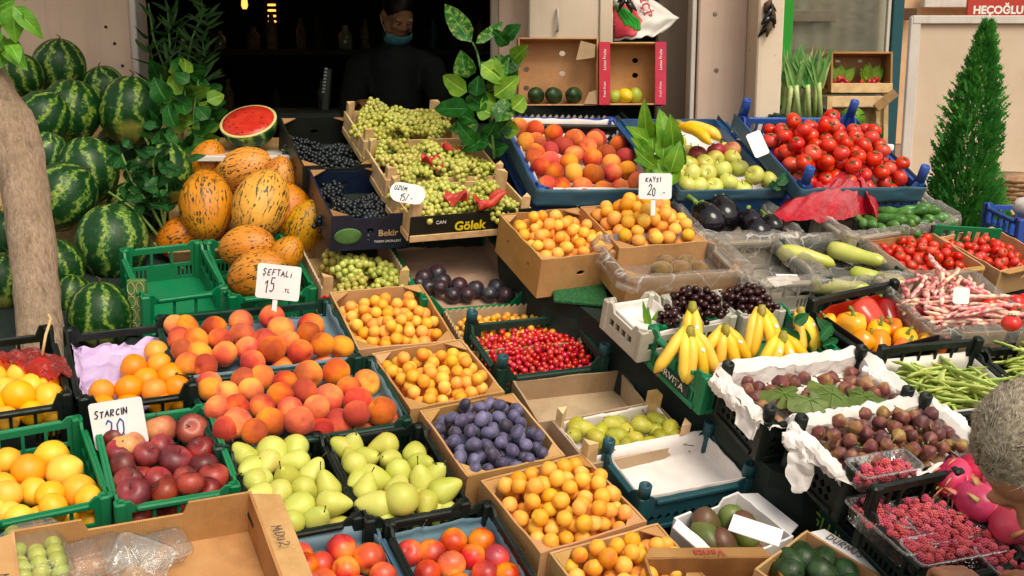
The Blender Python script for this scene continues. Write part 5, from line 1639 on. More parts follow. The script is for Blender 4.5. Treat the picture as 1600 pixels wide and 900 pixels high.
# ---- dragonfruit
f_dr = Frame(LP(RO - .03), (1490, 742), (1650, 728), (1775, 830), (1625, 850))
crate(f_dr, .10, 'crate_black', 'slat', 'black crate of pink dragon fruit at the right edge', 'black plastic crates')
placed('dragonfruit', f_dr, [(1503,757,20),(1532,740,26),(1535,780,33),(1573,806,36),(1562,764,22),(1598,770,24),(1600,845,26),(1580,742,22),(1622,800,28)], 'pink dragon fruit with pale green scales', 'dragon fruit', 'dragon fruit at the right edge', 120, .035, fill=0, clamp=False)
# ---- peppers
f_pp = Frame(LP(RO + .0), (1247, 482), (1388, 463), (1530, 533), (1356, 548))
crate(f_pp, .12, 'crate_black', 'slot', 'black crate of mixed peppers with a red carton lining', 'black plastic crates', ear=.012, drop=(0, -.035, 0, 0))
def inner_carton(fr, z0, z1, mats, label):
    root = empty('carton_lining', fr.M @ T((0, 0, z0)), label, 'carton')
    w, d = fr.w - .03, fr.d - .03
    for i, (L, PM) in enumerate(sides(w, d, .004)):
        h = z1 - z0
        MB().plate([(0, 0), (L, 0), (L, h*.7), (L*.8, h), (L*.2, h), (0, h*.7)], [], .004, PM).build('side_panel', MATS[mats[i]], root)
    return root
inner_carton(f_pp, -.10, .012, ('print_dark', 'print_red', 'print_dark', 'print_red'), 'red and black printed carton lining the pepper crate')
placed('red_pepper', f_pp, [(1307,500,20,None,'lie'),(1350,494,27,None,'away'),(1376,503,24,None,'away'),(1332,522,23,'yellow_pepper'),(1393,522,17,'orange_pepper'),(1365,528,18,'yellow_pepper'),(1303,515,16,'yellow_pepper'),(1340,537,18,'yellow_pepper'),(1410,538,18,'yellow_pepper'),(1380,540,18,'yellow_pepper'),(1440,543,17,'yellow_pepper'),(1468,545,16,'orange_pepper'),(1400,545,18,'orange_pepper')],
       'glossy bell pepper in the black crate with red lining', 'pepper', 'bell peppers in the crate', 121, -.05, mode='up', minr=.5, fill=0,
       labels={0: 'small red pepper at the left of the pepper crate', 1: 'large red bell pepper with a green curled stem', 2: 'red bell pepper in front of the largest red one', 3: 'big yellow bell pepper at the left front of the red ones', 4: 'bright orange pepper right of the red ones'})
# ---- borlotti beans
f_bb = Frame(LP(RO + .0), (1392, 447), (1520, 428), (1595, 512), (1452, 528))
box(f_bb, .09, 'carton of pink borlotti beans lined with film', None, mat='cardboard_grey', holes=False, tabs=False)
liner(f_bb, -.05, 'clear_film', 'clear film lining the pink bean carton', 'plastic_film', 'film', .06, .08, crumple=.004, seed=21, nu=36)
rng = random.Random(130)
for i in range(125):
    u, v = rng.uniform(-.47, .47), rng.uniform(-.49, .42)
    z = -.030 + i * .0009 * (1 - abs(u)*1.1) + rng.uniform(-.004, .004)
    spawn('borlotti_bean', f_bb.M @ T((u*f_bb.w*.8, v*f_bb.d*.8, z)) @ RZ(rng.gauss(-.25 if v < 0 else .9, .35)) @ RY(rng.gauss(0, .12)) @ S(rng.uniform(.9, 1.15)), 'pink and cream borlotti bean pod in the heap', 'bean', 'borlotti beans', rng)
card(1502, 462, 3.38, .048, .046, [], 'small blank white card standing behind the pink beans', 10, -6, 6, name='blank_card')
# ---- green beans
f_gb = Frame(LP(RO - .005), (1374, 566), (1520, 551), (1612, 628), (1452, 655))
crate(f_gb, .11, 'crate_black', 'slot', 'black crate of flat green beans with white lining', 'black plastic crates', ear=.012, drop=(0, -.045, 0, 0))
liner(f_gb, -.06, 'paper_white', 'white board lining the green bean crate', rise=.055, crumple=.001)
f_gb2 = Frame(LP(RO - .005), (1530, 548), (1690, 533), (1790, 610), (1625, 630))
crate(f_gb2, .11, 'crate_black', 'slat', 'black crate of green beans at the right edge', 'black plastic crates', ear=.012)
for f, n, sd_, lab, up in ((f_gb, 120, 131, 'flat green bean pod in the white lined crate', .0006), (f_gb2, 110, 132, 'flat green bean pod in the crate at the right edge', .0010)):
    rng = random.Random(sd_)
    for i in range(n):
        u, v = rng.uniform(-.46, .46), rng.uniform(-.46, .40 if f is f_gb else .46)
        z = -.055 + i * up * (1 - abs(u)*.9) + (.02 if v < 0 else 0) + rng.uniform(-.003, .003)
        spawn('green_bean', f.M @ T((u*f.w*.78, v*f.d*.8, z)) @ RZ(rng.gauss(-.5, .6)) @ RY(rng.gauss(0, .12)) @ S(rng.uniform(.8, 1.1)), lab, 'bean', 'green beans', rng)
# ---- cherry tomatoes
f_t1 = Frame(LP(RO + .01), (1350, 374), (1452, 366), (1556, 420), (1428, 426))
crate_t = Frame(LP(RO + .012), (1340, 372), (1552, 358), (1660, 410), (1424, 430))
box(f_t1, .09, 'brown printed carton of cherry tomatoes beside the squash crate', 'tomato cartons', holes=True, tabs=False, flange=(.018, 0, 0, 0, 'b'))
f_t2 = Frame(LP(RO + .01), (1456, 366), (1552, 360), (1660, 408), (1562, 420))
box(f_t2, .09, 'brown printed carton of cherry tomatoes near the cypress', 'tomato cartons', holes=True, tabs=False, flange=(.018, 0, 0, 0, 'b'))
heap('cherry_tomato', f_t1, 'cherry tomato in the carton beside the squash crate', 'tomato', 'cherry tomatoes', 141, n=80, base=-.06, bias=1.0, reg=(-.5, .5, -.36, .5))
heap('cherry_tomato', f_t2, 'cherry tomato in the carton near the cypress', 'tomato', 'cherry tomatoes', 142, n=55, base=-.06, bias=1.0, reg=(-.5, .42, -.36, .5))
f_tb = Frame(LP(RO + .015), (1345, 368), (1550, 352), (1552, 362), (1350, 378))
bk = empty('plastic_crate', f_tb.M, 'dark and green crate rim standing behind the cherry tomato cartons', 'crate')
for i, (x0, x1, mt) in enumerate(((-.5, .03, 'crate_black'), (.04, .5, 'crate_green'))):
    L = (x1 - x0) * f_tb.w
    MB().plate([(0, -.06), (L, -.06), (L, .025), (0, .025)], slots(L, .025, 'none') + [[(.03 + k*.03, -.03), (.05 + k*.03, -.03), (.05 + k*.03, .010), (.03 + k*.03, .010)] for k in range(int((L - .05) / .03))], .008, basis((x0*f_tb.w, .02, 0), (1,0,0), (0,0,1))).build('rim_panel', MATS[mt], bk)
f_t3 = Frame(LP(RO + .0), (1516, 473), (1600, 463), (1668, 508), (1575, 520))
box(f_t3, .07, 'dark carton of tomatoes at the right edge', None, mat='cardboard_dark', holes=False, tabs=False, front='print_dark')
placed('tomato', f_t3, [(1535,470,13),(1555,467,13),(1575,470,14),(1548,478,14),(1568,483,15),(1530,482,12),(1592,478,13),(1585,487,13),(1540,490,12),(1602,490,13),(1588,462,12)], 'ripe tomato in the dark carton at the right edge', 'tomato', 'tomatoes in the dark carton', 143, .0)
tag(spawn('tomato', T(at(1580, 505, 3.2)) @ S(.8), 'single tomato lying below the dark carton at the right edge', 'tomato', None, rng))
# ---- squash, aubergines, film lined crates
f_sq = Frame(LP(RO - .01), (1218, 385), (1335, 372), (1402, 432), (1285, 450))
crate(f_sq, .11, 'crate_dark', 'slot', 'film lined crate of pale squash', 'film lined crates', ear=.025)
liner(f_sq, -.06, 'clear_film', 'clear film lining the pale squash crate', 'plastic_film', 'film', .07, .07, crumple=.005, seed=31, nu=36)
placed('squash', f_sq, [(1295,410,42),(1322,408,44),(1318,428,44),(1345,430,36)], 'pale yellow green squash in the film lined crate', 'squash', 'pale squashes', 151, .0, mode='flat', clamp=False)
f_em = Frame(LP(RO - .005), (1112, 380), (1215, 372), (1282, 436), (1172, 448))
crate(f_em, .11, 'crate_white', 'slot', 'film lined crate with folded white cards, next to the kiwis', 'film lined crates', ear=.012)
liner(f_em, -.05, 'clear_film', 'clear film over the crate with folded white cards', 'plastic_film', 'film', .06, .08, crumple=.005, seed=32, nu=36)
for k, (px, py, a) in enumerate(((1232, 436, -10), (1218, 440, 8))):
    tag(MB().plate([(-.035, -.022), (.035, -.022), (.035, .022), (-.035, .022)], [], .002).build('blank_card', MATS['card_white'], None, False, f_em.M @ T(f_em.local(px, py, -.005 + k*.006)) @ RZ(R(a)) @ RX(R(8))), ('upper' if k else 'lower') + ' of two white cards lying on the clear film', 'card')
f_au = Frame(LP(RO + .0), (1062, 325), (1190, 314), (1238, 372), (1108, 380))
crate(f_au, .10, 'crate_white', 'slot', 'white crate of black aubergines', 'film lined crates')
liner(f_au, -.05, 'clear_film', 'clear film lining the aubergine crate', 'plastic_film', 'film', .06, .07, crumple=.005, seed=33, nu=36)
placed('aubergine', f_au, [(1102,349,24,None,'away'),(1143,343,25,None,'away'),(1182,362,22,None,'away'),(1166,350,18,None,'lie'),(1208,356,15,None,'away')], 'glossy black aubergine with green cap', 'aubergine', 'aubergines', 152, .01, fill=0, minr=.5)
# ---- cucumbers under the red bag
f_cu = Frame(LP(RO + .02), (1262, 332), (1440, 315), (1502, 350), (1328, 368))
crate(f_cu, .09, 'crate_white', 'slot', 'white crate of cucumbers partly under a red bag', 'film lined crates')
liner(f_cu, -.04, 'clear_film', 'clear film around the cucumbers', 'plastic_film', 'film', .05, .06, crumple=.005, seed=34, nu=36)
rng = random.Random(160)
for i, (px, py, a, up) in enumerate(((1340,345,70,.0),(1352,348,75,.0),(1365,350,80,.0),(1380,352,100,.0),(1387,343,110,.02),(1403,345,105,.02),(1420,335,140,.03),(1412,340,100,.03),(1437,338,85,.02),(1447,345,130,.01),(1455,335,130,.02),(1430,352,170,.01),(1465,350,150,.0),(1398,330,120,.04),(1425,326,150,.04),(1440,328,140,.04),(1390,356,110,-.01),(1415,357,95,-.01))):
    spawn('cucumber', f_cu.M @ T(f_cu.local(px, py, up)) @ RZ(R(a)) @ RY(rng.gauss(.1, .15)) @ S(.85), 'green cucumber in the heap by the red bag', 'cucumber', 'cucumbers', rng)
def bag(name, fr, pts, label, mat, h, seed):
    """crumpled thin bag lying over the goods, from its outline in photo pixels"""
    P = [fr.local(*q) for q in pts]
    c = sum(P, Vector()) / len(P)
    n = len(P)
    V, Fs = [(c.x, c.y, h)], []
    rings = 12
    off = Vector((seed, seed, 0))
    per = 96
    for j in range(1, rings + 1):
        t = j / rings
        for i in range(per):
            q = i / per * n; k = int(q); p = P[k].lerp(P[(k+1) % n], q - k)
            x, y = c.x + (p.x - c.x)*t, c.y + (p.y - c.y)*t
            nz = (.5 - abs(mnoise.noise(Vector((x, y, 0))*16 + off))) * .05 - abs(mnoise.noise(Vector((x, y, 3))*42 + off)) * .035
            V.append((x, y, h * (1 - t*t) + nz * (1 - .5*t) + .012))
    Fs += [(0, 1+i, 1+(i+1) % per) for i in range(per)]
    for j in range(rings - 1):
        for i in range(per):
            a, b = 1 + j*per + i, 1 + j*per + (i+1) % per
            Fs.append((a, a + per, b + per, b))
    o = MB().add(V, Fs).build(name, MATS[mat], None, True, fr.M)
    return tag(o, label, 'bag')
bag('plastic_bag', f_cu, [(1205,345),(1235,310),(1290,285),(1345,280),(1395,295),(1407,318),(1375,325),(1368,350),(1355,338),(1330,348),(1280,352),(1235,352)], 'crumpled translucent red plastic bag on the cucumbers', 'red_film', .10, 3)

# ---- upper row: peaches, green apples, tomatoes
f_u1 = Frame(UP(890, 245, 4.22, 24), (800, 188), (968, 183), (1012, 290), (832, 306))
crate(f_u1, .12, 'crate_blue', 'slot', 'blue crate of red peaches at the back of the stall', 'blue plastic crates', drop=(.02, 0, 0, 0))
liner(f_u1, -.06, 'paper_white', 'white paper lining the blue peach crate', rise=.06, crumple=.004)
UPX = [(20,595,40),(108,608,46),(195,625,44),(45,665,45),(132,680,45),(62,735,47),(228,690,48),(287,650,44),(385,660,45),(180,745,48),(255,752,42),(130,730,35),(110,785,45),(195,805,45),(290,815,47),(355,690,45),(352,742,50),(130,865,46),(228,875,47),(330,880,53),(432,885,47),(520,880,45),(385,820,52),(475,810,45),(535,800,44),(450,725,47),(500,680,45),(525,735,40),(465,765,38),(570,860,30),(150,690,40),(300,740,40)]
placed('peach', f_u1, [(800 + x/3, y/3, r/3) for x, y, r in UPX], 'red orange peach in the blue crate at the back', 'peach', 'peaches in the blue crate', 171, .01, fill=6, base=-.07)
def sack(fr, mat, label, seed=3, drop=.07):
    def fn(u, v):
        # a skirt of plastic sheet hanging over front and right rims
        w, d = fr.w/2 + .012, fr.d/2 + .012
        L1, L2, L3 = d*2, w*2, d*2
        s_ = u * (L1 + L2 + L3)
        if s_ < L1: p = (-w, d - s_)
        elif s_ < L1 + L2: p = (-w + s_ - L1, -d)
        else: p = (w, -d + s_ - L1 - L2)
        n_ = mnoise.noise(Vector((u*16, v*3, seed))) * .012
        return (p[0]*(1 + n_), p[1]*(1 + n_) - abs(n_)*.4, .012 - v*drop + n_*.6)
    return tag(MB().grid(fn, 90, 5, t=.001).build('plastic_sheet', MATS[mat], None, True, fr.M), label, 'sheet')
sack(f_u1, 'crate_steel', 'blue plastic sheet around the front of the peach crate')
f_u2 = Frame(UP(1080, 240, 4.22, 22), (983, 190), (1127, 182), (1206, 292), (1058, 304))
box(f_u2, .11, 'blue printed banana carton holding pale green apples', None, holes=False, tabs=False, outer='print_blue', flange=(0, 0, .035, .035, 'x'))
for c in f_u2.root.children:
    if c.name.startswith('top_flap'): c.data.materials[0] = MATS['print_blue']
for k in (.28, .72):
    printed('Garip', .040, 'ink_white', T((f_u2.w/2 + .020, (k - .5) * f_u2.d, .11 + .0065)) @ RZ(R(-90)), f_u2.root, bold=.001)
printed('Garip', .036, 'ink_white', T((-f_u2.w/2 - .018, .05, .11 + .0065)) @ RZ(R(-90)), f_u2.root, bold=.001)
liner(f_u2, -.07, 'paper_white', 'white paper lining the blue banana carton', rise=.03, crumple=.004)
U2 = [(830,770,46),(905,765,33),(985,800,48),(1065,790,44),(1030,745,33),(795,865,42),(850,830,40),(872,865,40),(910,825,34),(955,865,40),(1028,865,40),(1090,860,36),(1130,850,35),(1165,845,36),(775,815,34),(940,750,34)]
placed('green_apple', f_u2, [(800 + x/3, y/3, r/3) for x, y, r in U2] + [(1091, 242, 14, 'red_apple'), (1119, 237, 14, 'red_apple'), (1143, 235, 11, 'brown_apple')], 'pale green apple in the blue banana carton', 'apple', 'green apples in the carton', 172, .015, mode='up', fill=4, base=-.07,
       labels={16: 'dark red apple under the bananas, left of another red one', 17: 'bright red apple under the banana tips', 18: 'brown apple right of the red ones in the blue carton'})
sack(f_u2, 'crate_steel', 'blue plastic sheet hanging around the apple carton', 8, .04)
bananas(f_u2.M @ f_u2.local(1063, 196, .10), 4, 'banana hand lying on the apples in the blue carton', 248, 10, .17, .22, .019, 9, None, ())
card(1184, 225, 4.05, .055, .085, [], 'blank white card leaning by the blue tomato crate', 20, 20, 10, name='blank_card')
f_u3 = Frame(UP(1310, 240, 4.25, 24), (1183, 190), (1318, 180), (1440, 288), (1232, 302))
crate(f_u3, .12, 'crate_blue', 'slat', 'blue crate heaped with ripe tomatoes', 'blue plastic crates', post='crate_blue', posth=.06, ear=.02)
sack(f_u3, 'crate_steel', 'blue plastic sheet around the front of the tomato crate', 5, .06)
heap('tomato', f_u3, 'ripe red tomato heaped in the blue crate', 'tomato', 'tomatoes in the blue crate', 173, n=120, base=-.07, bias=.9, mode='up', spread=.14, scale=.82, reg=(-.48, .48, -.48, .34))

# ---- two boxes tilted up behind, with avocados and limes
def tilted(px0, py0, px1, py1, zc, dp, label, edge, seed):
    """a carton standing on its side, mouth towards the street"""
    tl, br = at(px0, py0, zc), at(px1, py1, zc - .02)
    w, h = br.x - tl.x, tl.z - br.z
    M = T(((tl.x + br.x)/2, (tl.y + br.y)/2, br.z)) @ RZ(R(3)) @ RX(R(-6))
    root = empty('cardboard_box', M, label, 'box')
    t = .006
    hs = [oval(w*a, h*b, .012, .010) for a, b in ((.12, .28), (.12, .56), (.58, .50), (.58, .80), (.12, .82))] if edge == 'cardboard' else [oval(w*.6, h*.5, .012, .010), oval(w*.6, h*.74, .012, .010)]
    MB().plate([(0, 0), (w, 0), (w, h), (0, h)], hs, t, basis((-w/2, dp, 0), (1,0,0), (0,0,1))).build('base_panel', MATS['cardboard'], root)
    for sx in (-1, 1):
        MB().bbox((sx*(w/2 - t/2), dp/2, h/2), (t, dp, h), .001).build('side_panel', MATS['cardboard'], root)
        if edge != 'cardboard':
            MB().bbox((sx*(w/2 - .018), -.004, h/2), (.042, .006, h), .001).build('printed_edge', MATS[edge], root)
            for zz in (.25, .72):
                printed('Lotus Fruits' if zz > .5 else 'Fresh Fruits', .016 if zz > .5 else .012, 'ink_white', T((sx*(w/2 - .018), -.0078, h*zz)) @ RX(R(90)) @ RZ(R(90)), root)
    MB().bbox((0, dp/2, t/2), (w - 2*t - .001, dp, t), .001).build('side_panel', MATS['cardboard'], root)
    MB().bbox((0, dp/2, h - t/2), (w - 2*t - .001, dp, t), .001).build('side_panel', MATS['cardboard'], root)
    if edge == 'cardboard':
        MB().plate([(0, 0), (.07, .01), (.075, .06), (.02, .075)], [], .004, basis((w/2 - .085, -.006, h - .085), (1,0,0), (0,0,1)) @ RX(R(-12))).build('folded_corner', MATS['cardboard_grey'], root)
        MB().plate([(0, 0), (.05, .0), (.05, .055), (.02, .045)], [], .004, basis((w/2 - .055, -.006, .004), (1,0,0), (0,0,1)) @ RX(R(-12))).build('folded_corner', MATS['cardboard_grey'], root)
    return root, M, w, h
tb1, TM1, tw1, th1 = tilted(810, 58, 936, 166, 4.55, .10, 'brown carton tipped up on its side with three avocados', 'cardboard', 1)
tb2, TM2, tw2, th2 = tilted(937, 65, 1041, 165, 4.55, .10, 'carton with pink printed edges tipped up beside the avocado carton', 'print_pink', 2)
rng = random.Random(180)
for px, lab in ((839, 'dark avocado at the left of the tipped carton'), (867, 'dark avocado in the middle of the tipped carton'), (899, 'dark avocado at the right of the tipped carton')):
    q = TM1.inverted() @ at(px, 153, 4.53)
    spawn('avocado', TM1 @ T((q.x, .035, .006 + .034)) @ RZ(rng.uniform(-.5, .5)) @ RX(R(80)) @ S(.98), lab, 'avocado', 'avocados in the tipped carton', rng)
for px, s_, md, lab in ((957, .9, 0, 'yellowish lime at the left of the pink edged carton'), (964, 1.0, 0, 'lime behind the yellow lemon in the pink edged carton'), (980, 1.1, 1, 'small yellow lemon between the limes'), (997, 1.15, 0, 'large green lime at the right of the yellow lemon')):
    q = TM2.inverted() @ at(px, 156, 4.53)
    spawn('yellow_lemon' if md else 'lime', TM2 @ T((q.x, .03 + .014*(px % 2), .006 + .027*s_)) @ randrot(rng) @ S(s_*.95), lab, 'lime' if not md else 'lemon', 'limes in the tipped carton', rng, 'lime' if not md else 'lemon')
# black crate lying behind the peaches
f_bk = Frame(UP(890, 180, 4.5, 14), (795, 168), (960, 163), (985, 192), (800, 198))
crate(f_bk, .10, 'crate_black', 'lattice', 'black lattice crate under the tipped cartons', 'black plastic crates')

# ---- grapes
def bunch(kind, n, r, rx, ry, rz, mat, seeds, stemmat='stem_green'):
    out = []
    for sd_ in range(seeds):
        rg = random.Random(sd_ * 3 + n)
        mb = MB(); pts = []
        tries = 0
        while len(pts) < n and tries < 6000:
            tries += 1
            t = rg.random()
            a = rg.uniform(0, 6.283); e = rg.uniform(.6, 1.0)
            w = (1 - t ** 1.6) * .9 + .18
            p = Vector((rx * w * e * math.cos(a), (t - .5) * 2 * ry, rz * w * e * math.sin(a)))
            if all((p - q).length > r * 1.55 for q in pts):
                pts.append(p); mb.ball(p, r * rg.uniform(.88, 1.1), 9, 6, 0, None)
        out.append(mb)
    st = MB().tube([(0, -ry*1.25, .006), (0, -ry*.9, .002), (0, 0, 0), (0, ry*.6, 0)], [.003, .0026, .0022, .001], 6)
    fruit(kind, 1.0, mat, out, [('stem', [st], stemmat)])
bunch('green_grapes', 85, .0098, .042, .062, .034, 'grape_green', 4)
bunch('large_green_grapes', 55, .0125, .042, .058, .034, 'grape_green', 3)
bunch('dark_grapes', 95, .0085, .042, .060, .032, 'grape_dark', 4)
def grapes(kind, fr, label, group, seed, n, base, reg=(-.5, .5, -.5, .5), rise=.05):
    rng = random.Random(seed)
    nx = max(1, round(math.sqrt(n * (reg[1]-reg[0])*fr.w / ((reg[3]-reg[2])*fr.d))))
    ny = math.ceil(n / nx)
    for k in range(n):
        i, j = k % nx, k // nx
        u = reg[0] + (reg[1]-reg[0]) * (i + .5 + rng.uniform(-.2, .2)) / nx
        v = reg[2] + (reg[3]-reg[2]) * (j + .5 + rng.uniform(-.2, .2)) / ny
        spawn(kind, fr.M @ T((u*fr.w*.86, v*fr.d*.86, base + rng.uniform(0, .02) + rise*(1 - 3*u*u))) @ RZ(rng.uniform(0, 6.3)) @ RX(rng.gauss(0, .2)) @ RY(rng.uniform(-.4, .4)) @ S(rng.uniform(.88, 1.08)), label, 'grapes', group, rng)
GO = .20
f_g1 = Frame(LP(GO - .02), (437, 184), (550, 181), (583, 256), (473, 261))
box(f_g1, .12, 'black printed carton of dark grapes, upper of two', 'dark grape cartons', mat='cardboard_dark', inner='print_black', outer='print_black', tabs=True, notch=(.012, .0, 0, 0))
grapes('dark_grapes', f_g1, 'dark blue grape bunch in the upper black carton', 'dark grape bunches', 201, 9, -.10, rise=.01)
f_g2 = Frame(LP(GO - .03), (478, 264), (596, 260), (639, 334), (521, 338))
box(f_g2, .12, 'navy printed carton of dark grapes reading Bekir, lower of two', 'dark grape cartons', mat='cardboard_dark', inner='print_navy', outer='print_navy', tabs=True, notch=(.012, .012, 0, 0), front='print_navy')
for c in list(f_g1.root.children) + list(f_g2.root.children):
    if c.name.startswith('side_panel'): c.data.materials[0] = MATS['print_navy' if c.parent is f_g2.root else 'print_black']
grapes('dark_grapes', f_g2, 'dark blue grape bunch in the lower navy carton', 'dark grape bunches', 202, 9, -.10, rise=.01)
FMt = basis((0, -f_g2.d/2, 0), (1, 0, 0), (0, 0, 1))
printed('Bekir', .030, 'cardboard_edge', FMt @ T((f_g2.w*.24, .055, .0012)), f_g2.root, bold=.0006)
printed('TARIM ÜRÜNLERİ', .011, 'ink_white', FMt @ T((f_g2.w*.24, .026, .0012)), f_g2.root)
MB().ball((-f_g2.w*.28, .05, .001), (.045, .028, .002), 20, 6, 0, FMt).build('leaf_print', MATS['paper_green'], f_g2.root, True)
f_g3 = Frame(LP(GO + .01), (541, 176), (690, 168), (712, 214), (568, 224))
woodbox(f_g3, .08, 'pale wooden tray of green grapes, rearmost of three', 'wooden trays', liner='wood_pale', wav=False, posth=.04)
grapes('green_grapes', f_g3, 'green grape bunch in the rearmost wooden tray', 'green grape bunches', 203, 12, -.045, rise=.045)
f_g4 = Frame(LP(GO), (572, 232), (752, 226), (783, 272), (604, 285))
woodbox(f_g4, .08, 'pale wooden tray of green grapes, middle of three', 'wooden trays', liner='wood_pale', wav=False, posth=.04)
grapes('green_grapes', f_g4, 'green grape bunch in the middle wooden tray', 'green grape bunches', 204, 14, -.045, rise=.04)
f_g5 = Frame(LP(GO - .01), (612, 292), (788, 278), (826, 322), (640, 345))
woodbox(f_g5, .085, 'wooden tray of green grapes with a black printed front reading GÖLEK', 'wooden trays', liner='wood_pale', wav=False, posth=.04, front='print_black')
grapes('green_grapes', f_g5, 'green grape bunch in the front wooden tray with black front', 'green grape bunches', 205, 12, -.045, rise=.035)
FMt = basis((0, -f_g5.d/2, 0), (1, 0, 0), (0, 0, 1))
printed('Gölek', .042, 'ink_yellow', FMt @ T((-f_g5.w*.02, .045, .0062)), f_g5.root, bold=.0012)
printed('CAN', .016, 'ink_white', FMt @ T((-f_g5.w*.26, .064, .0062)), f_g5.root)
f_g6 = Frame(LP(.0), (457, 364), (585, 358), (649, 439), (503, 450))
woodbox(f_g6, .10, 'small wooden tray of large green grapes with wavy edges', 'wooden trays', liner='cardboard_grey', wav=True, posth=.035, lowf=.03, front='red_paper')
grapes('large_green_grapes', f_g6, 'large green grape bunch in the small wavy edged tray', 'large green grape bunches', 206, 7, -.075, reg=(-.2, .5, -.5, .2), rise=.03)
# red paper scraps on the grapes
def scrap(px, py, fr, up, w, h, a, label, seed, mat='red_paper'):
    off = Vector((seed*3.1, 0, 0))
    def fn(u, v):
        x, y = (u-.5)*w, (v-.5)*h*(1 - .5*abs(u-.5))
        return (x, y, mnoise.noise(Vector((u*2.2, v*2.2, 0)) + off)*.045 + .012*math.sin(u*4+seed))
    o = MB().grid(fn, 14, 10, t=.0008).build('paper_scrap', MATS[mat], None, True, fr.M @ T(fr.local(px, py, up)) @ RZ(R(a)))
    tag(o, label, 'paper', 'red paper scraps')
scrap(678, 254, f_g4, .03, .085, .06, -15, 'crumpled red paper scrap on the middle grape tray', 1)
scrap(705, 232, f_g4, .035, .07, .04, 10, 'dull red paper scrap at the foot of the leafy plant', 2)
scrap(712, 305, f_g5, .035, .075, .06, -40, 'red paper scrap at the left on the front grape tray', 3)
scrap(765, 312, f_g5, .035, .10, .06, 10, 'wide red paper scrap at the right on the front grape tray', 4)
card(637, 302, 3.70, .108, .060, [('ÜZÜM', -.042, .006, .013, .0125, .0012, 'ink_dark'), ('15/.-', -.022, -.024, .020, .013, .0012, 'ink_dark')], 'white oval price card reading ÜZÜM 15 by the front grape tray', 12, -10, 4, rounded=.027)

# ---- green crates with melons
f_m1 = Frame(LP(-.03), (190, 392), (310, 380), (357, 453), (222, 470))
crate(f_m1, .13, 'crate_green', 'slot', 'green crate, nearly empty, below the green stems', 'green plastic crates')
f_m2 = Frame(LP(-.03), (316, 380), (440, 370), (500, 456), (362, 465))
crate(f_m2, .13, 'crate_green', 'slot', 'green crate holding two yellow melons', 'green plastic crates')
f_m3 = Frame(LP(-.03), (190, 392), (310, 380), (357, 453), (222, 470)); f_m3.M = f_m1.M @ T((0, 0, -.145))
crate(f_m3, .12, 'crate_black', 'none', 'black crate with lime lettering under the empty green crate', 'black plastic crates')
SM = sides(f_m3.w, f_m3.d, .007)[0]
printed('ORVITA', .042, 'ink_lime', SM[1] @ T((SM[0]*.5, .085, .0074)), f_m3.root)
# ---------------------------------------------------------------- watermelons and melons
def facing(c, roll, tip, rng):
    """upright axis leaned by roll in the picture plane and by tip towards the street"""
    return T(c) @ RY(R(roll)) @ RX(R(tip)) @ RZ(rng.uniform(0, 6.3))
rng = random.Random(300)
WM_ = [  # px, py, radius px, zc, roll, tip, label
 (92,105,41,4.70,8,10,'watermelon on top of the pile against the cream wall'),
 (36,118,31,4.55,-20,0,'watermelon half behind the bright tree leaves'),
 (110,175,47,4.45,10,-6,'large watermelon below the topmost one'),
 (205,173,50,4.50,4,-4,'striped watermelon with a curled stem beside the doorway edge'),
 (163,140,34,4.75,-6,6,'watermelon wedged behind the one with the curled stem'),
 (66,188,44,4.35,30,-10,'watermelon right behind the tree trunk at mid height'),
 (72,245,36,4.25,20,0,'watermelon low behind the bend of the tree trunk'),
 (138,266,48,4.25,-10,-14,'dark watermelon in the middle of the pile'),
 (255,272,47,4.20,14,-8,'watermelon half covered by the green herb stems'),
 (97,308,52,4.10,40,-20,'pale striped watermelon touching the right side of the trunk'),
 (175,380,57,3.98,0,-22,'largest striped watermelon in full view'),
 (157,494,50,3.60,0,-4,'watermelon at the bottom behind the orange crate'),
 (88,418,42,3.80,-20,0,'watermelon low at the right side of the trunk'),
 (110,466,36,3.78,10,0,'small dark watermelon between the trunk and the bottom one'),
 (4,372,40,3.9,0,0,'watermelon left of the trunk, upper of two'),
 (6,440,42,3.72,10,0,'watermelon left of the trunk, lower of two'),
 (20,200,44,4.5,0,0,'watermelon hidden behind the trunk high up'),
 (210,330,44,4.35,0,0,'watermelon hidden behind the herb stems'),
 (190,235,40,4.65,0,0,'watermelon deep in the pile behind the herbs')]
for px, py, rp, zc, ro, ti, lab in WM_:
    r = rp / F * zc
    spawn('watermelon', facing(at(px, py, zc), ro, ti, rng) @ S(r / .115), lab, 'watermelon', 'watermelons in the pile', rng)
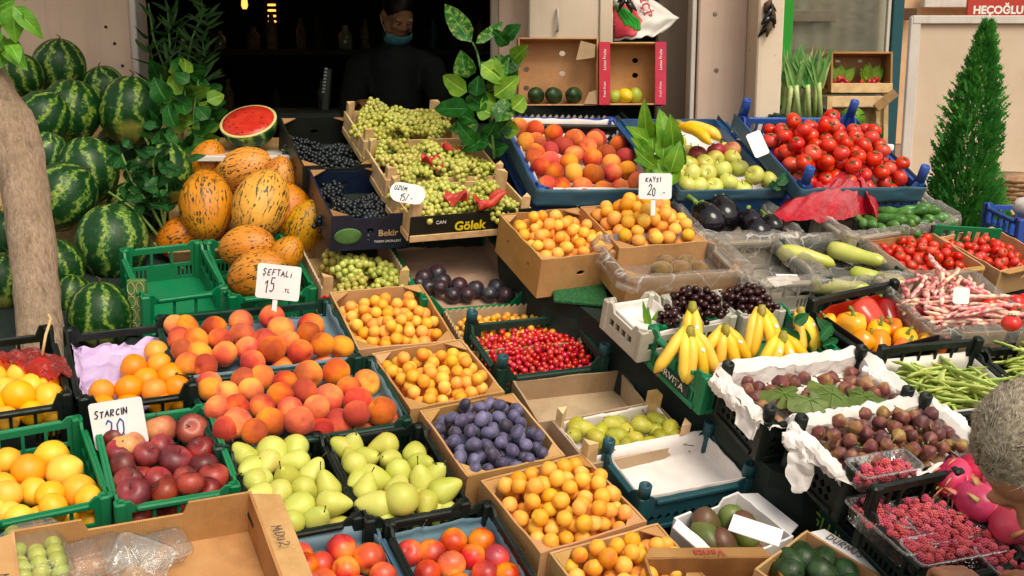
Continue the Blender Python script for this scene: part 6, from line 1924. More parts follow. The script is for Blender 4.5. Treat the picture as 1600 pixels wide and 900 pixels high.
# board that carries the pile
mb = MB()
pA, pB, pC, pD = at(-60, 560, 3.75), at(300, 540, 3.95), at(300, 150, 5.0), at(-60, 130, 4.98)
mb.add([pA, pB, pC, pD] + [p - Vector((0, -.03, .05)) for p in (pA, pB, pC, pD)], [(0,1,2,3), (7,6,5,4), (0,4,5,1), (1,5,6,2), (2,6,7,3), (3,7,4,0)])
for p in (pA, pB): mb.box((p.x, p.y + .03, p.z/2 - .04), (.06, .06, p.z - .08))
tag(mb.build('melon_stand', MATS['wood_old']), 'sloping wooden stand behind the watermelon pile', 'stand')
ML_ = [(322,320,42,4.02,-8,-30,'large yellow melon standing at the left of the melon pile'),(408,320,44,3.98,14,-34,'large yellow melon in the middle of the pile'),(324,258,30,4.30,20,0,'yellow melon at the top left under the leaves'),
 (382,266,36,4.25,70,10,'yellow melon lying across the top of the pile'),(455,335,36,4.05,-10,0,'yellow melon behind the dark grape cartons'),(440,285,30,4.2,0,0,'yellow melon at the top right of the pile'),
 (386,386,34,3.82,78,14,'yellow melon lying in the green crate, rear of two'),(402,428,38,3.70,64,20,'yellow melon lying in the green crate, front of two'),(478,352,32,4.0,30,0,'greenish melon beside the wavy edged grape tray'),(356,290,34,4.3,0,0,'yellow melon behind the two large ones'),(282,370,30,4.05,60,0,'mottled melon low behind the empty green crate'),(445,400,26,3.8,40,0,'yellow melon behind the ŞEFTALİ card')]
for px, py, rp, zc, ro, ti, lab in ML_:
    r = rp / F * zc
    spawn('melon', facing(at(px, py, zc), ro, ti, rng) @ S(r / .088), lab, 'melon', 'yellow melons', rng)
mb = MB()
pA, pB, pC, pD = at(262, 395, 3.98), at(490, 385, 4.0), at(480, 215, 4.55), at(268, 215, 4.55)
mb.add([pA, pB, pC, pD] + [p - Vector((0, -.03, .05)) for p in (pA, pB, pC, pD)], [(0,1,2,3), (7,6,5,4), (0,4,5,1), (1,5,6,2), (2,6,7,3), (3,7,4,0)])
for p in (pA, pB): mb.box((p.x, p.y + .04, p.z/2 - .04), (.05, .05, p.z - .08))
tag(mb.build('melon_stand', MATS['wood_old']), 'sloping wooden stand behind the yellow melons', 'stand')
# cut watermelon on its stand
cw_ = empty('cut_watermelon', T(at(388, 190, 4.35)) @ RZ(R(-10)) @ RX(R(30)), 'halved watermelon showing red flesh', 'watermelon')
r = 45 / F * 4.35
prof = [(max(.001, r*math.cos(R(a))), r*.95*math.sin(R(a))) for a in range(-90, 1, 9)]
V = MB().lathe(prof, 32)
V.build('rind', MATS['watermelon_rind'], cw_, True)
MB().lathe([(r*1.001, -.001), (r*.995, .003), (r*.93, .0035)], 32).build('rind_ring', MATS['rind_white'], cw_, True)
MB().lathe([(r*.925, -.002), (r*.90, .006), (r*.5, .007), (.001, .007)], 32).build('flesh', MATS['watermelon_flesh'], cw_, True)
mb = MB(); rg = random.Random(2)
for k in range(26):
    a, q = rg.uniform(0, 6.28), rg.uniform(.45, .85) * r
    mb.ball((q*math.cos(a), q*math.sin(a), .0075), (.0035, .0022, .0012), 6, 4)
mb.build('seeds', MATS['eye_dark'], cw_, True)
tag(MB().bbox((0, 0, 0), (.34, .22, .02), .003, T(at(392, 243, 4.32)) @ RZ(R(4))).build('shelf_plank', MATS['frame_white']), 'pale plank under the halved watermelon', 'plank')

# ---------------------------------------------------------------- leaves and plants
def leaf(mb, b, t, w, curl=.2, facing_=None, mi=0, roll=0.0, fold=.25, shape=.45, n=7):
    """leaf blade from base b to tip t, w wide, arched and folded along its rib"""
    b, t = Vector(b), Vector(t)
    d = t - b; L = d.length
    d.normalize()
    f = facing_ or (CAM - (b + t) / 2)
    sd_ = d.cross(f).normalized()
    up = sd_.cross(d).normalized()
    q = Quaternion(d, roll); sd_ = q @ sd_; up = q @ up
    V, Fs = [], []
    ph = L * 977 % 6.28
    for i in range(n + 1):
        s = i / n
        ww = w * .5 * (math.sin(math.pi * min(1, s ** shape * 1.0)) ** .8 if s < 1 else 0) * (1.0)
        c = b + d * (s * L) + up * (curl * L * (s - s*s) * 1.6) 
        for k in (-1, -.5, 0, .5, 1):
            mb.blade[len(mb.v) + len(V)] = (s, k, 1.0)
            V.append(c + sd_ * (ww * k) + up * (abs(k) * ww * fold + .16 * ww * abs(k) * math.sin(s * 13 + k * 3 + ph)))
    for i in range(n):
        for k in range(4):
            a = i*5 + k
            Fs.append((a, a+1, a+6, a+5))
    mb.add(V, Fs, mi)

def leafpx(mb, q, zc, jit, rng, **kw):
    """leaf given by base, tip and width in photo pixels at a distance"""
    bx, by, tx, ty, wp = q
    b, t = at(bx, by, zc + rng.uniform(-jit, jit)), at(tx, ty, zc + rng.uniform(-jit, jit))
    leaf(mb, b, t, wp / F * zc, kw.pop('curl', rng.uniform(.05, .3)), roll=rng.uniform(-.5, .5), **kw)

def plant(name, label, leaves, zc, stems, mat, jit=.05, seed=0, base=None, stemmat='calyx_green', cat='plant', **kw):
    rng = random.Random(seed)
    root = empty(name, base or at(*stems[0][0], zc), label, cat)
    inv = root.matrix_world.inverted()
    mb = MB()
    mats = mat if isinstance(mat, list) else [mat]
    for i, q in enumerate(leaves): leafpx(mb, q, zc, jit, rng, mi=(0 if len(mats) == 1 or i < 3 else rng.randrange(len(mats))), **kw)
    mb.v = [tuple(inv @ Vector(p)) for p in mb.v]
    mb.build('foliage', [MATS[m] for m in mats], root, True)
    sm = MB()
    for st in stems:
        P = [inv @ at(x, y, zc + .01) for x, y in st]
        sm.tube(P, [.006 * (1 - .5 * i / len(P)) for i in range(len(P))], 6)
    sm.build('stem', MATS[stemmat], root, True)
    return root
plant('dieffenbachia', 'leafy plant with large variegated leaves between the grapes and peaches', [(737,66,695,6,34),(743,68,787,34,17),(730,122,720,78,36),(730,144,692,118,32),(770,135,783,84,40),(752,100,790,132,36),(732,170,678,170,34),(748,192,700,204,32),(758,212,722,236,30),(760,170,730,150,34),(775,190,805,155,36),(768,160,790,140,30),(772,150,812,118,34),(785,110,816,85,30),(790,60,815,38,26),(780,205,800,188,28),(745,225,715,190,28),(757,185,765,140,30),(765,225,738,218,26),(790,165,812,176,30),(775,120,752,96,26),(780,140,770,108,34),(770,180,745,165,34),(790,130,806,105,36),(800,170,820,150,32),(760,215,775,190,34),(740,190,715,176,30),(785,200,812,205,30),(770,235,795,228,26),(745,150,748,118,30),(800,95,826,70,28),(795,70,770,45,24)],
      4.12, [[(772,248),(768,200),(758,140),(745,80),(738,66)], [(768,200),(785,150),(795,90)], [(772,235),(750,210)]], ['leaf_dieffen', 'leaf_pothos', 'leaf_pothos', 'leaf_bright'], .06, 21, shape=.62)
mb_ = plant('leaf_bundle', 'bundle of bright green basil like leaves beside the KAYSI card', [(1030,233,977,197,30),(1027,263,990,230,20),(1013,223,1007,153,27),(1040,233,1030,170,33),(1053,240,1047,177,33),(1047,270,1063,220,30),(1033,217,1013,187,24),(1020,270,1000,240,24),(1040,285,1020,240,28),(1050,290,1058,250,26),(1025,290,1008,262,20),(1035,250,1040,200,30),(1060,260,1066,225,22),(1020,250,995,222,22),(1045,225,1052,188,24),(1015,255,990,250,20),(1038,280,1036,245,26),(1030,300,1015,280,20),(1050,270,1070,250,20),(1022,240,1020,205,26),(1010,235,985,215,20)],
      3.95, [[(1036,305),(1034,260),(1025,200)], [(1036,300),(1050,240)]], 'leaf_bright', .05, 22, shape=.6, cat='herbs')
rng = random.Random(31)
L_ = []
for k in range(85):
    a = rng.uniform(-2.9, .1)
    x, y = rng.gauss(230, 24), rng.gauss(275, 38)
    L_.append((x, y, x + 26*math.cos(a) * rng.uniform(.7, 1.2), y + 22*math.sin(a)*rng.uniform(.6, 1.2) + rng.uniform(-4, 14), rng.uniform(11, 18)))
L_ += [(180,250,163,258,18),(175,262,190,240,16),(240,225,250,212,16),(285,310,318,345,16),(270,345,310,352,16),(280,330,316,347,14)]
plant('herb_bundle', 'leggy bundle of green herbs hanging over the watermelons', L_, 4.02, [[(262,372),(240,330),(205,280),(190,240)], [(262,372),(245,300),(235,230),(225,212)], [(255,372),(260,300),(262,240)], [(250,372),(215,330),(170,300)], [(262,372),(280,350),(310,347)], [(240,380),(300,430),(355,390)]], 'leaf_herb', .10, 32, shape=.6, cat='herbs', stemmat='stem_green')
L_ = [(300,190,332,185,34),(332,212,310,230,30),(318,176,357,172,30),(345,215,300,222,26),(300,150,318,118,40),(283,150,330,136,34),(262,160,240,120,36),(250,130,232,90,34),(270,150,300,168,30),(290,205,340,222,26),(275,200,262,160,30),(315,240,345,232,24),(312,258,330,262,14),(255,195,232,170,26),(290,180,280,140,28),(345,195,318,200,26)]
for k in range(48):
    x, y = rng.uniform(248, 328), rng.uniform(110, 250); a = rng.uniform(-3, 0)
    L_.append((x, y, x + 30*math.cos(a), y + 26*math.sin(a), rng.uniform(16, 26)))
plant('pothos_plant', 'dark leafy pothos plant beside the shop doorway', L_, 4.45, [[(285,270),(285,200),(290,130)], [(285,260),(310,200),(335,185)], [(280,260),(262,190),(250,110)], [(300,260),(302,180),(310,125)]], ['leaf_pothos', 'leaf_pothos', 'leaf_pothos', 'leaf_bright'], .12, 33, shape=.62)
L_ = []
for k in range(120):
    cx = rng.choice((235, 262, 270, 300, 320)); y = rng.uniform(10, 130); a = rng.choice((-2.6, -2.2, -.9, -.5, -1.57)) + rng.uniform(-.3, .3)
    L_.append((cx + rng.uniform(-6, 6), y, cx + 34*math.cos(a), y + 30*math.sin(a), rng.uniform(3, 7)))
plant('fern_plant', 'dark feathery plant inside the doorway above the pothos', L_, 4.85, [[(268,140),(266,80),(262,10)], [(285,140),(300,60),(318,20)], [(270,140),(240,60),(232,5)], [(275,140),(278,100),(285,60)]], 'leaf_fern', .12, 34, shape=.5)
# herbs beside the bananas and cherries
L_ = [(1250,535,1215,512,22),(1262,540,1240,500,24),(1270,545,1285,575,24),(1262,555,1272,585,22),(1290,555,1262,575,22),(1300,545,1312,572,18),(1255,545,1235,572,20),(1280,530,1300,505,18),(1245,525,1215,520,20),(1300,525,1275,495,22),(1275,560,1250,590,20),(1295,560,1318,590,16),(1240,505,1265,490,20),(1285,540,1310,530,20)]
plant('herb_bundle', 'grey green leafy herb sprig between the bananas and peppers', L_, 3.35, [[(1310,590),(1280,545),(1240,510)], [(1290,590),(1265,540)]], 'leaf_pothos', .05, 41, shape=.6, cat='herbs')
L_ = [(1018,525,1004,468,12),(1018,525,1030,482,12),(1012,535,985,520,12),(1020,530,1045,500,12),(1010,540,992,500,12),(1022,535,1050,520,12),(1015,530,1016,490,12),(1030,545,1040,520,12),(1000,545,978,535,11)]
plant('herb_bundle', 'small green leafy sprig on the half empty cherry crate', L_, 3.42, [[(1018,548),(1018,520),(1012,480)]], 'leaf_bright', .04, 42, shape=.6, cat='herbs')
L_ = [(1215,290,1235,268,18),(1212,292,1240,285,16),(1208,295,1225,280,16),(1210,298,1205,280,14),(1225,295,1245,280,14)]
plant('herb_bundle', 'small leafy sprig at the left front of the tomato crate', L_, 4.05, [[(1205,300),(1225,280)]], 'leaf_herb', .03, 43, shape=.6, cat='herbs')
# ---------------------------------------------------------------- street tree at the left edge
tr = empty('street_tree', at(65, 530, 3.45).xy.to_3d(), 'tree trunk leaning in front of the watermelons, with big bright leaves', 'tree')
inv = tr.matrix_world.inverted()
cl = [((72, 900), 82), ((68, 600), 78), ((66, 530), 74), ((57, 430), 72), ((46, 330), 70), ((32, 250), 76), ((8, 190), 84), ((-30, 130), 84), ((-70, 60), 70), ((-110, -40), 60), ((-140, -140), 50)]
P = [inv @ at(x, y, 3.45) for (x, y), w in cl]
P[0] = Vector((P[1].x, P[1].y, 0))
P = [P[0]] + P[1:]
tb = MB()
fine, rad = [], []
for i in range(len(P) - 1):
    for q in (0, .25, .5, .75):
        fine.append(P[i].lerp(P[i+1], q)); rad.append((cl[i][1]*(1-q) + cl[i+1][1]*q) / 2 / F * 3.45)
n = 24
tb.tube(fine, rad, n)
tb.v = [tuple(Vector(p) + (Vector((p[0], p[1], 0)) - Vector((fine[min(len(fine)-1, i//n)].x, fine[min(len(fine)-1, i//n)].y, 0))) * (.16 * mnoise.noise(Vector(p) * 7) + .10 * mnoise.noise(Vector(p) * 26))) for i, p in enumerate(tb.v)]
# a swollen scar at the bend
tb.build('trunk', MATS['bark'], tr, True)
br = MB()
br.tube([inv @ at(-20, 130, 3.45), inv @ at(-10, 60, 3.4), inv @ at(8, 5, 3.35), inv @ at(20, -60, 3.35)], [.016, .012, .009, .006], 8)
br.build('branch', MATS['bark'], tr, True)
lv = MB(); rng = random.Random(51)
for q in [(20,8,25,68,38),(22,10,68,62,28),(8,62,44,111,34),(-10,15,25,-2,34),(5,55,-2,110,36),(-15,70,6,58,30),(0,40,-30,80,36),(0,20,-40,40,36),(20,-10,60,-30,34),(-20,60,-8,108,30),(10,-20,-20,-60,36),(15,70,30,100,26),(-2,0,12,50,36)]:
    leafpx(lv, q, 3.35, .06, rng, shape=.62)
lv.v = [tuple(inv @ Vector(p)) for p in lv.v]
lv.build('foliage', MATS['leaf_bright'], tr, True)
# ---------------------------------------------------------------- cypress
cy = empty('cypress_tree', at(1492, 330, 5.6).xy.to_3d(), 'slim conical green cypress in front of the tan hoarding', 'tree')
bx, by = cy.location.x, cy.location.y
ztop = at(1520, 30, 5.6).z
MB().tube([(0, 0, .25), (.005, 0, .6), (.01, 0, 1.0)], [.022, .016, .008], 8).build('trunk', MATS['bark'], cy, True)
MB().lathe([(.13, 0), (.17, .28), (.185, .30), (.185, .33), (.165, .33), (.155, .29), (.01, .28)], 24).build('pot', MATS['pot_terracotta'], cy, True)
cr = MB(); rng = random.Random(61)
lean = at(1520, 30, 5.6).x - at(1492, 330, 5.6).x
for k in range(12000):
    s = rng.random() ** 1.25                             # 0 bottom .. 1 top
    z = .40 + s * (ztop - .42)
    env = .240 * (1 - s) ** .70 * (1 + .16 * mnoise.noise(Vector((s*7, 1, 3)))) + .004
    a = rng.uniform(0, 6.283)
    env *= 1 + .42 * mnoise.noise(Vector((math.cos(a)*1.6, math.sin(a)*1.6, z*5)))
    rr = env * rng.uniform(.2, 1.0) ** .6 * (1.0 if rng.random() < .93 else 1.18)
    c = Vector((rr*math.cos(a) + lean * s, rr*math.sin(a), z))
    out = Vector((math.cos(a) * .75, math.sin(a) * .75, rng.uniform(.5, 1.4))).normalized()
    L = rng.uniform(.04, .085) * (1 - .5 * s)
    sd_ = out.cross(Vector((rng.gauss(0,1), rng.gauss(0,1), rng.gauss(0,1)))).normalized()
    # a flat feathery spray: a rib with side fingers
    V = [c, c + out*L*.3 + sd_*L*.16, c + out*L*.42 + sd_*L*.05, c + out*L*.62 + sd_*L*.20, c + out*L*.7 + sd_*L*.04, c + out*L, c + out*L*.68 - sd_*L*.05, c + out*L*.58 - sd_*L*.20, c + out*L*.4 - sd_*L*.05, c + out*L*.28 - sd_*L*.15]
    cr.add(V, [(0, 1, 2), (0, 2, 8), (0, 8, 9), (2, 3, 4), (2, 4, 6, 8), (8, 6, 7), (4, 5, 6)])
cr.build('crown', MATS['leaf_cypress'], cy, False)

# ---------------------------------------------------------------- leeks, stand, radishes
def leek(M, L, r, seed, label):
    rg = random.Random(seed)
    root = empty('leek', M, label, 'leek', 'leeks in the dark crate')
    MB().tube([(0, 0, 0), (0, 0, L*.35), (0, .0, L*.5)], [r, r, r*1.25], 8).build('shaft', MATS['leek_white'], root, True)
    mb = MB()
    for k in range(6):
        a = rg.uniform(-1, 1); sp = rg.uniform(.1, .42) * (1 if k % 2 else -1)
        b = Vector((0, 0, L*.42)); t = Vector((sp * L * .6, rg.uniform(-.1, .06) * L, L * rg.uniform(.82, 1.08)))
        leaf(mb, b, t, r*2.6, rg.uniform(-.1, .2), facing_=Vector((0, -1, .1)), fold=.5, shape=.30)
    mb.build('leaves', MATS['leek_green' if seed % 3 else 'leek_white'], root, True)
rng = random.Random(71)
for k in range(16):
    px = 1200 + k * 5.6 + rng.uniform(-3, 3)
    leek(T(at(px, 184, 4.95 + .05*(k % 3))) @ RY(R(rng.uniform(-12, 12))), rng.uniform(.25, .31), .0095, 400 + k, 'leek with pale shaft and fanned green leaves standing in the dark crate')
f_lk = Frame(UP(1240, 172, 4.95, 4), (1196, 166), (1292, 164), (1298, 182), (1198, 184))
crate(f_lk, .16, 'crate_dark', 'slot', 'dark crate of upright leeks under the shop window', None)
st = empty('display_stand', at(1345, 160, 5.0).xy.to_3d(), 'pale wooden stand below the radish carton', 'stand')
inv = st.matrix_world.inverted()
def pt(px, py, zc=5.0): return inv @ at(px, py, zc)
for a, b, w in (((1296,150),(1296,300),.025), ((1384,140),(1402,300),.022), ((1372,150),(1388,300),.02)):
    A, B = pt(*a), pt(*b); B.z = 0
    MB().tube([A, A.lerp(B, .5), B], w*.6, 4).build('post', MATS['wood_pale'], st)
A, B = pt(1295, 158), pt(1386, 160)
MB().bbox(((A.x+B.x)/2, .01, (A.z+B.z)/2), (B.x - A.x, .03, .045), .003).build('rail', MATS['wood_pale'], st)
MB().bbox(((A.x+B.x)/2 + .01, .05, A.z - .14), (B.x - A.x, .02, .22), .003).build('back_panel', MATS['wood_old'], st)
mb = MB().bbox((0, 0, 0), (.10, .02, .034), .002, T(pt(1384, 157, 4.93)) @ RY(R(-40)))
mb.build('brace', MATS['wood_old'], st)
tl, br_ = at(1297, 80, 5.0), at(1399, 144, 4.95)
w, h = br_.x - tl.x, tl.z - br_.z
M = T(((tl.x + br_.x)/2, (tl.y + br_.y)/2, br_.z)) @ RX(R(-8))
rb = empty('cardboard_box', M, 'open brown carton of radish bunches on the wooden stand', 'box')
MB().plate([(0, 0), (w, 0), (w, h), (0, h)], [oval(w*.25, h*.86, .012, .006), oval(w*.62, h*.86, .012, .006)], .006, basis((-w/2, .14, 0), (1,0,0), (0,0,1))).build('base_panel', MATS['cardboard'], rb)
for sx in (-1, 1): MB().bbox((sx*(w/2 - .004), .07, h/2), (.008, .14, h), .001).build('side_panel', MATS['cardboard_dark'], rb)
for z in (.004, h - .004): MB().bbox((0, .07, z), (w - .017, .14, .008), .001).build('side_panel', MATS['cardboard'], rb)
MB().bbox((0, -.004, .014), (w, .008, .04), .002).build('front_slat', MATS['wood_pale'], rb)
def bunch_radish(px, py, label, seed, n=7):
    rg = random.Random(seed)
    q = M.inverted() @ at(px, py, 4.93)
    root = empty('radish_bunch', M @ T((q.x, .05, .02)), label, 'radishes', 'radish bunches')
    for k in range(n):
        o = bpy.data.objects.new('radish', PROTO['radish'][1][0][0]); COL.objects.link(o); o.parent = root
        o.matrix_local = T((rg.uniform(-.035, .035), rg.uniform(-.03, .02), .012 + .012*(k % 3))) @ randrot(rg)
    mb = MB()
    for k in range(16):
        a = rg.uniform(0, 6.28)
        leaf(mb, (rg.uniform(-.015, .015), .02, .02), (.055*math.cos(a) + .01, .03 + .02*math.sin(a), .05 + .04*abs(math.sin(a)) + rg.uniform(0, .02)), .035, .2, facing_=Vector((0, -1, .4)), shape=.65)
    mb.build('leaves', MATS['leaf_lettuce'], root, True)
bunch_radish(1312, 135, 'radish bunch at the left end of the carton', 1, 4)
bunch_radish(1328, 137, 'radish bunch with bare red roots left of the leafy one', 2, 7)
bunch_radish(1372, 134, 'leafiest radish bunch at the right of the carton', 3, 8)
def cabbage(M, r, label, mat):
    root = empty('cabbage', M, label, 'cabbage')
    mb = MB(); rg = random.Random(5)
    mb.ball((0, 0, 0), r*.9, 20, 14)
    mb.build('head', MATS[mat], root, True)
    m2 = MB()
    for k in range(7):
        a = k * .9
        leaf(m2, Vector((math.cos(a)*r*.3, math.sin(a)*r*.3, -r*.8)), Vector((math.cos(a)*r*.95, math.sin(a)*r*.95, r*.45)), r*1.5, -.22, facing_=Vector((math.cos(a), math.sin(a), .2)), shape=.7, fold=-.2)
    m2.build('outer_leaves', MATS['leaf_herb'], root, True)
cabbage(T(at(1362, 210, 4.72)), .05, 'dark green cabbage behind the tomatoes', 'leaf_herb')
cabbage(T(at(1332, 186, 4.85)), .055, 'pale green cabbage under the radish stand', 'leaf_lettuce')
jr = empty('glass_jar', at(1380, 246, 4.62), 'jar with a white lid behind the tomato crate', 'jar')
MB().lathe([(.034, -.05), (.036, -.045), (.036, .02), (.032, .03)], 20).build('glass', MATS['jar_glass'], jr, True)
MB().lathe([(.036, .028), (.037, .03), (.037, .046), (.035, .049), (.001, .049)], 20).build('lid', MATS['card_white'], jr, True)
tag(MB().bbox((0, 0, .35), (.34, .22, .7), .01, T(at(1362, 240, 4.75).xy.to_3d()) @ T((0, 0, .40))).build('wooden_chest', MATS['wood_old']), 'low wooden chest carrying the cabbages and the jar', 'chest')
# wicker basket and blue crate on the right
wb = empty('wicker_basket', at(1590, 300, 6.4), 'woven wicker basket with a loop handle at the right edge', 'basket')
mb = MB()
for j in range(9):
    z = -.10 + j * .022; rr = .15 + .03 * j / 9
    mb.tube([(rr*math.cos(R(a))*(1 + .02*(-1)**(a//15 + j)), rr*math.sin(R(a))*(1 + .02*(-1)**(a//15 + j)), z) for a in range(0, 361, 15)], .012, 6)
mb.lathe([(.13, -.11), (.165, .09)], 24)
mb.build('bowl', MATS['wicker'], wb, True)
MB().tube([(-.02, -.19, .04), (.0, -.21, .09), (.05, -.20, .13), (.10, -.16, .09), (.11, -.14, .04)], .012, 8).build('handle', MATS['frame_white'], wb, True)
tag(MB().bbox((0, 0, .0), (.5, .4, .02), .004, T(at(1590, 325, 6.4))).build('table_top', MATS['wood_pale']), 'pale plank under the wicker basket', 'plank')
f_be = Frame(UP(1620, 335, 4.9, 3), (1572, 326), (1690, 318), (1710, 345), (1578, 352))
crate(f_be, .13, 'crate_blue', 'slot', 'blue crate at the right edge beside the cypress', 'blue plastic crates')
sk = MB().ball((0, 0, 0), (.065, .10, .045), 20, 12, fn=lambda x, y, z, a: (x*(1 + .15*mnoise.noise(Vector((x, y, z))*2)), y, z*(1 + .3*mnoise.noise(Vector((x, y, z))*3))))
tag(sk.build('white_sack', MATS['paper_white'], None, True, T(at(1612, 325, 4.85))), 'white sack lying in the blue crate at the right edge', 'sack')
# carrier bag hanging by the cabinet
def hang(u, v):
    # v 0 top .. 1 bottom, outline of a bag pulled to the right
    xl = 957 + 2*v; xr = 1000 + 62*min(1, v*1.6) - 34*max(0, v - .62)*2.2
    x = xl + (xr - xl)*u; y = -14 + 78*v - 10*u*v
    p = at(x, y, 4.75)
    return (p.x, p.y - .05*math.sin(math.pi*u)*(.3 + v) + .02*mnoise.noise(Vector((u*4, v*4, 2))), p.z + .008*mnoise.noise(Vector((u*7, v*5, 1))))
bg_ = tag(MB().grid(hang, 30, 24, t=.001).build('carrier_bag', MATS['milk_bag'], None, True), 'white carrier bag with a green and red melon print hanging by the cabinet', 'bag')
def patch(u0, u1, v0, v1, mat, nm, sh=0):
    def fn(u, v):
        vv = v0 + (v1 - v0)*v; uu = u0 + (u1 - u0)*u + sh*vv
        p = hang(uu, vv); return (p[0], p[1] - .004, p[2])
    o = MB().grid(fn, 10, 10, t=.0006).build(nm, MATS[mat], bg_, True)
patch(.0, .42, .30, .95, 'ink_red', 'red_print')
def gpatch(k):
    def fn(u, v):
        uu = .02 + k*.075 + .06*u + .16*v; vv = .28 + .45*v + .04*k
        p = hang(min(.62, uu), vv); return (p[0], p[1] - .0062, p[2])
    MB().grid(fn, 4, 8, t=.0006).build('green_print', MATS['green_panel'], bg_, True)
for k in range(4): gpatch(k)
printed('İÇİN', .042, 'ink_red', T(Vector(hang(.60, .42)) + Vector((0, -.012, 0))) @ RX(R(90)) @ RZ(R(-72)), bg_, bold=.001)
for px, py, zc, n_, lab in ((1206, 22, 4.7, 9, 'string of dark dried peppers hanging by the pale pillar'), (978, 4, 4.6, 5, 'dark dried peppers hanging above the carrier bag')):
    root = empty('dried_peppers', at(px, py - 30, zc), lab, 'dried peppers')
    MB().tube([(0, 0, .35), (0, 0, -.05)], .002, 5).build('string', MATS['stem_brown'], root, True)
    rg = random.Random(px)
    for k in range(n_):
        b = Vector((rg.uniform(-.01, .01), rg.uniform(-.01, .01), -.02 - .012*k)); t = b + Vector((rg.uniform(-.05, .05), rg.uniform(-.02, .01), -rg.uniform(.03, .07)))
        MB().tube([b, b.lerp(t, .35) + Vector((rg.uniform(-.01, .01), 0, 0)), t], [.006, .013, .003], 7).build('pepper', MATS['aubergine_skin' if k % 3 else 'stem_brown'], root, True)

# patterned green paper bag behind the orange crate
tl = at(216, 480, 3.62)
pb = empty('paper_bag', tl, 'green paper bag with a looping pattern beside the bottom watermelon', 'bag')
MB().bbox((0, 0, 0), (.055, .03, .17), .004).build('bag', MATS['paper_green'], pb)
mb = MB()
for k in range(4):
    for sx in (-1, 1):
        mb.tube([(sx*.013 + .011*math.cos(R(a))*sx, -.0165, -.06 + k*.04 + .018*math.sin(R(a))) for a in range(0, 361, 30)], .0012, 4)
mb.build('print', MATS['cardboard_edge'], pb)

# ---------------------------------------------------------------- people
def headparts(mb, M):
    """volumes of a head 0.225 m tall; face towards -y of M, origin at the middle of the head"""
    mb.ball((0, .012, .030), (.074, .094, .086), 24, 16, 0, M)
    mb.ball((0, -.020, -.035), (.058, .066, .072), 20, 14, 0, M)          # face
    mb.ball((0, -.048, -.085), (.034, .036, .026), 16, 10, 0, M)          # chin
    for s in (-1, 1):
        mb.ball((s*.050, -.018, -.060), (.020, .042, .034), 14, 10, 0, M)  # jaw
        mb.ball((s*.036, -.066, -.020), (.022, .020, .018), 12, 8, 0, M)   # cheek
        mb.ball((s*.030, -.078, .020), (.026, .012, .009), 12, 8, 0, M)    # brow
        mb.ball((s*.078, .012, -.012), (.008, .020, .032), 12, 10, 0, M)   # ear
        mb.ball((s*.084, .016, .004), (.007, .016, .014), 10, 8, 0, M)
        mb.ball((s*.080, .006, -.036), (.006, .010, .009), 10, 8, 0, M)
    mb.tube([(0, -.080, .018), (0, -.096, -.012), (0, -.104, -.026)], [.008, .012, .015], 10, 0, M)
    for s in (-1, 1): mb.ball((s*.012, -.092, -.030), (.009, .011, .008), 10, 8, 0, M)
    mb.ball((0, -.080, -.056), (.024, .012, .007), 12, 8, 0, M)
    mb.ball((0, -.078, -.066), (.021, .012, .007), 12, 8, 0, M)

def eyes(M, root):
    for s in (-1, 1):
        e = MB().ball((s*.030, -.074, .004), (.013, .0105, .009), 12, 8, 0, M).build('eyelid', MATS['skin'], root, True)
        MB().ball((s*.030, -.0805, -.002), (.010, .004, .0018), 10, 6, 0, M).build('eye', MATS['eye_dark'], e, True)
    MB().ball((0, -.091, -.061), (.021, .004, .0035), 12, 6, 0, M).build('lips', MATS['lip'], root, True)

def hand(mb, W, d, up, thumb_side, curl=.8, sc=1.0, grip=1.0):
    """five-fingered hand from wrist W along d, palm facing -up; fingers bend towards the palm"""
    d = Vector(d).normalized(); up = (Vector(up) - d * d.dot(Vector(up))).normalized(); s = d.cross(up).normalized() * thumb_side
    W = Vector(W); q = sc
    mb.tube([W - d*.02, W + d*.02*q, W + d*.05*q, W + d*.088*q], [.027*q, .030*q, .037*q, .036*q], 14, flat=.45) if False else None
    for k in range(4):
        o = (k - 1.5) * .0185 * q
        mb.tube([W + s*o*.5, W + d*.045*q + s*o*.9, W + d*.088*q + s*o], [.016*q, .015*q, .0115*q], 8)
        L = (.040, .046, .043, .033)[3 - k] * q
        p = W + d*.088*q + s*o; dr = d.copy()
        pts, rad = [p - d*.01], [.0105*q]
        for j in range(3):
            ang = curl * (.35, .75, .6)[j] * grip
            rot = Quaternion(s * thumb_side, -ang) if True else None
            dr = (dr * math.cos(ang) - up * math.sin(ang)).normalized() if j == 0 else (dr * math.cos(ang) + (-up - dr * (-up).dot(dr)).normalized() * math.sin(ang)).normalized()
            p = p + dr * L * (1.0, .72, .55)[j]
            pts.append(p); rad.append((.0098, .0088, .0072)[j]*q)
        mb.tube(pts, rad, 8)
        mb.ball(pts[-1], rad[-1], 8, 6)
    b = W + d*.025*q + s*.026*q
    mb.tube([W + d*.015*q + s*.012*q, b, b + (d*.6 + s*.55 - up*.2)*.042*q, b + (d*.95 + s*.40 - up*.45)*.070*q], [.016*q, .015*q, .011*q, .0085*q], 8)
    mb.ball(b + (d*.95 + s*.40 - up*.45)*.070*q, .0085*q, 8, 6)

def limb(mb, pts, rad, n=14):
    mb.tube(pts, rad, n)
    for p, r in zip(pts, rad): mb.ball(p, r*.98, 14, 10)

def remesh(o, vox, it=8):
    m = o.modifiers.new('continuous', 'REMESH'); m.mode = 'VOXEL'; m.voxel_size = vox; m.use_smooth_shade = True
    s_ = o.modifiers.new('soften', 'SMOOTH'); s_.iterations = it; s_.factor = .5
    return o

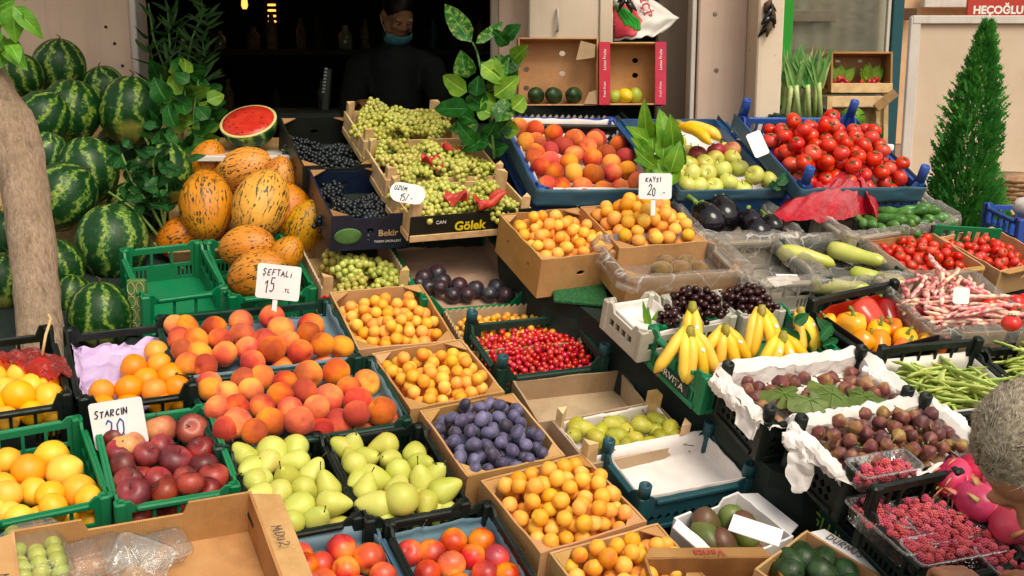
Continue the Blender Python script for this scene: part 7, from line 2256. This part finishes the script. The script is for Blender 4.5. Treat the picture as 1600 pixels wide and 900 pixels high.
def hairstrands(M, n, seed, L, front=.55, bald=None):
    """short strands growing from the skull, lying backwards"""
    mb = MB(); rg = random.Random(seed)
    for k in range(n):
        while True:
            v = Vector((rg.gauss(0,1), rg.gauss(0,1), rg.gauss(0,1))).normalized()
            if v.z > -.55 + (.75 if v.y < -.2 else 0) + (.35 if v.y < -.55 else 0) and not (v.y < -.72 and v.z < .62) and not (abs(v.x) > .78 and v.z < -.05 and abs(v.y) < .5): break
        p = Vector((0, .012, .030)) + Vector((v.x*.075, v.y*.095, v.z*.087))
        sw = Vector((mnoise.noise(v*4)*1.1 + mnoise.noise(v*1.6)*.8 + .25, .60 + mnoise.noise(v*4 + Vector((0, 9, 0)))*.8, -.30 + mnoise.noise(v*4 + Vector((5, 0, 0)))*1.1))
        tdir = (sw - v * sw.dot(v)).normalized()
        l = L * rg.uniform(.6, 1.15)
        w = rg.uniform(.0005, .0012)
        sd_ = v.cross(tdir).normalized() * w
        tdir = (tdir + sd_.normalized() * rg.gauss(0, .22)).normalized()
        l *= 1 + .5 * mnoise.noise(v*5 + Vector((3, 3, 3)))
        a = p; b = p + v*l*.20 + tdir*l*.5; c = p + v*l*.15 + tdir*l*1.0
        mb.add([a - sd_, a + sd_, b + sd_*.8, b - sd_*.8, c], [(0, 1, 2, 3), (3, 2, 4)], 0, M)
    return mb

# shopkeeper in the dark room
hc = at(622, 24, 6.2)
HM = T(hc) @ RZ(R(30)) @ RX(R(34))
MBo = MB()
headparts(MBo, HM)
nk = hc + Vector((-.02, .05, -.15)); ch = nk + Vector((-.01, .03, -.14)); wa = ch + Vector((-.02, .04, -.42)); pv = wa + Vector((0, .0, -.18))
limb(MBo, [hc + Vector((-.01, .03, -.06)), nk], [.055, .058])
limb(MBo, [ch + Vector((0, 0, .02)), ch + Vector((0, .01, -.2)), wa, pv], [.13, .145, .14, .15], 18)
shl = {}
for s in (-1, 1):
    sh_ = ch + Vector((s*.19, .02, .02)); shl[s] = sh_
    limb(MBo, [ch + Vector((s*.08, .01, .06)), sh_], [.07, .062])
    hip = pv + Vector((s*.09, 0, -.04)); kn = hip + Vector((0, -.02, -.42)); an = Vector((kn.x, kn.y + .04, .08))
    limb(MBo, [hip, kn, an], [.085, .058, .042])
    MBo.ball((an.x, an.y - .07, .05), (.045, .12, .04), 12, 8)
hL = at(568, 158, 5.7)
elb = at(545, 190, 6.05)
limb(MBo, [shl[-1], elb], [.056, .044]); limb(MBo, [elb, elb.lerp(hL, .8)], [.044, .03])
hand(MBo, elb.lerp(hL, .75), (hL - elb), (0, -.3, 1), 1, .6)
hR = at(640, 190, 5.7); elr = at(700, 190, 6.1)
limb(MBo, [shl[1], elr], [.056, .044]); limb(MBo, [elr, elr.lerp(hR, .8)], [.044, .03])
hand(MBo, elr.lerp(hR, .75), (hR - elr), (0, -.3, 1), -1, .6)
man = remesh(MBo.build('person', MATS['skin'], None, True), .0075, 6)
tag(man, 'shopkeeper in a dark shirt looking down, teal mask pulled under his chin', 'person')
MBs = MB()
limb(MBs, [ch + Vector((0, 0, .03)), ch + Vector((0, .01, -.2)), wa, pv], [.14, .158, .155, .165], 18)
for s in (-1, 1):
    limb(MBs, [ch + Vector((s*.07, .01, .06)), shl[s]], [.078, .075])
    e_ = elb if s < 0 else elr
    limb(MBs, [shl[s], shl[s].lerp(e_, .9)], [.074, .064])
limb(MBs, [ch + Vector((0, -.01, .05)), nk + Vector((0, 0, .0))], [.085, .072])
remesh(MBs.build('shirt', MATS['shirt_dark'], man, True), .012, 8)
MBh = MB(); MBh.ball((0, .020, .040), (.080, .096, .086), 24, 16, 0, HM)
hb = MBh.build('hair', MATS['hair_black'], man, True)
eyes(HM, man)
def msk(u, v):
    a = (u - .5) * 2.3; z = -.062 - v*.062
    rr = .072 + .012*math.sin(math.pi*v)
    return (rr*math.sin(a)*1.02, -.030 - rr*math.cos(a)*.98 + .01*v, z + .012*math.cos(a)*0)
mk = MB().grid(msk, 24, 8, 0, HM, t=.002).build('face_mask', MATS['mask_teal'], man, True)
for s in (-1, 1):
    MB().tube([(s*.070, -.045, -.072), (s*.084, -.01, -.04), (s*.09, .022, -.01)], .0016, 5, 0, HM).build('ear_loop', MATS['card_white'], mk, True)

# shopper bending over the raspberries at the right edge
hc = at(1614, 712, 1.90)
ez_ = Vector((-.62, -.62, .48)).normalized()
fd_ = Vector((.32, .24, -.9)); fd_ = (fd_ - ez_ * fd_.dot(ez_)).normalized()
ey_ = -fd_; ex_ = ey_.cross(ez_)
HM = Matrix((ex_, ey_, ez_)).transposed().to_4x4(); HM.translation = hc
MBo = MB()
headparts(MBo, HM)
R3 = HM.to_3x3()
nk = hc + R3 @ Vector((0, .060, -.14))
ch = nk + Vector((.13, .10, -.02)); wa = ch + Vector((.30, .12, -.10)); pv = wa + Vector((.16, .0, -.10)); pv.z = max(pv.z, .86)
limb(MBo, [hc + R3 @ Vector((0, .035, -.06)), nk, ch], [.056, .060, .09])
limb(MBo, [ch, ch.lerp(wa, .5), wa, pv], [.13, .15, .145, .155], 18)
for s in (-1, 1):
    hip = pv + Vector((s*.10, 0, -.04)); kn = hip + Vector((-.03, -.06, -.40)); an = Vector((kn.x, kn.y + .03, .08))
    limb(MBo, [hip, kn, an], [.09, .06, .045])
    MBo.ball((an.x - .06, an.y - .02, .05), (.12, .05, .04), 12, 8)
sl_, sr_ = ch + Vector((.05, -.17, .0)), ch + Vector((.04, .17, -.02))
wl = at(1520, 925, 2.30)
el_ = Vector((wl.x + .16, wl.y - .20, wl.z - .02))
limb(MBo, [ch.lerp(sl_, .5), sl_, el_], [.07, .062, .046]); limb(MBo, [el_, wl], [.046, .030])
hand(MBo, wl, at(1482, 886, 2.42) - wl, (0, -.2, 1), 1, .55)
wr = at(1640, 918, 2.22)
er_ = Vector((wr.x + .20, wr.y - .10, wr.z - .02))
limb(MBo, [ch.lerp(sr_, .5), sr_, er_], [.07, .062, .046]); limb(MBo, [er_, wr], [.046, .030])
hand(MBo, wr, at(1598, 892, 2.34) - wr, (0, -.2, 1), -1, .55)
shp = remesh(MBo.build('person', MATS['skin'], None, True), .0055, 4)
tag(shp, 'grey haired shopper bending over the raspberries at the right edge', 'person')
MBs = MB()
limb(MBs, [nk.lerp(ch, .55), ch, ch.lerp(wa, .5), wa, pv], [.085, .14, .162, .158, .165], 18)
for a, b, c in ((sl_, el_, ch), (sr_, er_, ch)): limb(MBs, [c.lerp(a, .5), a, a.lerp(b, .8)], [.085, .078, .064])
remesh(MBs.build('shirt', MATS['shirt_grey'], shp, True), .012, 8)
tr_ = MB()
for s in (-1, 1):
    hip = pv + Vector((s*.10, 0, -.02)); kn = hip + Vector((-.03, -.06, -.40)); an = Vector((kn.x, kn.y + .03, .10))
    limb(tr_, [pv, hip, kn, an], [.15, .105, .078, .068])
remesh(tr_.build('trousers', MATS['shirt_dark'], shp, True), .014, 8)
cap_ = MB().ball((0, .016, .034), (.077, .095, .086), 24, 16, 0, HM)
cap_.add(*[(lambda h: (h.v, h.f))(hairstrands(HM, 17000, 5, .034))][0])
cap_.build('hair', MATS['hair_grey'], shp, False)
eyes(HM, shp)
MB().tube([(-.070, -.060, -.06), (-.082, -.02, -.045), (-.094, .03, -.02), (-.088, .036, .01)], .0016, 5, 0, HM).build('mask_loop', MATS['card_white'], shp, True)
